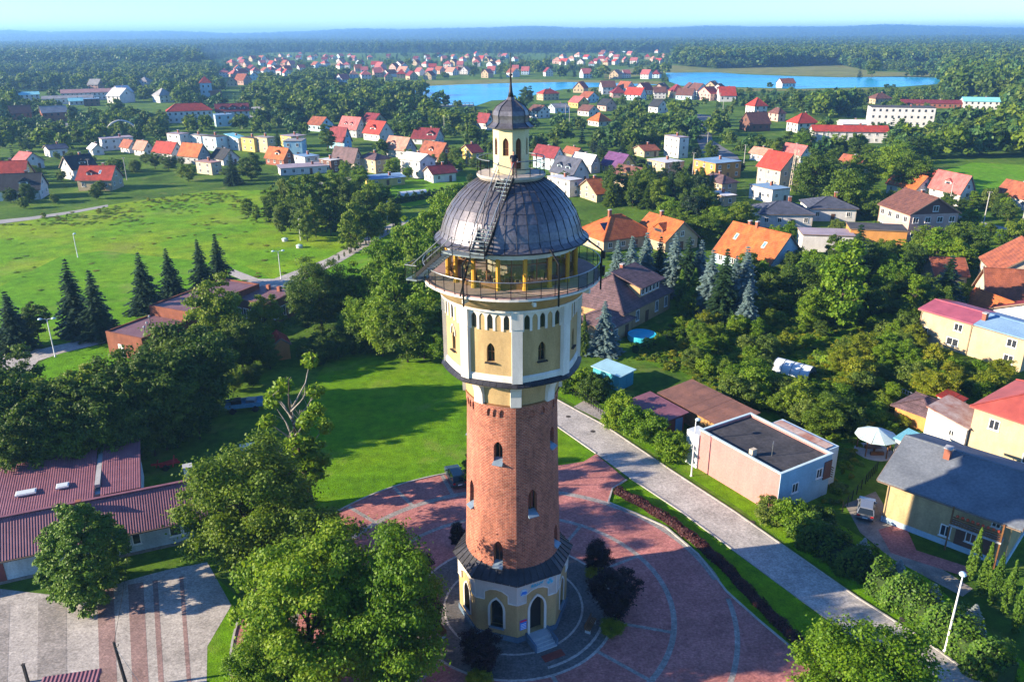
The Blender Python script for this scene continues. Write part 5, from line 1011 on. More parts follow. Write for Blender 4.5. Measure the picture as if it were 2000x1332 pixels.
t = thing('garage', 'small turquoise metal garage with pale roof in the garden', 'garage', (14.9, 107.9, 0), R(47)); TEAL = M('turquoise_metal', (.07, .36, .46), .5, .12, .8, 8); mb = MB(); mb.box((0, 0, 1.15), (3.5, 4.8, 2.3)); mb.build('wall', TEAL, t)
mb = MB(); mb.loft([[(-2, -2.7, 2.3), (2, -2.7, 2.3), (2, 2.7, 2.55), (-2, 2.7, 2.55)], [(-2, -2.7, 2.4), (2, -2.7, 2.4), (2, 2.7, 2.65), (-2, 2.7, 2.65)]]); mb.build('roof', M('pale_turquoise_roof', (.36, .60, .66), .5, .12, .6, 6), t)
for k in range(2): mb = MB(); mb.box((-.8+1.6*k, -2.43, 1.05), (1.5, .06, 2.0)); mb.build('gate_leaf', M('turquoise_door', (.05, .30, .40), .5, .12, 2, 8), t)
reg(14.9, 107.9, 47, 3.5, 4.8, 2.6)
# houses to the right
t = house('brick-brown villa with grey-brown hipped roofs and big dormer behind the tower', 19.6, 139.0, 51, 17, 12, 3.6, 'hip', 4.6, 'tan', 'purple', sides='fr', chim=((.2, .1),), wsize=(1.1, 2.0))
mb = MB(); a = [(-1.5, -5.2), (5.5, -5.2), (5.5, -1), (-1.5, -1)]; mb.loft([[(x, y, 4.6) for x, y in a], [(x, y, 6.6) for x, y in a]]); do = mb.build('dormer', WM['tan'], t, fix=True)
mb = MB(); mb.loft([[(-2.2, -6.0, 6.4), (6.2, -6.0, 6.4), (6.2, .6, 8.3), (-2.2, .6, 8.3)], [(-2.2, -6.0, 6.6), (6.2, -6.0, 6.6), (6.2, .6, 8.5), (-2.2, .6, 8.5)]]); mb.build('dormer_roof', RM['purple'], do)
for k in range(5): window(t, (-.6+1.3*k, -5.22, 5.6), 0, .9, 1.3, mull=False)
house('garage wing of the villa with low grey-brown roof behind a blue spruce', 15.8, 128.6, 51, 7, 7, 2.8, 'hip', 1.8, 'tan', 'purple', sides='fl', chim=())
t = thing('pool', 'round blue garden pool on a low frame beside the villa', 'pool', (22.0, 126.2, 0)); mb = MB(); mb.lathe([(2.4, 0), (2.4, .95), (2.25, .95), (2.25, .8)], 28, False); mb.build('pool_wall', CYAN, t); mb = MB(); mb.lathe([(.02, .82), (2.26, .82)], 28, False); mb.build('pool_water', M_glass('pool_water', (.02, .42, .62), .08), t)
house('house with steep orange tiled roof, two skylights and blue-grey gable', 54.6, 171.2, 34, 11.5, 15, 2.8, 'gy', 5.6, 'paleblue', 'orange', sky_=((1, 4.5, .55), (1, -3.5, .5)), chim=((.0, .15), (.05, .45)))
t = house('villa with bright orange hipped roof and solar panel', 25.5, 192., 28, 15, 12, 2.8, 'hip', 4.4, 'cream', 'orange', chim=((-.25, .0),), dormer=())
mb = MB(); mb.loft([[(-5.6, -3.2, 4.55), (-2.6, -3.2, 4.55), (-2.6, -1.4, 5.85), (-5.6, -1.4, 5.85)], [(-5.6, -3.2, 4.65), (-2.6, -3.2, 4.65), (-2.6, -1.4, 5.95), (-5.6, -1.4, 5.95)]]); mb.build('solar_panel', M_glass('solar', (.01, .02, .06), .15), t)
house('wing with bright orange gable roof and wide dormer beside the solar panel villa', 37.5, 190.5, 30, 10, 12, 2.7, 'gy', 4.0, 'cream', 'orange', dormer=((1, -1.5, 3.5),), chim=((0, .3),), dwall='brown')
house('long cream two-storey house half under a faded raspberry metal roof', 73.9, 124.0, 32, 8.2, 8.4, 5.3, 'gy', .8, 'cream', M_corr('raspberry_metal', (.42, .10, .14), (.30, .07, .11), .5, .8), sides='lf', wins=[('l', 2.3, 4.1, 1.4, 1.3), ('l', 1.8, 1.5, 2.0, 1.3), ('l', -3., 1.5, 1.0, 2.1)], chim=(), over=.4)
house('cream two-storey house half under a pale blue metal roof', 78.4, 116.9, 32, 8.2, 8.4, 5.3, 'gy', .8, 'cream', FLATR['blue'], wins=[('l', 2.2, 4.1, 1.5, 1.3), ('l', 2.2, 1.5, 1.5, 1.4), ('f', -2, 4., .9, 1.3), ('f', 1, 4., .9, 1.3)], chim=((-.55, .8),), over=.4)
hb('white gabled house with red roof behind the cream two-storey house', 1935, 2080, 588, 672, 60, 14, 'gx', .5, 'white', 'maroon', wins=())
hb('low house with bright orange roof behind the cream two-storey house', 1896, 1960, 584, 640, 40, 8, 'gy', .5, 'white', 'orange', wins=(), chim=())
hb('weathered grey-beige gabled house with small attic window', 1912, 2060, 478, 592, 10, 12, 'gy', .45, 'beige', 'rust', chim=())
hb('barn with long red-brown tiled roof below the weathered gable', 1902, 2010, 528, 620, 12, 8, 'gx', .55, 'beige', 'rust', wins=(), chim=())
hb('small barn with red-brown tiled roof among garden trees', 1800, 1876, 514, 562, 15, 8, 'gx', .6, 'beige', 'rust', wins=(), chim=())
hb('pink rendered house with dark brown gable and brown roof', 1712, 1852, 378, 474, 30, 13, 'gy', .35, 'pink', 'brown', gable='brown', chim=((.2, .2),), wsize=(1.5, 1.4))
hb('low white garages with lilac felt roof', 1556, 1660, 454, 494, 8, 7, 'flat', 0, 'white', 'f_lilac', wins=(), chim=(), long=1, name='garage', cat='garage')
hb('orange rendered garage wall beside the pink house', 1650, 1758, 444, 492, 6, 7, 'flat', 0, 'orange', 'f_dark', wins=(), chim=(), long=1, name='garage', cat='garage')
t = house('ochre two-storey house with large slate blue roof and covered balcony', 47.5, 72.4, 46, 12.2, 11.5, 5.2, 'gy', 2.1, M('ochre_block_render', (.50, .38, .20), .9, .14, .4, 5, streak=.25), M('slate_felt', (.15, .17, .20), .9, .25, .4, 4, col2=(.10, .115, .14)), over=.9, wins=[('l', 2.6, 1.9, 1.0, 1.2), ('l', 4.4, 4.3, .8, .8), ('l', .3, 1.6, 1.0, 1.3), ('f', -2, 3.9, 1.1, 1.3), ('f', 2, 3.9, 1.1, 1.3)], chim=((-.2, .35),), door=False)
mb = MB(); mb.box((-6.4, -3.0, 3.05), (1.7, 4.6, .2)); ba = mb.build('balcony_floor', WM['grey'], t)
for k in range(4): mb = MB(); mb.box((-7.2, -3.0, 3.3+.24*k), (.06, 4.5, .12)); mb.build('balcony_rail', WOOD, ba)
for v_ in (-5.2, -.8): mb = MB(); mb.box((-7.15, v_, 2.6), (.14, .14, 5.0)); mb.build('balcony_post', WOOD, ba)
FLOW = M('geranium', (.62, .09, .03), .8, .3, 6, 20)
for k in range(9): mb = MB(); mb.lathe([(.03, 0), (.16, .06), (.14, .2), (.02, .28)], 6); o_ = mb.build('flower_clump', FLOW, ba); o_.location = (-7.25, -4.9+.45*k, 4.15)
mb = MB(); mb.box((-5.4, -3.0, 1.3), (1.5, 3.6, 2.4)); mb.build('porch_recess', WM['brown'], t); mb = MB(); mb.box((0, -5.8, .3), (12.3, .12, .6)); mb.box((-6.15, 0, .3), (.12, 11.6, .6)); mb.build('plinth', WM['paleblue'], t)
house('cream house with faded red hipped metal roof beside the slate blue roof', 64.2, 87.2, 37, 12, 10, 5.8, 'hip', 2.6, 'cream', M_corr('faded_red_metal', (.42, .09, .07), (.30, .06, .05), .55, .7), wins=[('l', 2.2, 4.3, 2.2, 1.3), ('l', 2.2, 1.5, 2.0, 1.3), ('l', -2.5, 4.3, 1.2, 1.3)], chim=())
house('white annex with pinkish worn sheet roof beside the cream hipped house', 56.6, 91.0, 37, 5.5, 5, 2.8, 'mono', 1.0, 'white', RUSTW, wins=[('l', .8, 1.6, .7, .8)], chim=(), over=.2, door=False, name='annex', cat='annex')
house('open garden summerhouse with mauve brown hipped roof and yellow panels', 54.5, 95.3, 37, 5.6, 4.6, 2.2, 'hip', 1.2, 'orange', 'purple', wins=(), chim=(), name='summerhouse', cat='summerhouse')
house('tiny hut with flat red roof behind the mauve summerhouse', 59.2, 97.2, 37, 3, 2.4, 2.2, 'mono', .4, 'white', 'red', wins=(), chim=(), over=.2, door=False, name='hut', cat='hut')
g = P(1790, 905); house('small white garden shed with pale blue sheet roof behind the slate blue roof', g.x, g.y+1, 40, 3.4, 3.4, 2.3, 'mono', .4, 'white', FLATR['cyan'], wins=(), chim=(), over=.2, door=False, name='shed', cat='shed')
# pavilion with pale blue segmented roof
t = thing('gazebo', 'octagonal garden gazebo with pale blue segmented roof', 'gazebo', (44.6, 86.8, 0)); PB = M('pale_blue_sheet', (.46, .60, .64), .5, .1, 1, 8)
for k in range(10):
    a0, a1 = R(36*k+1), R(36*k+35); q = [(2.5*math.sin(a0), -2.5*math.cos(a0), 2.3), (2.5*math.sin(a1), -2.5*math.cos(a1), 2.3), (.05*math.sin(a1), -.05*math.cos(a1), 3.35), (.05*math.sin(a0), -.05*math.cos(a0), 3.35)]
    mb = MB(); mb.loft([[(x, y, z-.06) for x, y, z in q], q]); mb.build('roof_segment', PB, t)
for k in range(5): a = R(72*k+20); mb = MB(); mb.box((2*math.sin(a), -2*math.cos(a), 1.15), (.12, .12, 2.3)); mb.build('post', WOOD, t)
mb = MB(); mb.lathe([(2.3, 0), (2.3, .1)], 20); mb.build('floor', WM['grey'], t); mb = MB(); mb.box((0, 0, .75), (1.6, .8, .06)); mb.build('table_top', WOOD, t); mb = MB(); mb.box((0, 0, .42), (.2, .2, .64)); mb.build('table_leg', WOOD, t)
for s in (-1, 1): mb = MB(); mb.box((0, s*.85, .3), (1.6, .3, .42)); mb.build('bench', WOOD, t)
# polytunnels
PLAST = M('polythene', (.62, .68, .72), .35, .1, .8, 6)
def polytunnel(label, px_, py_, rot, w, L):
    g = P(px_, py_); t = thing('polytunnel', label, 'greenhouse', (g.x, g.y, 0), R(rot)); n = 12
    mb = MB(); mb.loft([[(w/2*math.cos(math.pi*i/n), y, w*.45*math.sin(math.pi*i/n)*1.2) for i in range(n+1)] for y in (-L/2, L/2)], False); mb.f.pop(); mb.m.pop()
    mb.add([(w/2*math.cos(math.pi*i/n), L/2, w*.45*math.sin(math.pi*i/n)*1.2) for i in range(n+1)], [tuple(range(n+1))]); mb.build('cover', PLAST, t, smooth=True)
    for k in range(5): mb = MB(); y = -L/2+L*k/4; mb.tube([(w/2*1.01*math.cos(math.pi*i/n), y, w*.546*math.sin(math.pi*i/n)) for i in range(n+1)], .05, 5); mb.build('hoop', STEEL, t)
    reg(g.x, g.y, rot, w, L, w*.5)
polytunnel('white polythene greenhouse tunnel with open round end in the garden', 1550, 728, 48, 3.2, 5.6); polytunnel('pale blue-white polythene greenhouse tunnel beside the vegetable plot', 806, 383, -62, 3.2, 9)
# bottom left: canopy roof and timber post
t = thing('canopy', 'dark corrugated canopy roof at the edge of the striped yard', 'canopy', (*P(160, 1385)[:2], 0), R(12))
slope(t, 'roof', (-2.6, -2, 2.2), (1.6, -2, 2.2), (1.6, 1.2, 2.6), (-2.6, 1.2, 2.6), 14, CORR)
for u in (-2.3, 1.3):
    for v_ in (-1.7, .9): mb = MB(); mb.box((u, v_, 1.15), (.1, .1, 2.4)); mb.build('post', WOOD, t)
# ------------------------------------------------------------------ plants
def M_leaf(name, c1, c2, c3, trans=.42):
    c1, c2, c3 = mul(lin(c1), .72), mul(lin(c2), .72), mul(lin(c3), .72)
    """leaves: colour varies leaf by leaf and tree by tree; some light passes through"""
    m, nt, b = nodes_of(name); nt.nodes.remove(b); out = nt.nodes['Material Output']
    at = N(nt, 'ShaderNodeAttribute', attribute_name='tone'); oi = N(nt, 'ShaderNodeObjectInfo')
    ad = N(nt, 'ShaderNodeMath', operation='MULTIPLY_ADD'); nt.links.new(oi.outputs['Random'], ad.inputs[0]); ad.inputs[1].default_value = .45; nt.links.new(at.outputs['Fac'], ad.inputs[2])
    sb = N(nt, 'ShaderNodeMath', operation='SUBTRACT'); nt.links.new(ad.outputs[0], sb.inputs[0]); sb.inputs[1].default_value = .22
    col = ramp(nt, sb.outputs[0], [(.05, c1), (.5, c2), (.95, c3)])
    d = N(nt, 'ShaderNodeBsdfPrincipled'); d.inputs['Roughness'].default_value = .55; d.inputs['Specular IOR Level'].default_value = .25; nt.links.new(col, d.inputs['Base Color'])
    t = N(nt, 'ShaderNodeBsdfTranslucent'); nt.links.new(mul_out(nt, col, 1.15), t.inputs[0]); mx = N(nt, 'ShaderNodeMixShader'); mx.inputs[0].default_value = trans
    nt.links.new(d.outputs[0], mx.inputs[1]); nt.links.new(t.outputs[0], mx.inputs[2]); nt.links.new(mx.outputs[0], out.inputs[0]); return m
LF = dict(bright=M_leaf('leaf_bright', (.08, .19, .008), (.17, .32, .012), (.30, .42, .02)), green=M_leaf('leaf_green', (.08, .16, .012), (.155, .26, .016), (.27, .36, .022)), dark=M_leaf('leaf_dark', (.042, .10, .013), (.088, .17, .017), (.165, .25, .024)), olive=M_leaf('leaf_olive', (.075, .14, .02), (.14, .23, .03), (.25, .32, .05)),
          yellow=M_leaf('leaf_yellow', (.15, .23, .01), (.27, .33, .015), (.42, .38, .02)), spruce=M_leaf('needle_dark', (.010, .032, .014), (.02, .055, .02), (.04, .085, .028), .15), bluespruce=M_leaf('needle_blue', (.06, .12, .125), (.125, .21, .21), (.23, .32, .30), .15), thuja=M_leaf('scale_leaf', (.035, .10, .010), (.085, .19, .014), (.16, .28, .02), .2), purple=M_leaf('leaf_purple', (.012, .006, .012), (.026, .010, .02), (.05, .018, .03), .15), redhedge=M_leaf('leaf_red', (.05, .015, .02), (.09, .025, .03), (.15, .05, .04), .2), silver=M_leaf('leaf_silver', (.22, .28, .26), (.34, .40, .38), (.48, .52, .50), .2), forest=M_leaf('leaf_forest', (.024, .085, .022), (.052, .14, .03), (.105, .21, .042), .2), gold=M_leaf('flower_gold', (.45, .30, .01), (.62, .42, .015), (.75, .55, .03), .3))
BARK = M('bark', (.10, .075, .055), .95, .3, 3, 16, bmp=.4); BARKP = M('bark_pale', (.30, .27, .23), .9, .3, 3, 16)
def leaf_mesh(name, c, nrm, size, tone, mat, aspect=1.5):
    """c (n,3) centres, nrm (n,3), size (n): folded lozenge leaves, two triangles each side"""
    n = len(c); g = RNG; nrm = nrm/np.linalg.norm(nrm, axis=1, keepdims=True)
    a = g.normal(size=(n, 3)); u = np.cross(nrm, a); u /= np.linalg.norm(u, axis=1, keepdims=True)+1e-9; v = np.cross(nrm, u); s = size[:, None]
    p = np.stack([c-u*s*.5*aspect, c+v*s*.5-nrm*s*.12, c+u*s*.5*aspect, c-v*s*.5-nrm*s*.12], 1).reshape(-1, 3).astype(np.float32)
    me = bpy.data.meshes.new(name); me.vertices.add(4*n); me.vertices.foreach_set('co', p.ravel()); me.loops.add(4*n); me.loops.foreach_set('vertex_index', np.arange(4*n, dtype=np.int32))
    me.polygons.add(n); me.polygons.foreach_set('loop_start', np.arange(0, 4*n, 4, dtype=np.int32)); me.polygons.foreach_set('loop_total', np.full(n, 4, np.int32))
    at = me.attributes.new('tone', 'FLOAT', 'POINT'); at.data.foreach_set('value', np.repeat(tone, 4).astype(np.float32)); me.update(calc_edges=True); me.materials.append(mat); return me
def sph(n):
    d = RNG.normal(size=(n, 3)); return d/np.linalg.norm(d, axis=1, keepdims=True)
def crown(n, clumps, rx, rz, zc, leaf, shape='round', cr=(.2, .34), shell=.55, low=False, out=.1):
    clumps = int(clumps*1.3); cr = (cr[0]*.7, cr[1]*.92); d = sph(clumps)
    if not low: d[:, 2] = np.where(d[:, 2] < -.55, -d[:, 2]*.5, d[:, 2])
    ph = RNG.uniform(0, 6.28, 3)
    lump = 1+.16*np.sin(3*np.arctan2(d[:, 1], d[:, 0])+ph[0])+.12*np.sin(5*d[:, 2]*3+ph[1])
    fr_ = (shell+(1-shell)*RNG.random(clumps)**.6)*lump
    cc = d*fr_[:, None]*np.array([rx, rx, rz])
    if shape == 'cone': k = np.clip(1.08-(cc[:, 2]+rz)/(2*rz)*.85, .1, 1); cc[:, :2] *= k[:, None]
    if shape == 'spire': f_ = np.clip((cc[:, 2]+rz)/(2*rz), 0, 1); cc[:, :2] *= np.minimum(1, 1.45*(1-f_)**.75+.06)[:, None]
    if shape == 'egg': k = np.clip(1.12-(cc[:, 2]+rz)/(2*rz)*.5, .3, 1.1); cc[:, :2] *= k[:, None]
    rc = RNG.uniform(cr[0], cr[1], clumps)*rx; ct = RNG.uniform(-.16, .16, clumps)
    idx = RNG.integers(0, clumps, n); e = sph(n); e[:, 2] = np.where(e[:, 2] < -.3, -e[:, 2], e[:, 2])
    p = cc[idx]+e*(rc[idx]*RNG.uniform(.35, 1.25, n)*np.where(RNG.random(n) < out, 1.5, 1))[:, None]*np.array([1.1, 1.1, .75]); p[:, 2] += zc
    nr = e*.7+sph(n)*.7+np.array([0, 0, .35])
    return p, nr, RNG.uniform(.7, 1.35, n)*leaf, np.clip(.5+ct[idx]+RNG.normal(0, .16, n), 0, 1)
def tube_tree(h, r, zc, rx, rz, limbs=7, pale=False):
    mb = MB(); top = zc+rz*.45; mb.tube([(0, 0, -.02), (r*.3, 0, h*.14), (-r*.4, r*.3, h*.34), (r*.2, -r*.3, top)], r, 8, r1=r*.22)
    for k in range(limbs):
        a = 2.4*k+.5; z0 = zc-rz*.75+(k/limbs)*rz*.9; l = rx*random.uniform(.55, .85); z1 = z0+l*random.uniform(.4, .8)
        mb.tube([(0, 0, z0), (l*.5*math.cos(a), l*.5*math.sin(a), z0+(z1-z0)*.6), (l*math.cos(a), l*math.sin(a), z1)], r*.38, 5, r1=r*.1)
    return mb.mesh('trunk')
def spruce(n_layers, per, rx, leaf, n_sub, h0=.07):
    P_, Nn, S_, T_ = [], [], [], []
    for i in range(n_layers):
        f = i/(n_layers-1); z = h0+(1-h0-.015)*f; L = rx*(1-f)**.82*random.uniform(.86, 1.12)+.012; k = max(4, int(per*(1-f*.7)))
        for j in range(k):
            a = 6.283*j/k+i*1.3+random.uniform(-.25, .25); l = L*random.choice((.55, .8, .95, 1.05, 1.2))*random.uniform(.9, 1.1); ns = max(2, int(n_sub*(l/rx)+1))
            for q in range(ns):
                t = (q+.6)/ns; rr = l*t; zz_ = z-.30*rr*t+random.uniform(-.006, .006)
                for s in (-1, 1):
                    P_.append((rr*math.cos(a)-s*math.sin(a)*leaf*.5*(1-t*.4), rr*math.sin(a)+s*math.cos(a)*leaf*.5*(1-t*.4), zz_)); Nn.append((math.cos(a)*.25-s*math.sin(a)*.35+random.uniform(-.3, .3), math.sin(a)*.25+s*math.cos(a)*.35+random.uniform(-.3, .3), 1)); S_.append(leaf*random.uniform(.8, 1.3)*(1.05-.35*f)); T_.append(min(1, max(0, .38+.3*t+random.uniform(-.2, .2))))
    P_.append((0, 0, .99)); Nn.append((1, 0, .1)); S_.append(leaf*1.2); T_.append(.6)
    return np.array(P_), np.array(Nn), np.array(S_), np.array(T_)
def mk(name, kind):      # unit-height plant meshes: (trunk or None, crown)
    if name == 'big': return tube_tree(1, .03, .6, .44, .38, 9), leaf_mesh('crown', *crown(62000, 150, .42, .46, .52, .0145, cr=(.17, .29), shell=.45, low=True), LF['bright'])
    if name == 'mid': return tube_tree(1, .028, .58, .36, .4, 7), leaf_mesh('crown', *crown(17000, 80, .38, .44, .54, .025, cr=(.18, .34), shell=.45, low=True), LF['green'])
    if name == 'egg': return tube_tree(1, .026, .56, .3, .42, 7), leaf_mesh('crown', *crown(10000, 56, .32, .44, .55, .027, 'egg', low=True), LF['green'])
    if name == 'tall': return tube_tree(1, .02, .55, .2, .43, 7), leaf_mesh('crown', *crown(8000, 50, .2, .44, .54, .025, cr=(.25, .45), low=True), LF['green'])
    if name == 'bush': return None, leaf_mesh('crown', *crown(8000, 50, .5, .46, .44, .042, cr=(.22, .38), low=True), LF['green'])
    if name == 'low': return tube_tree(1, .028, .58, .36, .4, 4), leaf_mesh('crown', *crown(1500, 30, .38, .40, .58, .075), LF['green'])
    if name == 'spruce': return tube_tree(1, .017, .5, .01, .5, 0), leaf_mesh('crown', *spruce(27, 16, .225, .033, 10), LF['spruce'], 1.9)
    if name == 'thuja': return None, leaf_mesh('crown', *crown(12000, 260, .15, .49, .49, .020, 'spire', (.16, .24), .8, True, 0), LF['thuja'])
    if name == 'cone': return None, leaf_mesh('crown', *crown(60000, 420, .36, .45, .46, .016, 'egg', (.10, .16), .88, True, 0), LF['thuja'])
PROTO = {}
for nm, var in (('big', 3), ('mid', 4), ('egg', 3), ('tall', 2), ('bush', 4), ('low', 3), ('spruce', 3), ('thuja', 2), ('cone', 2)):
    PROTO[nm] = [mk(nm, k) for k in range(var)]
PLACED = []
def plant(kind, x, y, h, w=None, leaf='green', label='', group=None, name='tree', cat='tree', z=0., tilt=0):
    tr, cr_ = random.choice(PROTO[kind]); base_w = {'big': .96, 'mid': .86, 'egg': .74, 'tall': .52, 'bush': 1.15, 'low': .9, 'spruce': .44, 'thuja': .46, 'cone': .8}[kind]
    k = 1. if w is None else w/(base_w*h)
    t = thing(name, label, cat, (x, y, z), random.uniform(0, 6.28), group); t.scale = (h*k, h*k, h)
    if tr is not None:
        if not tr.materials: tr.materials.append(BARK)
        ob('trunk', tr, None, t)
    c = ob('crown', cr_, None, t); setmat(c, LF[leaf]); PLACED.append((x, y, (w or base_w*h)/2)); return t
def top(px_, py_, h): return P(px_, py_, h)
def tree_at(kind, px_, py_, h, w, leaf, label, group=None, **kw):     # the photo shows the tree top
    g = top(px_, py_, h); return plant(kind, g.x, g.y, h, w, leaf, label, group, **kw)
# foreground crowns
tree_at('big', 585, 1056, 13.6, 11.0, 'bright', 'large bright green maple crown beside the plaza and striped yard'); tree_at('big', 745, 1066, 13.4, 9.6, 'bright', 'rounded bright green maple whose crown reaches the tower plaza ring')
tree_at('big', 478, 888, 12.5, 12.5, 'green', 'tall dense maple standing at the end of the whitewashed workshop'); tree_at('mid', 598, 985, 9, 8., 'green', 'darker green maple between the lawn and the tall workshop maple')
tree_at('big', 520, 1225, 8.0, 6.5, 'bright', 'lower bright green maple crown at the right edge of the striped yard')
tree_at('big', 1718, 1252, 9.5, 10.0, 'bright', 'yellow-green maple crown overhanging the street beside the hedge strip')
tree_at('cone', 138, 990, 9.6, 8.2, 'thuja', 'broad dark cypress standing in front of the whitewashed workshop', name='cypress_tree')
# half bare tree with dead limbs
g = top(562, 738, 15); t = thing('tree', 'half bare tree with grey dead limbs and sparse bright leaves', 'tree', (g.x, g.y, 0)); random.seed(21)
mb = MB(); mb.tube([(1.2, -.6, -.02), (.9, -.4, 3), (.3, 0, 6), (0, .2, 9.5), (-.2, 0, 12), (.1, 0, 15)], .36, 8, r1=.03); mb.build('trunk', BARK, t); tips = []
for k in range(16):
    a = 2.4*k; z0 = random.uniform(4, 11.5); l = random.uniform(2, 4.6); q = [(0.3-z0*.03, 0, z0), (l*.5*math.cos(a), l*.5*math.sin(a), z0+l*.55), (l*.85*math.cos(a+.2), l*.85*math.sin(a+.2), z0+l*1.0)]
    mb = MB(); mb.tube(q, .13, 5, r1=.02)
    for s in range(3): e = Vector(q[1]).lerp(Vector(q[2]), random.random()); mb.tube([e, e+Vector((random.uniform(-1, 1), random.uniform(-1, 1), random.uniform(.4, 1.3)))], .035, 4, r1=.01)
    mb.build('limb', BARKP, t); tips.append(q)
pp = [[], [], [], []]
for q in tips[::2]+tips[1:6:2]:
    c = np.array(q[2]); n = 260; e = sph(n); pp[0].append(c+e*RNG.uniform(.3, 1.1, n)[:, None]*np.array([1, 1, .8])); pp[1].append(e+sph(n)); pp[2].append(RNG.uniform(.2, .4, n)); pp[3].append(np.clip(RNG.normal(.6, .2, n), 0, 1))
c, nr, s, tn = crown(5200, 34, 2.4, 3.6, 4.6, .34); pp[0].append(c+np.array([1.0, -.3, 0])); pp[1].append(nr); pp[2].append(s); pp[3].append(tn)
ob('crown', leaf_mesh('crown', np.concatenate(pp[0]), np.concatenate(pp[1]), np.concatenate(pp[2]), np.concatenate(pp[3]), LF['bright']), None, t); PLACED.append((g.x, g.y, 4))
random.seed(9)
# dark row of maples between the workshop and the brick range
row = [(8, 700, 10), (-20, 735, 11), (45, 790, 9), (40, 742, 10), (95, 770, 9), (100, 735, 10), (150, 760, 9.5), (155, 725, 10), (200, 742, 10), (215, 705, 10), (255, 720, 10), (268, 680, 10), (305, 690, 11), (330, 655, 11), (352, 640, 11.5), (372, 665, 11), (395, 640, 11), (415, 655, 9), (440, 640, 9.5), (462, 625, 10), (480, 650, 8), (505, 640, 8), (522, 670, 5.5), (300, 735, 9), (340, 715, 9), (60, 830, 7), (120, 822, 7), (180, 812, 7), (240, 800, 7), (10, 820, 8), (285, 790, 6), (330, 775, 6), (375, 760, 6), (415, 740, 5), (450, 722, 4.5), (490, 712, 4.5)]
for px_, py_, h in row:
    if px_ > 380: h *= .78
    tree_at('mid', px_, py_, h+1 if px_ <= 380 else h, h*.82, random.choice(('dark', 'dark', 'green')), 'dark maple in the dense row between workshop and brick range', 'dark maple row', name='maple_tree', cat='maple')
tree_at('mid', 420, 556, 12, 9.5, 'green', 'taller maple rising behind the dark maple row beside the brown sheet roof'); tree_at('big', 617, 518, 12.0, 12.5, 'dark', 'big spreading dark maple beside the orange hut and lawn'); tree_at('mid', 512, 585, 8, 6, 'green', 'leafy maple in front of the dark brown pavilion')
for px_, py_, h in ((640, 640, 5), (670, 635, 4.5), (700, 632, 5), (725, 640, 4), (610, 660, 4.5), (655, 655, 4), (690, 650, 3.5)): tree_at('bush', px_, py_, h, h*1.1, 'dark', 'dark shrub in the thicket along the upper lawn edge', 'thicket along the lawn', name='shrub', cat='shrub')
# bright grove behind the tower
for px_, py_, h, w in ((752, 470, 13, 8), (800, 430, 14, 9), (842, 398, 14, 9), (872, 372, 13, 9), (905, 362, 11, 8), (715, 520, 11, 8), (768, 525, 12, 8), (815, 500, 13, 9), (850, 470, 12, 8), (740, 580, 10, 7), (790, 590, 10, 7), (830, 560, 11, 8), (860, 590, 9, 7), (700, 590, 8, 6), (825, 620, 7, 6), (860, 640, 6, 6)):
    tree_at('mid', px_, py_, h, w, random.choice(('bright', 'bright', 'green')), 'bright green broadleaf tree in the grove behind the tower', 'grove behind the tower')
# hidden behind the shaft, its shadow falls on the plaza
g = Vector((-4.2, 79.6)); plant('bush', g.x, g.y, 4.6, 3.6, 'green', 'clipped round tree behind the brick shaft')
# spruces on the meadow edge
for px_, py_, h, w in ((125, 506, 13.5, 6.2), (172, 528, 12, 5.6), (268, 493, 11.5, 5.6), (322, 485, 10.5, 4.8), (383, 468, 11, 5), (418, 458, 11, 5), (8, 570, 10, 5.4)): tree_at('spruce', px_, py_, h, w*1.1, 'spruce', 'dark spruce in the row on the mown meadow', 'spruces on the meadow', name='spruce_tree', cat='spruce')
tree_at('mid', 60, 594, 6.5, 4.8, 'dark', 'small round-headed tree standing between meadow spruces')
# copse beyond the meadow
cop = [(480, 384, 6), (498, 400, 5), (530, 365, 9), (552, 350, 11), (575, 345, 12), (598, 340, 13), (622, 336, 13), (648, 338, 13), (672, 346, 12), (560, 385, 9), (585, 392, 9), (610, 388, 10), (640, 385, 10), (668, 392, 9), (700, 372, 9), (725, 368, 9), (748, 362, 9), (690, 400, 10), (716, 405, 9), (740, 398, 8), (595, 410, 8), (545, 405, 7), (765, 390, 8), (520, 392, 6), (680, 420, 9), (700, 395, 8), (735, 420, 6)]
for px_, py_, h in cop: tree_at(random.choice(('egg', 'mid', 'tall')), px_, py_, h, h*random.uniform(.5, .72), random.choice(('green', 'dark', 'green', 'olive')), 'tree in the mixed copse at the far end of the meadow', 'copse at the meadow end')
tree_at('tall', 636, 242, 12, 8, 'green', 'tall upright lime tree between the mauve-roofed house and the light blue house'); tree_at('spruce', 540, 250, 14, 6, 'spruce', 'dark spruce rising between the yellow and light blue houses', name='spruce_tree', cat='spruce')
tree_at('spruce', 448, 298, 11, 6, 'spruce', 'dark spruce below the black steep roofs', name='spruce_tree', cat='spruce'); tree_at('mid', 486, 302, 9, 9, 'dark', 'broad dark lime tree below the row of flat-roofed houses')
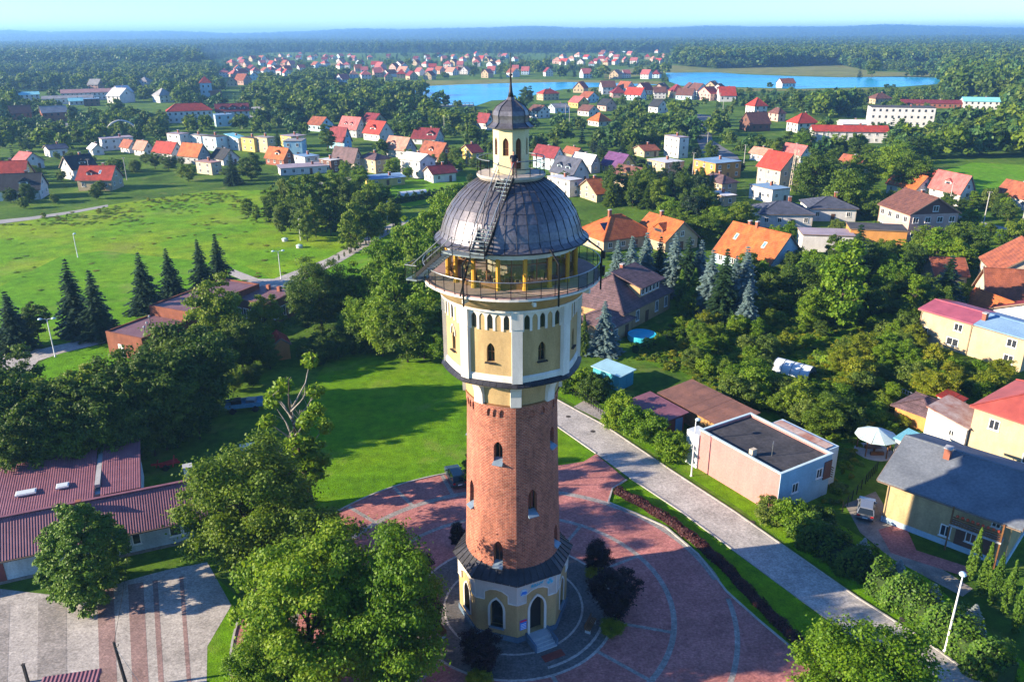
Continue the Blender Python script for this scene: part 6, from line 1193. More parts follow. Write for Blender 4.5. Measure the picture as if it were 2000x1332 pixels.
# right of the tower: blue spruces, thujas
for px_, py_, h in ((1208, 470, 11), (1236, 462, 12), (1265, 455, 12), (1292, 463, 11), (1322, 455, 12.5), (1347, 463, 12), (1372, 468, 11), (1394, 488, 12), (1422, 487, 13), (1462, 482, 12), (1440, 500, 10)): tree_at('spruce', px_, py_, h, h*.5, random.choice(('bluespruce', 'bluespruce', 'spruce')), 'blue spruce in the belt between villa and steep orange roof', 'blue spruce belt', name='spruce_tree', cat='spruce')
tree_at('spruce', 1183, 588, 9, 5, 'bluespruce', 'single pale blue spruce in front of the villa garage wing', name='spruce_tree', cat='spruce'); tree_at('spruce', 1466, 545, 9, 4.2, 'bluespruce', 'pale blue spruce beyond the garden thujas', name='spruce_tree', cat='spruce')
for px_, py_ in ((1333, 528), (1360, 526)): tree_at('thuja', px_, py_, 7, 3.4, 'thuja', 'yellow-green thuja below the blue spruce belt', 'thujas below the spruce belt', name='thuja', cat='thuja')
for px_, py_ in ((1132, 612), (1142, 616)): tree_at('thuja', px_, py_, 7, 2.2, 'dark', 'narrow dark thuja beside the villa garage wing', 'thujas beside the garage wing', name='thuja', cat='thuja')
tree_at('spruce', 1683, 440, 14, 8, 'spruce', 'dark spruce in front of the orange garage wall', name='spruce_tree', cat='spruce'); tree_at('egg', 1660, 478, 15, 10, 'bright', 'large yellow-green tree in the middle of the gardens'); tree_at('tall', 1632, 450, 9, 3.2, 'dark', 'slender tree in front of the white garages')
tree_at('mid', 1600, 300, 14, 14, 'dark', 'big broad tree beside the tall bright red-roofed house'); tree_at('spruce', 1862, 500, 12, 8, 'spruce', 'dark green spruce beside the small barn', name='spruce_tree', cat='spruce')
tree_at('mid', 1708, 115, 20, 17, 'green', 'tall isolated tree standing against the right lake arm'); tree_at('mid', 1030, 172, 12, 11, 'dark', 'dark round tree on the near lake shore')
# ---- hedges: leafy boxes along lines
def hedge(label, pts, w, h, leaf, size=.16, dens=70, name='hedge', wob=.25, px=True, group=None):
    ws = [P(*p) for p in pts] if px else [Vector((*p, 0)) for p in pts]; C_, N_ = [], []
    for a, b_ in zip(ws[:-1], ws[1:]):
        L = (b_-a).length; n = int(L*(w+2*h)*dens); t_ = RNG.random(n); ang = RNG.uniform(-.15, math.pi+.15, n); side = Vector((-(b_-a).y, (b_-a).x, 0)).normalized()
        rr = 1+RNG.normal(0, wob*.35, n)+wob*np.sin(t_*L*2.1+ang)
        ox = np.cos(ang); oz = np.sin(ang); k = np.maximum(np.abs(ox), np.abs(oz))**.6; ox, oz = ox/k*rr, oz/k*rr
        base = np.array(a)[None]+np.array(b_-a)[None]*t_[:, None]; p = base+np.array(side)[None]*(ox*w/2)[:, None]; p[:, 2] = np.clip(oz, 0.02, 2)*h*.98
        C_.append(p); N_.append(np.array(side)[None]*ox[:, None]+np.array([0, 0, 1])[None]*oz[:, None]+sph(n)*.8)
    C_ = np.concatenate(C_); N_ = np.concatenate(N_); g0 = ws[0]
    t = thing(name, label, 'hedge', (g0.x, g0.y, 0), 0, group); C_ = C_-np.array(g0); n = len(C_)
    ob('foliage', leaf_mesh('foliage', C_, N_, RNG.uniform(.7, 1.4, n)*size, np.clip(RNG.normal(.5, .22, n), 0, 1), LF[leaf]), None, t)
    mb = MB(); k = .72
    for a, b_ in zip(ws[:-1], ws[1:]): mb.bar((a-g0)+Vector((0, 0, h*.4)), (b_-g0)+Vector((0, 0, h*.4)), w*k, h*.76)
    mb.build('branches', M('twigs_'+leaf, mul(LF_DARK.get(leaf, (.02, .04, .01)), 1), .95, .3, 2, 12), t); return t
LF_DARK = dict(redhedge=(.03, .012, .014), thuja=(.03, .06, .012), dark=(.015, .035, .012), bright=(.04, .08, .012), green=(.02, .05, .012))
hedge('clipped dark red barberry hedge in the strip beside the plaza', [(1204, 962), (1250, 985), (1310, 1022), (1365, 1065), (1420, 1115), (1480, 1180), (1545, 1245), (1610, 1305), (1660, 1350)], .95, .75, 'redhedge', .13, 110, wob=.15)
hedge('bright green trimmed hedge on the far verge of the street', [(1705, 1150), (1790, 1205), (1870, 1270), (1960, 1345)], 2.6, 2.8, 'thuja', .17, 85)
hedge('dark green hedge in the shade between street and gravel drive', [(1560, 1040), (1620, 1085), (1700, 1130)], 3.4, 2.2, 'dark', .2, 60)
hedge('low dark hedge beside the vegetable plot', [(765, 400), (850, 385), (925, 368)], 1.6, 2, 'dark', .4, 12); hedge('clipped hedge between the villa pool and the gardens', [(1240, 690), (1300, 668), (1345, 655)], 1.6, 1.4, 'green', .22, 40)
hedge('low green hedge crossing the right gardens', [(1590, 700), (1680, 740), (1750, 775)], 1.4, 1.2, 'bright', .22, 40)
for k, (px_, py_, h) in enumerate(((1215, 768, 4.4), (1250, 790, 4.8), (1285, 812, 4.6), (1318, 838, 4.4), (1200, 790, 3.4))): tree_at('bush', px_, py_, h, h*.95, 'bright', 'tall leafy hornbeam bush in the row before the maroon sheet roof', 'hornbeam bushes along the street', name='shrub', cat='shrub')
for px_, py_, h, lf in ((1510, 968, 3.2, 'olive'), (1552, 975, 3.6, 'bright'), (1585, 1000, 3.4, 'thuja'), (1600, 985, 3.0, 'dark')): tree_at('bush', px_, py_, h, h*1.1, lf, 'leafy bush growing before the white front, tinted blue for shade, of the pink building', 'bushes before the pink building', name='shrub', cat='shrub')
for px_, py_, h in ((1828, 1140, 2.6), (1908, 1180, 2.6), (1760, 1092, 2.2), (1690, 1050, 2.2)): tree_at('spruce', px_, py_, h, h*.8, 'silver', 'small silvery spruce behind the bright trimmed hedge', 'small silvery spruces', name='spruce_tree', cat='spruce')
for px_, py_ in ((1918, 1034), (1940, 1062), (1962, 1080), (1988, 1096), (2010, 1130), (2040, 1165)): tree_at('thuja', px_, py_, 5.6, 1.5, 'thuja', 'slim clipped thuja column in the row beside the balcony house', 'thuja columns by the balcony house', name='thuja', cat='thuja')
tree_at('cone', 1945, 1015, 3.6, 2.4, 'dark', 'dark clipped yew at the corner of the balcony house', name='shrub', cat='shrub')
for px_, py_, h in ((1120, 710, 4), (1138, 715, 4.4), (1158, 725, 4.6), (1105, 725, 3.5), (1175, 730, 4)): tree_at('bush', px_, py_, h, h*.8, random.choice(('bright', 'olive', 'dark')), 'shrub in the clump between street and turquoise garage', 'shrubs by the turquoise garage', name='shrub', cat='shrub')
# purple plums and yellow bushes round the plaza
for px_, py_, h, w in ((1168, 1058, 3.4, 2.8), (1202, 1118, 4.2, 4.4), (938, 1236, 3.6, 3.2), (828, 1170, 3.6, 3.4), (893, 1022, 3.0, 1.8), (812, 1080, 3.2, 3.0)): tree_at('mid', px_, py_, h, w, 'purple', 'round-headed purple-leaved plum tree on the plaza ring', 'purple plums round the plaza', name='plum_tree')
for px_, py_, h, w in ((1163, 1108, 1.3, 2.1), (1196, 1208, 1.5, 2.3), (936, 1306, 1.4, 2.2), (835, 1150, 1.2, 1.8)): tree_at('bush', px_, py_, h, w, 'yellow', 'low yellow-green bush under a purple plum on the plaza', 'yellow bushes under the plums', name='shrub', cat='shrub')
for k in range(14):
    f = k/13; tree_at('thuja', 640+138*f, 508-74*f, 1.3, .7, 'dark', 'tiny dark conifer in the row along the paved path', 'conifers along the path', name='thuja', cat='thuja')
# ---- random planting kept clear of houses, roads, fields and of the view of houses
def free(x, y, r, h, strict=True, hide=.22):
    if any(inpoly(x, y, q) for q in NO_TREE): return False
    d = math.hypot(x, y); a, b_ = proj((x-r, y, 0)), proj((x+r, y, h)); bx = (a[0], b_[1], b_[0], a[1])
    for cs, box, dist, c, rad in HOUSES:
        dd = math.hypot(x-c[0], y-c[1])
        if dd < rad*.75+r*.8: return False
        if d < dist and hide is not None:
            ox = min(bx[2], box[2])-max(bx[0], box[0]); oy = min(bx[3], box[3]-(box[3]-box[1])*.12)-max(bx[1], box[1])
            if ox > 0 and oy > 0 and ox*oy > hide*(box[2]-box[0])*(box[3]-box[1]): return False
    return True
def scatter(poly, n, hs, kinds, leaves, label, group, wf=(.75, 1.0), name='tree', cat='tree', sep=.6, hide=.14, seed=1):
    rr = random.Random(seed); xs_ = [p[0] for p in poly]; W_ = [P(*p) for p in poly]; wx = [p.x for p in W_]; wy = [p.y for p in W_]; k = 0
    for _ in range(n*40):
        if k >= n: break
        x, y = rr.uniform(min(wx), max(wx)), rr.uniform(min(wy), max(wy))
        if not inpoly(x, y, [(p.x, p.y) for p in W_]): continue
        h = rr.uniform(*hs); w = h*rr.uniform(*wf)
        if any((x-a)**2+(y-b_)**2 < (sep*(w/2+r))**2 for a, b_, r in PLACED): continue
        if not free(x, y, w/2, h, hide=hide): continue
        plant(rr.choice(kinds), x, y, h, w, rr.choice(leaves), label, group, name=name, cat=cat); k += 1
    return k
# gardens right of the tower
for q in ([(1500, 690), (1600, 700), (1620, 790), (1560, 780), (1490, 740)], [(1620, 850), (1780, 850), (1790, 940), (1640, 960)], [(1600, 650), (1700, 640), (1720, 690), (1620, 690)], [(1440, 440), (1680, 430), (1680, 462), (1450, 470)], [(1680, 470), (1860, 465), (1860, 490), (1690, 500)], [(1560, 490), (1760, 488), (1760, 512), (1560, 515)]): keep(q)
scatter([(1240, 700), (1320, 640), (1480, 590), (1640, 560), (1800, 600), (1790, 700), (1840, 760), (1700, 840), (1560, 790), (1480, 760)], 95, (1.4, 4.2), ('bush', 'bush', 'mid'), ('bright', 'bright', 'olive', 'green', 'yellow', 'bright'), 'leafy fruit bush or tree in the overgrown gardens right of the villa', 'overgrown garden bushes', (.8, 1.15), 'shrub', 'shrub', .5, .3, 3)
scatter([(1560, 560), (1700, 500), (1880, 490), (1990, 560), (1880, 640), (1720, 680), (1560, 640)], 48, (5, 9.5), ('mid', 'egg', 'mid'), ('bright', 'green', 'dark', 'bright'), 'broadleaf tree in the gardens between barn and orange garage', 'trees around the barns', (.7, .95), seed=4)
scatter([(1640, 620), (1800, 640), (1800, 720), (1990, 745), (1900, 800), (1840, 800), (1780, 760), (1640, 760)], 44, (2.2, 5.), ('bush', 'mid', 'bush'), ('bright', 'bright', 'yellow', 'olive'), 'garden bush below the cream two-storey house', 'bushes below the cream house', (.9, 1.2), 'shrub', 'shrub', .5, .3, 5)
scatter([(1380, 790), (1500, 740), (1640, 790), (1680, 880), (1640, 880), (1560, 830), (1480, 800)], 26, (3, 5.2), ('bush', 'mid'), ('olive', 'bright', 'green'), 'apple tree between the rusty shed and the gazebo', 'apple trees by the rusty shed', (.9, 1.15), 'apple_tree', 'apple tree', seed=6)
scatter([(1560, 800), (1660, 760), (1770, 800), (1780, 850), (1660, 830)], 10, (1., 2.), ('bush',), ('yellow', 'gold', 'bright'), 'low flowering bush near the gazebo', 'flowering bushes near the gazebo', (1.0, 1.3), 'shrub', 'shrub', .5, .3, 7)
scatter([(1340, 560), (1480, 540), (1640, 520), (1640, 600), (1480, 600), (1340, 620)], 24, (4, 7), ('mid', 'bush', 'egg'), ('green', 'dark', 'bright'), 'tree on the lawn below the steep orange roof', 'trees below the steep orange roof', (.7, .95), seed=8)
scatter([(1120, 400), (1280, 372), (1400, 390), (1440, 430), (1330, 460), (1310, 410), (1150, 412)], 30, (7, 11), ('mid', 'egg', 'spruce', 'spruce'), ('dark', 'spruce', 'green', 'dark'), 'dark tree in the belt behind the solar panel villa', 'tree belt behind the villa', (.5, .75), sep=.5, hide=.35, seed=9)
scatter([(1300, 440), (1440, 430), (1460, 460), (1400, 480), (1310, 490)], 9, (6, 9), ('mid',), ('green', 'bright'), 'broadleaf tree left of the steep orange roof', 'broadleaf trees by the orange roof', (.8, 1.), seed=10)
scatter([(1440, 440), (1560, 450), (1700, 400), (1960, 400), (1990, 480), (1880, 500), (1650, 500), (1560, 520)], 40, (3.5, 7), ('mid', 'bush', 'egg'), ('green', 'olive', 'dark', 'bright'), 'garden tree around the pink house and garages', 'garden trees around the pink house', (.75, 1.), 'garden_tree', 'garden tree', seed=12)
scatter([(0, 320), (200, 300), (330, 320), (520, 340), (560, 375), (420, 378), (260, 392), (100, 410), (0, 420)], 36, (3, 6.5), ('mid', 'bush', 'mid'), ('dark', 'green', 'olive'), 'garden tree among the houses along the upper meadow', 'garden trees along the upper meadow', (.8, 1.1), 'garden_tree', 'garden tree', seed=13)
scatter([(600, 350), (720, 330), (940, 320), (960, 345), (900, 390), (760, 440), (620, 400)], 28, (4, 8), ('mid', 'egg'), ('green', 'dark', 'bright'), 'garden tree near the vegetable plot and blue shed', 'garden trees near the vegetable plot', (.7, .95), 'garden_tree', 'garden tree', seed=14)
scatter([(1040, 300), (1300, 290), (1460, 330), (1440, 400), (1240, 372), (1060, 390)], 34, (4, 8), ('mid', 'egg', 'spruce'), ('green', 'dark', 'olive', 'spruce'), 'garden tree among the houses behind the dome', 'garden trees behind the dome', (.6, .9), 'garden_tree', 'garden tree', seed=15)
scatter([(1460, 300), (1640, 290), (1840, 310), (1960, 330), (1990, 390), (1840, 400), (1700, 380), (1560, 390)], 34, (5, 10), ('mid', 'egg'), ('green', 'dark', 'bright'), 'garden tree among the red-roofed houses on the right', 'garden trees among the red roofs', (.75, 1.), 'garden_tree', 'garden tree', seed=16)
for r_ in ((1690, 300), (1745, 285), (1790, 300), (1660, 330)): tree_at('mid', r_[0], r_[1], 13, 12, 'bright' if r_[0] in (1745,) else 'green', 'full round tree beside the crimson-roofed house', 'round trees by the crimson roof')
# ---- uncounted woodland: far copses and the forest, instanced low trees on the terrain
random.seed(3)
lowcol = bpy.data.collections.new('low_trees')
def low_obj(nm, me, m):
    o = bpy.data.objects.new(nm, me.copy()); o.data.materials.clear(); o.data.materials.append(m); lowcol.objects.link(o); return o
kinds = []
for i in range(3): kinds.append(low_obj('a_low%d' % i, leaf_mesh('low', *crown(650, 26, .46, .46, .5, .13, cr=(.25, .4)), LF['forest']), LF[('forest', 'dark', 'green')[i]]))
for i in range(2): kinds.append(low_obj('b_con%d' % i, leaf_mesh('low', *spruce(10, 8, .2, .095, 3), LF['spruce'], 1.6), LF[('spruce', 'forest')[i]]))
kinds.append(low_obj('c_olive', leaf_mesh('low', *crown(650, 26, .42, .46, .5, .13, cr=(.25, .4)), LF['olive']), LF['olive']))
def scatter_stuff(name, pts, label, cat='wood'):
    me = bpy.data.meshes.new(name); a = np.array(pts, dtype=np.float32); me.vertices.add(len(a)); me.vertices.foreach_set('co', a[:, :3].ravel())
    for nm, col_, ty in (('sc', 3, 'FLOAT'), ('wd', 4, 'FLOAT'), ('rot', 5, 'FLOAT')):
        at = me.attributes.new(nm, ty, 'POINT'); at.data.foreach_set('value', a[:, col_].copy())
    at = me.attributes.new('kind', 'INT', 'POINT'); at.data.foreach_set('value', a[:, 6].astype(np.int32)); me.update()
    o = ob(name, me); ng = bpy.data.node_groups.new(name, 'GeometryNodeTree'); ng.interface.new_socket('Geometry', in_out='INPUT', socket_type='NodeSocketGeometry'); ng.interface.new_socket('Geometry', in_out='OUTPUT', socket_type='NodeSocketGeometry')
    nn = ng.nodes; gi = nn.new('NodeGroupInput'); go = nn.new('NodeGroupOutput'); ip = nn.new('GeometryNodeInstanceOnPoints'); ci = nn.new('GeometryNodeCollectionInfo'); ci.inputs[0].default_value = lowcol; ci.inputs[1].default_value = True; ci.inputs[2].default_value = True
    def na(nm, ty): q = nn.new('GeometryNodeInputNamedAttribute'); q.data_type = ty; q.inputs[0].default_value = nm; return q.outputs[0]
    L_ = ng.links.new; L_(gi.outputs[0], ip.inputs['Points']); L_(ci.outputs[0], ip.inputs['Instance']); ip.inputs['Pick Instance'].default_value = True; L_(na('kind', 'INT'), ip.inputs['Instance Index'])
    cs = nn.new('ShaderNodeCombineXYZ'); w_ = na('wd', 'FLOAT'); L_(w_, cs.inputs[0]); L_(w_, cs.inputs[1]); L_(na('sc', 'FLOAT'), cs.inputs[2]); L_(cs.outputs[0], ip.inputs['Scale'])
    cr_ = nn.new('ShaderNodeCombineXYZ'); L_(na('rot', 'FLOAT'), cr_.inputs[2]); L_(cr_.outputs[0], ip.inputs['Rotation']); L_(ip.outputs[0], go.inputs[0])
    md = o.modifiers.new('scatter', 'NODES'); md.node_group = ng; return tag(o, label, cat, kind='stuff')
VG = {}
for x, y, _, _ in vill: VG.setdefault((int(x//40), int(y//40)), []).append((x, y))
def near_village(x, y, r):
    for i in (-1, 0, 1):
        for j in (-1, 0, 1):
            for a, b_ in VG.get((int(x//40)+i, int(y//40)+j), ()):
                if (x-a)**2+(y-b_)**2 < r*r: return True
                if abs(math.atan2(x, y)-math.atan2(a, b_))*y < 9 and 0 < b_-y < 55: return 'front'
    return False
rr = random.Random(2); pts = []
y_ = 1250.
while y_ < 9600:          # the forest to the skyline
    step = max(9., y_*.0125); dx = max(6.5, y_*.0042); x = -y_*.70
    while x < y_*.70:
        x += dx*rr.uniform(.6, 1.4); y = y_+rr.uniform(-.5, .5)*step; px_, py_ = proj((x, y, 0))
        if px_ < -40 or px_ > 2040: continue
        if py_ > 104:
            if 395 < px_ < 1320 and py_ > 104+max(0, (560-px_)*.09): 
                if rr.random() > .10: continue
            if py_ > 130 and px_ < 395 and rr.random() > .8: continue
        if math.sin(x*.004+y*.0017)*math.sin(y*.0031-x*.0011) > .9: continue
        nv = near_village(x, y, 16)
        if nv is True or (nv == 'front'): continue
        if any(inpoly(x, y, q) for q in NO_TREE): continue
        h = rr.uniform(15, 25) if not (395 < px_ < 1320 and py_ > 104) else rr.uniform(6, 11); k = rr.choice((0, 1, 3, 3, 4, 4, 3, 4)) if px_ < 1250 or y_ > 1900 else rr.choice((0, 1, 2, 5, 0, 3))
        pts.append((x, y, hill(x, y)-.5, h, h*rr.uniform(.75, 1.2)*(1.5 if k in (3, 4) else 1)*max(1, y_/4200), rr.uniform(0, 6.28), k))
    y_ += step
scatter_stuff('forest', pts, 'dense mixed forest stretching to the hills on the skyline', 'forest')
pts = []; cell = 8.5; y = 330.
def wood_density(px_, py_, x, y):
    n = math.sin(x*.021+1.3)*math.sin(y*.017+.4)+.6*math.sin(x*.05+y*.043)
    d = .18+.22*n
    for (x0, x1, y0, y1, v) in ((500, 730, 150, 235, .95), (0, 330, 236, 300, .62), (0, 130, 200, 290, .7), (770, 940, 178, 270, .9), (1560, 1850, 168, 232, .85), (1835, 2040, 120, 345, 1.), (1160, 1420, 225, 300, .9), (1560, 1840, 262, 330, .85), (1290, 1900, 108, 140, .9), (560, 660, 180, 270, .6), (1180, 1700, 178, 215, .5), (230, 420, 130, 200, .7), (720, 800, 160, 250, .8), (0, 400, 132, 180, .75), (340, 620, 243, 262, .5), (1000, 1030, 190, 250, .7)):
        if x0 < px_ < x1 and y0 < py_ < y1: d = max(d, v)
    return d
while y < 1300:
    x = -y*.72
    while x < y*.72:
        x += cell*rr.uniform(.7, 1.3); yy = y+rr.uniform(-4, 4); px_, py_ = proj((x, yy, 0))
        if px_ < -60 or px_ > 2060: continue
        if rr.random() > wood_density(px_, py_, x, yy): continue
        h = rr.uniform(6, 15) if py_ < 240 else rr.uniform(5, 10)
        if 940 < px_ < 1850 and 160 < py_ < 215: h = rr.uniform(3.5, 7)
        w = h*rr.uniform(.75, 1.05)
        if px_ > 1840 and py_ < 340: h *= 1.5; w *= 1.4
        tpx = proj((x, yy, h*.9))
        if any(inpoly(tpx[0]+du, tpx[1]+dv, q_) for q_ in (lakeL, lakeR) for du in (-6, 0, 6) for dv in (0, 6)) and rr.random() < .96: continue
        nv = near_village(x, yy, 13)
        if nv is True or (nv == 'front' and rr.random() < .85): continue
        if not free(x, yy, w/2, h, hide=.09): continue
        if any((x-a)**2+(yy-b_)**2 < (.5*(w/2+r))**2 for a, b_, r in PLACED): continue
        pts.append((x, yy, -.3, h, w*1.05, rr.uniform(0, 6.28), rr.choice((0, 0, 1, 1, 2, 5, 2) if rr.random() < .85 else (3, 4))))
    y += cell
scatter_stuff('woodland', pts, 'copses and garden trees filling the town between the far houses', 'woodland')
print('stuff', len(pts), 'placed', len(PLACED))
# ------------------------------------------------------------------ cars, lamps, poles, odds and ends
CARP = {}
def car(label, x, y, rot, paint, L=4.3, Wd=1.72):
    t = thing('parked_car', label, 'car', (x, y, .06), R(rot)); RUB = M('tyre_rubber', (.015, .015, .015), .8, .1, 4, 20); RIM = M('alloy', (.45, .46, .48), .3, .1, 4, 20, metal=.8); CG = M_glass('car_glass', (.012, .018, .025), .04)
    def sec(pts, inset=0.):      # side outline -> body shell with rounded shoulders
        rings = []
        for k, (f, dz) in enumerate(((-1, 0), (-.97, .04), (.97, .04), (1, 0))): pass
        return rings
    out = [(-L/2, .32), (-L/2+.02, .62), (-L/2+.12, .86), (-L*.27, .96), (L*.30, .98), (L/2-.08, .92), (L/2, .6), (L/2-.03, .32), (L*.36+.3, .26), (-L*.33-.3, .26)]
    mb = MB(); n = len(out)
    for (s0, k0), (s1, k1) in (((-1, .86), (-.93, .97)), ((-.93, .97), (.93, .97)), ((.93, .97), (1, .86))):
        pass
    rings = []
    for s_, shr in ((-1., .10), (-.96, .03), (-.8, 0), (.8, 0), (.96, .03), (1., .10)):
        rings.append([(p[0]*(1-shr*.25), s_*Wd/2, p[1]-(shr*.9 if p[1] > .7 else 0)) for p in out])
    mb.loft(rings); b_ = mb.build('body', paint, t, smooth=False, fix=True)
    cab = [(-L*.24, .92), (-L*.09, 1.40), (L*.37, 1.43), (L*.475, .96)]; mb = MB()
    mb.loft([[(p[0], s_*Wd/2*(.93 if p[1] < 1.2 else .76), p[1]) for p in cab] for s_ in (-1, 1)]); mb.build('window', CG, t, fix=True)
    mb = MB(); mb.loft([[(-L*.10, -Wd*.38, 1.39), (L*.375, -Wd*.38, 1.42), (L*.375, Wd*.38, 1.42), (-L*.10, Wd*.38, 1.39)], [(-L*.07, -Wd*.36, 1.45), (L*.355, -Wd*.36, 1.48), (L*.355, Wd*.36, 1.48), (-L*.07, Wd*.36, 1.45)]]); mb.build('roof', paint, t)
    for s_ in (-1, 1):
        for p, q in ((cab[0], cab[1]), (cab[2], cab[3]), ((L*.1, .95), (L*.08, 1.42))):
            mb = MB(); f = lambda r_: (r_[0], s_*Wd/2*(.94 if r_[1] < 1.2 else .775), r_[1]); mb.bar(f(p), f(q), .07, .06); mb.build('pillar', paint, t)
        for u in (-L*.33, L*.31):
            wh = MB(); wh.loft([[(u+.31*math.cos(a), s_*Wd/2*v_, .31+.31*math.sin(a)) for a in [i*math.pi/8 for i in range(16)]] for v_ in (.78, 1.005)]); wo = wh.build('wheel', RUB, t)
            wh = MB(); wh.loft([[(u+.19*math.cos(a), s_*Wd/2*v_, .31+.19*math.sin(a)) for a in [i*math.pi/6 for i in range(12)]] for v_ in (.99, 1.02)]); wh.build('rim', RIM, wo)
        mb = MB(); mb.box((L/2-.05, s_*Wd*.38, .78), (.1, .28, .2)); mb.build('tail_light', M('tail_red', (.45, .02, .02), .3, .05, 4, 20), t)
        mb = MB(); mb.box((-L/2+.06, s_*Wd*.36, .68), (.1, .34, .15)); mb.build('headlight', M_glass('lamp_glass', (.7, .72, .75)), t)
        mb = MB(); mb.box((-L*.2, s_*Wd*.53, 1.0), (.14, .16, .12)); mb.build('mirror', paint, t)
    mb = MB(); mb.box((L/2+.005, 0, .6), (.03, .5, .12)); mb.build('number_plate', SIGNW, t); mb = MB(); mb.box((L/2-.02, 0, .42), (.1, Wd*.94, .16)); mb.build('bumper', M('bumper', (.05, .05, .055), .6, .1, 4, 20), t)
    return t
g = P(890, 938); car('dark grey-green estate car parked on the plaza edge beside the lawn', g.x, g.y, -72, M('car_paint_dark', (.07, .11, .13), .25, .05, 3, 20, metal=.5)).location.z = .05
g = P(1690, 1002); car('silver hatchback parked on the gravel drive', g.x, g.y, -116, M('car_paint_silver', (.34, .36, .38), .25, .05, 3, 20, metal=.6), 4.1).location.z = .03
for k, (px_, py_) in enumerate(((500, 221), (515, 219), (530, 217), (545, 216), (520, 214))):
    g = P(px_, py_); car('small car standing in the car park beside the dormered block', g.x, g.y, 60, (M('car_paint_dark', 0), M('car_paint_silver', 0), M('car_paint_white', (.6, .6, .6), .3, .05, 3, 20), M('car_paint_red', (.3, .03, .03), .3, .05, 3, 20), M('car_paint_silver', 0))[k])['group'] = 'cars in the far car park'
def lamp(label, px_, py_, h, arms=1, rot=0, group=None):
    g = P(px_, py_); t = thing('street_lamp', label, 'street lamp', (g.x, g.y, 0), R(rot), group); LP = M('lamp_white', (.62, .63, .63), .5, .06, 2, 12)
    mb = MB(); mb.lathe([(.16, 0), (.16, .12), (.09, .16), (.085, h*.5), (.055, h)], 10); mb.build('pole', LP, t, smooth=True)
    for s_ in ((1,) if arms == 1 else (1, -1)):
        mb = MB(); mb.tube([(0, 0, h-.05), (s_*.25, 0, h+.08), (s_*(.35 if arms == 1 else .9), 0, h+.1)], .04, 6); mb.build('arm', LP, t)
        mb = MB(); cx = s_*(.3 if arms == 1 else 1.0); mb.loft([[(cx+r_*math.cos(a), r_*math.sin(a)*.8, z) for a in [i*math.pi/6 for i in range(12)]] for r_, z in ((.34, h+.06), (.36, h+.12), (.26, h+.24), (.06, h+.3))]); hd = mb.build('lamp_head', M('lamp_cap', (.45, .60, .66), .4, .05, 2, 12), t)
        mb = MB(); mb.loft([[(cx+r_*math.cos(a), r_*math.sin(a)*.8, z) for a in [i*math.pi/6 for i in range(12)]] for r_, z in ((.05, h-.04), (.28, h+.05))]); mb.build('lens', M_glass('lens', (.6, .65, .62), .2), hd)
    return t
lamp('white street lamp between verge and the pink building', 1350, 930, 7.2, 1, 30); lamp('white street lamp beside the bright trimmed hedge', 1845, 1272, 7.5, 1, 60)
lamp('twin-armed lamp beside the car park path and meadow spruces', 108, 697, 6.4, 2, 10); lamp('twin-armed lamp at the bend of the path near the pavilion', 549, 545, 6., 2, 15); lamp('slender lamp standing alone in the meadow', 152, 503, 5.5, 1, 20); lamp('slender lamp on the grass beside the white tank lids', 587, 470, 5.5, 1, 10); lamp('slender lamp along the path below the copse', 757, 430, 5, 1, 10)
def pole(label, px_, py_, h, mat=None, group=None, lean=0):
    g = P(px_, py_); t = thing('utility_pole', label, 'utility pole', (g.x, g.y, 0), 0, group); t.rotation_euler = (0, R(lean), 0)
    mb = MB(); mb.tube([(0, 0, -.02), (0, 0, h)], .16, 8, r1=.1); mb.build('post', mat or M('concrete', (.42, .41, .39), .9, .12, 2, 12), t)
    mb = MB(); mb.box((0, 0, h-.35), (1.3, .1, .1)); a = mb.build('crossarm', WOOD, t)
    for u in (-.55, 0, .55): mb = MB(); mb.lathe([(.03, h-.3), (.06, h-.2), (.05, h-.1), (.02, h-.05)], 6); o_ = mb.build('insulator', WM['white'], a); o_.location = (u, 0, 0)
    return t
for px_, py_, h in ((1352, 348, 9), (1380, 300, 9), (1452, 330, 9), (1412, 215, 9), (1405, 212, 10), (1104, 240, 10), (1112, 238, 9), (180, 362, 9), (248, 352, 8), (868, 262, 9), (1850, 420, 9), (1920, 440, 9), (1992, 455, 9), (1670, 375, 9)): pole('pale concrete utility pole standing among the houses', px_, py_, h, group='concrete poles among the houses')
DWOOD = M('tarred_timber', (.05, .045, .045), .9, .3, 3, 16)
g = P(249, 1345); t = thing('utility_pole', 'dark timber utility pole with bracket in the striped yard', 'utility pole', (g.x, g.y, 0)); mb = MB(); mb.tube([(0, 0, -.02), (-.3, .1, 4.6)], .15, 8, r1=.1); mb.build('post', DWOOD, t)
mb = MB(); mb.tube([(-.28, .1, 4.2), (.1, -.1, 4.35), (.15, -.1, 4.6)], .03, 5); mb.build('bracket', IRON, t)
g2_ = Vector((-.3, .1, 4.5)); e = Vector((-37.9, 67.1, 3.0))-Vector((g.x, g.y, 0)); mb = MB(); mb.tube([g2_.lerp(e, i/12)-Vector((0, 0, .5*math.sin(math.pi*i/12))) for i in range(13)], .018, 4); mb.build('cable', IRON, t)
mb = MB(); mb.tube([Vector((-.3, .1, 4.2)), Vector((2.6, -1.4, 0))], .015, 4); mb.build('guy_wire', STEEL, t)
g = P(55, 1332); t = thing('fence_post', 'short dark timber post at the yard corner', 'post', (g.x, g.y, 0)); mb = MB(); mb.box((0, 0, .9), (.18, .18, 1.8)); mb.build('post', DWOOD, t); mb = MB(); mb.box((0, 0, 1.83), (.24, .24, .06)); mb.build('cap', DWOOD, t)
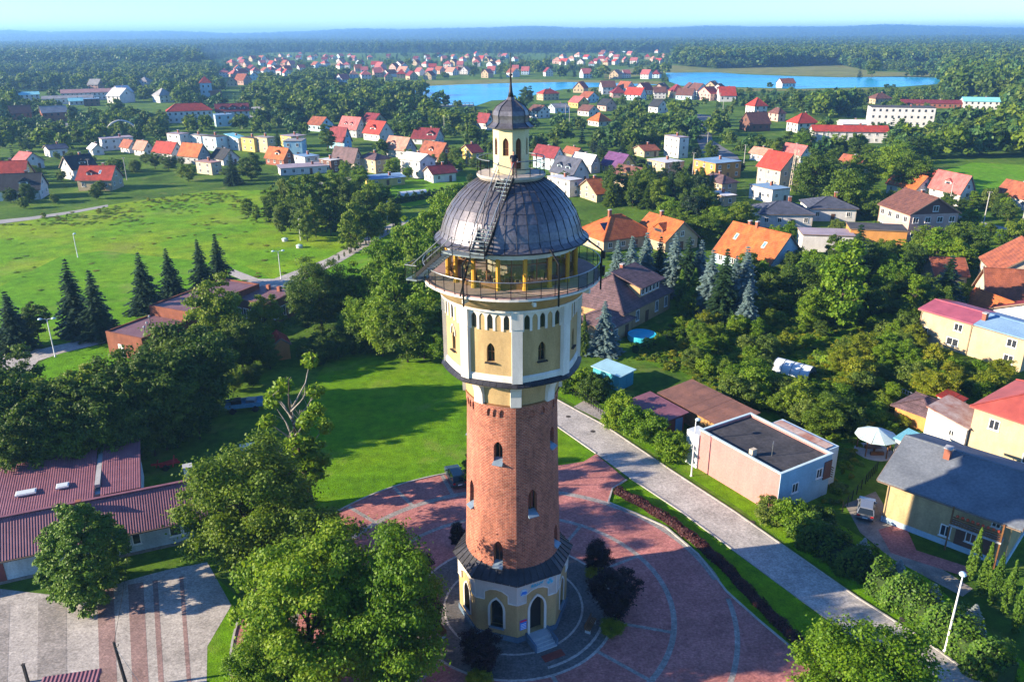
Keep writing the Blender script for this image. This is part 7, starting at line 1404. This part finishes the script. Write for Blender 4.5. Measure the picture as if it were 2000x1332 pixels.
# lattice mast behind the tall red roof
g = P(1548, 372); t = thing('lattice_mast', 'pale lattice mast beside the tall bright red-roofed house', 'mast', (g.x, g.y, 0))
for sx in (-1, 1):
    for sy in (-1, 1): mb = MB(); mb.bar((sx*1., sy*1., 0), (sx*.5, sy*.5, 13), .16, .16); mb.build('leg', WM['beige'], t)
for k in range(7):
    z = 1.5+1.7*k; w_ = 1-.5*z/13; mb = MB()
    for i in range(4): c = [(-1, -1), (1, -1), (1, 1), (-1, 1)]; a, b_ = c[i], c[(i+1) % 4]; mb.bar((a[0]*w_, a[1]*w_, z), (b_[0]*w_, b_[1]*w_, z+.8), .1, .1)
    mb.build('brace', WM['beige'], t)
# white arch beyond the low row house
g = P(240, 268); rA = 26*g.length/FPX; t = thing('arch', 'slender white arch rising behind the low white row house', 'arch', (g.x, g.y, 0), R(25)); mb = MB(); mb.tube([(rA*math.cos(a), 0, rA*math.sin(a)*1.05) for a in [math.pi*i/24 for i in range(25)]], .45, 8); mb.build('arch_tube', WM['white'], t)
for s_ in (-1, 1): mb = MB(); mb.box((s_*rA, 0, .25), (1.6, 1.6, .5)); mb.build('footing', WM['grey'], t)
# lids, junk in the workshop yard
for px_, py_ in ((557, 471), (585, 484)):
    g = P(px_, py_); t = thing('tank_lid', 'round pale green tank lid on the mown grass', 'tank lid', (g.x, g.y, 0), 0, 'tank lids on the grass'); mb = MB(); mb.lathe([(.75, 0), (.75, .55)], 18); mb.build('collar', WM['white'], t); mb = MB(); mb.lathe([(.85, .55), (.8, .65), (.3, .85), (.02, .9)], 18); mb.build('lid', M('pale_green_lid', (.45, .62, .55), .5, .1, 2, 10), t)
g = P(240, 866); t = thing('tyre', 'large pale tractor tyre leaning in the workshop yard', 'tyre', (g.x, g.y, .62)); mb = MB(); mb.tube([(.55*math.cos(a), 0, .55*math.sin(a)) for a in [2*math.pi*i/24 for i in range(24)]], .16, 8, True); mb.build('tread', M('pale_rubber', (.32, .26, .16), .9, .15, 3, 14), t).rotation_euler = (R(-25), 0, R(15)); mb = MB(); mb.tube([(.4*math.cos(a), 0, .4*math.sin(a)) for a in [2*math.pi*i/20 for i in range(20)]], .05, 6, True); mb.build('bead', IRON, t).rotation_euler = (R(-25), 0, R(15))
BLUEJ = M('blue_tarp', (.10, .30, .48), .6, .25, 1.5, 8); REDJ = M('red_machine', (.50, .04, .04), .5, .15, 2, 10)
def junk(name, label, cat, px_, py_, parts, rot):
    g = P(px_, py_); t = thing(name, label, cat, (g.x, g.y, 0), R(rot))
    for nm, c, s, m_, tl in parts: mb = MB(); mb.box((0, 0, 0), s); o_ = mb.build(nm, m_, t); o_.location = c; o_.rotation_euler = tl
junk('farm_machine', 'red farm implement standing behind the workshop', 'machine', 325, 915, [('beam', (0, 0, .7), (3.2, .2, .2), REDJ, (0, .12, .1)), ('frame', (.3, .4, .5), (2.2, .9, .12), REDJ, (.1, 0, .3)), ('arm', (-.9, -.2, .9), (.15, .15, 1.5), REDJ, (.5, .3, 0)), ('arm', (.9, .1, .8), (.15, .15, 1.4), REDJ, (-.4, .2, 0)), ('wheel', (0, -.6, .35), (.7, .15, .7), IRON, (0, .78, 0))], 20)
junk('scrap_pile', 'heap of blue sheets and frames under the dark maples', 'scrap', 290, 855, [('sheet', (0, 0, .3), (2.6, 1.4, .06), BLUEJ, (.3, .1, .2)), ('sheet', (1.8, .6, .3), (2.0, 1.2, .06), BLUEJ, (-.2, .2, -.4)), ('frame', (-.6, .5, .6), (2.4, .08, .08), STEEL, (0, .3, .5)), ('frame', (.5, .9, .6), (.08, 1.8, .08), STEEL, (.3, 0, .5)), ('sheet', (3.4, .2, .25), (1.4, .9, .06), BLUEJ, (.2, -.3, .7))], 10)
junk('scrap_pile', 'low heap of blue and grey scrap behind the corrugated wing', 'scrap', 90, 895, [('sheet', (k*1.2-3.5, random.uniform(-.5, .5), .35), (1.5, .9, .05), BLUEJ if k % 2 else WM['grey'], (random.uniform(-.5, .5), random.uniform(-.5, .5), k)) for k in range(7)], 20)
junk('scrap_trailer', 'blue flatbed trailer stacked with crates beyond the half bare tree', 'trailer', 478, 800, [('bed', (0, 0, .8), (5, 2.1, .15), BLUEJ, (0, 0, 0)), ('side', (0, 1.05, 1.1), (5, .08, .5), BLUEJ, (0, 0, 0)), ('side', (0, -1.05, 1.1), (5, .08, .5), BLUEJ, (0, 0, 0)), ('crate', (-1, 0, 1.3), (1.4, 1.2, .8), IRON, (0, 0, .1)), ('crate', (1, .1, 1.2), (1.2, 1.2, .7), STEEL, (0, 0, -.2)), ('wheel', (-1.5, -1.1, .4), (.8, .2, .8), IRON, (0, .78, 0)), ('wheel', (1.5, -1.1, .4), (.8, .2, .8), IRON, (0, .78, 0))], 15)
junk('tarpaulin_shelter', 'pale tarpaulin shelter on posts below the half bare tree', 'shelter', 500, 905, [('cover', (0, 0, 2.1), (3.2, 2.4, .08), WM['white'], (.15, 0, 0)), ('post', (-1.4, -1, 1.0), (.1, .1, 2.), WOOD, (0, 0, 0)), ('post', (1.4, -1, 1.0), (.1, .1, 2.), WOOD, (0, 0, 0)), ('post', (-1.4, 1, 1.1), (.1, .1, 2.2), WOOD, (0, 0, 0)), ('post', (1.4, 1, 1.1), (.1, .1, 2.2), WOOD, (0, 0, 0)), ('bench', (0, 0, .4), (2, .8, .8), IRON, (0, 0, 0))], 20)
# benches round the plaza
for a in (65, 300, 255):
    c = arc(7.4, a, a+1, 1)[0]; t = thing('bench', 'brown slatted bench on the cobbled circle', 'bench', (*c, .06), R(a), 'benches on the cobbled circle')
    for k in range(4): mb = MB(); mb.box((0, -.2+.13*k, .45), (1.8, .1, .04)); mb.build('seat_slat', WOOD, t)
    for k in range(3): mb = MB(); mb.box((0, .26, .58+.14*k), (1.8, .04, .1)); mb.build('back_slat', WOOD, t)
    for u in (-.7, .7): mb = MB(); mb.box((u, 0, .215), (.08, .5, .43)); mb.build('leg', WM['grey'], t); mb = MB(); mb.box((u, .3, .65), (.06, .05, .5)); mb.build('back_support', IRON, t)
# lake causeway with white balustrade
g0, g1 = P(818, 211), P(925, 208); t = thing('causeway_bridge', 'low white balustraded bridge at the near lake shore', 'bridge', (0, 0, 0)); mb = MB(); mb.bar((g0.x, g0.y, .6), (g1.x, g1.y, .6), 5, 1.2); mb.build('deck', WM['grey'], t)
for k in range(14): q = g0.lerp(g1, k/13); mb = MB(); mb.box((q.x, q.y-2.4, 1.9), (.5, .5, 1.5)); mb.build('baluster', WM['white'], t)
mb = MB(); mb.bar((g0.x, g0.y-2.4, 2.6), (g1.x, g1.y-2.4, 2.6), .4, .3); mb.build('parapet_rail', WM['white'], t)
# wire fence by the driveway, garden fence
def fence(label, pts, n, h, mat, rails=2):
    ws = [P(*p) for p in pts]; t = thing('fence', label, 'fence', (ws[0].x, ws[0].y, 0)); o_ = ws[0]
    for a, b_ in zip(ws[:-1], ws[1:]):
        for k in range(n+1): q = a.lerp(b_, k/n)-o_; mb = MB(); mb.box((q.x, q.y, h/2), (.08, .08, h)); mb.build('post', mat, t)
        for r_ in range(rails): mb = MB(); z = h*(r_+1)/rails-.06; mb.bar((a.x-o_.x, a.y-o_.y, z), (b_.x-o_.x, b_.y-o_.y, z), .03, .05); mb.build('rail', mat, t)
fence('thin dark wire fence along the gardens by the driveway', [(1112, 770), (1150, 790), (1178, 812)], 6, 1.4, IRON, 3); fence('dark garden fence between gravel drive and gazebo lawn', [(1645, 1000), (1690, 945), (1712, 920)], 5, 1.3, IRON, 2); fence('white picket rail behind the mauve summerhouse', [(1745, 765), (1800, 790)], 10, 1.1, WM['white'], 2)
# manhole covers in the street and plaza
for px_, py_ in ((1110, 814), (1158, 843), (1468, 1020), (1760, 1210)):
    g = P(px_, py_); mb = MB(); mb.lathe([(.34, .045), (.34, .056), (.02, .058)], 16); o_ = mb.build('manhole_cover', M('cast_iron', (.10, .085, .075), .7, .3, 4, 20, metal=.4)); o_.location = (g.x, g.y, 0); tag(o_, 'round dark iron manhole cover set in the street paving', 'manhole cover', 'manhole covers in the street')
# tall rough grass and weeds that nobody could count
rr = random.Random(8); pts = []; Wm = [P(*p) for p in meadow_px]; mp = [(p.x, p.y) for p in Wm]
low_obj('d_bright', kinds[0].data, LF['bright']); low_obj('e_yellow', kinds[0].data, LF['yellow'])
while len(pts) < 700:
    x, y = rr.uniform(-170, -15), rr.uniform(135, 262)
    if not inpoly(x, y, mp): continue
    n = math.sin(x*.09+y*.03)*math.sin(y*.11-x*.02)+.5*math.sin(x*.31+y*.27)
    if rr.random() > (.25+.35*n)*(1 if y > 215 else .08): continue
    h = rr.uniform(.10, .26) if rr.random() < .985 else rr.uniform(.7, 1.6); pts.append((x, y, -.03, h, rr.uniform(.5, 1.5), rr.uniform(0, 6.28), rr.choice((6, 6, 7, 6, 7))))
Wm = [P(*p) for p in gard]; mp = [(p.x, p.y) for p in Wm]
while len(pts) < 2900:
    x, y = rr.uniform(15, 75), rr.uniform(70, 145)
    if not inpoly(x, y, mp) or any(math.hypot(x-c[0], y-c[1]) < rad for _, _, _, c, rad in HOUSES): continue
    h = rr.uniform(.2, .8); pts.append((x, y, -.05, h, rr.uniform(.5, 1.4), rr.uniform(0, 6.28), rr.choice((6, 7, 2, 5, 6))))
scatter_stuff('rough_grass', pts, 'tall rough grass and weeds in the meadow and gardens', 'grass')
# ------------------------------------------------------------------ haze
mb = MB(); mb.box((0, 6600, 60.), (19000, 14300, 122)); hz = mb.build('haze', None); tag(hz, 'thin blue haze in the air', 'haze', kind='stuff')
m = bpy.data.materials.new('haze_air'); m.use_nodes = True; nt = m.node_tree; nt.nodes.remove(nt.nodes['Principled BSDF']); pv = nt.nodes.new('ShaderNodeVolumePrincipled'); pv.inputs['Color'].default_value = (.26, .56, 1., 1); pv.inputs['Density'].default_value = .00017; pv.inputs['Anisotropy'].default_value = .2
nt.links.new(pv.outputs[0], nt.nodes['Material Output'].inputs['Volume']); hz.data.materials.append(m)
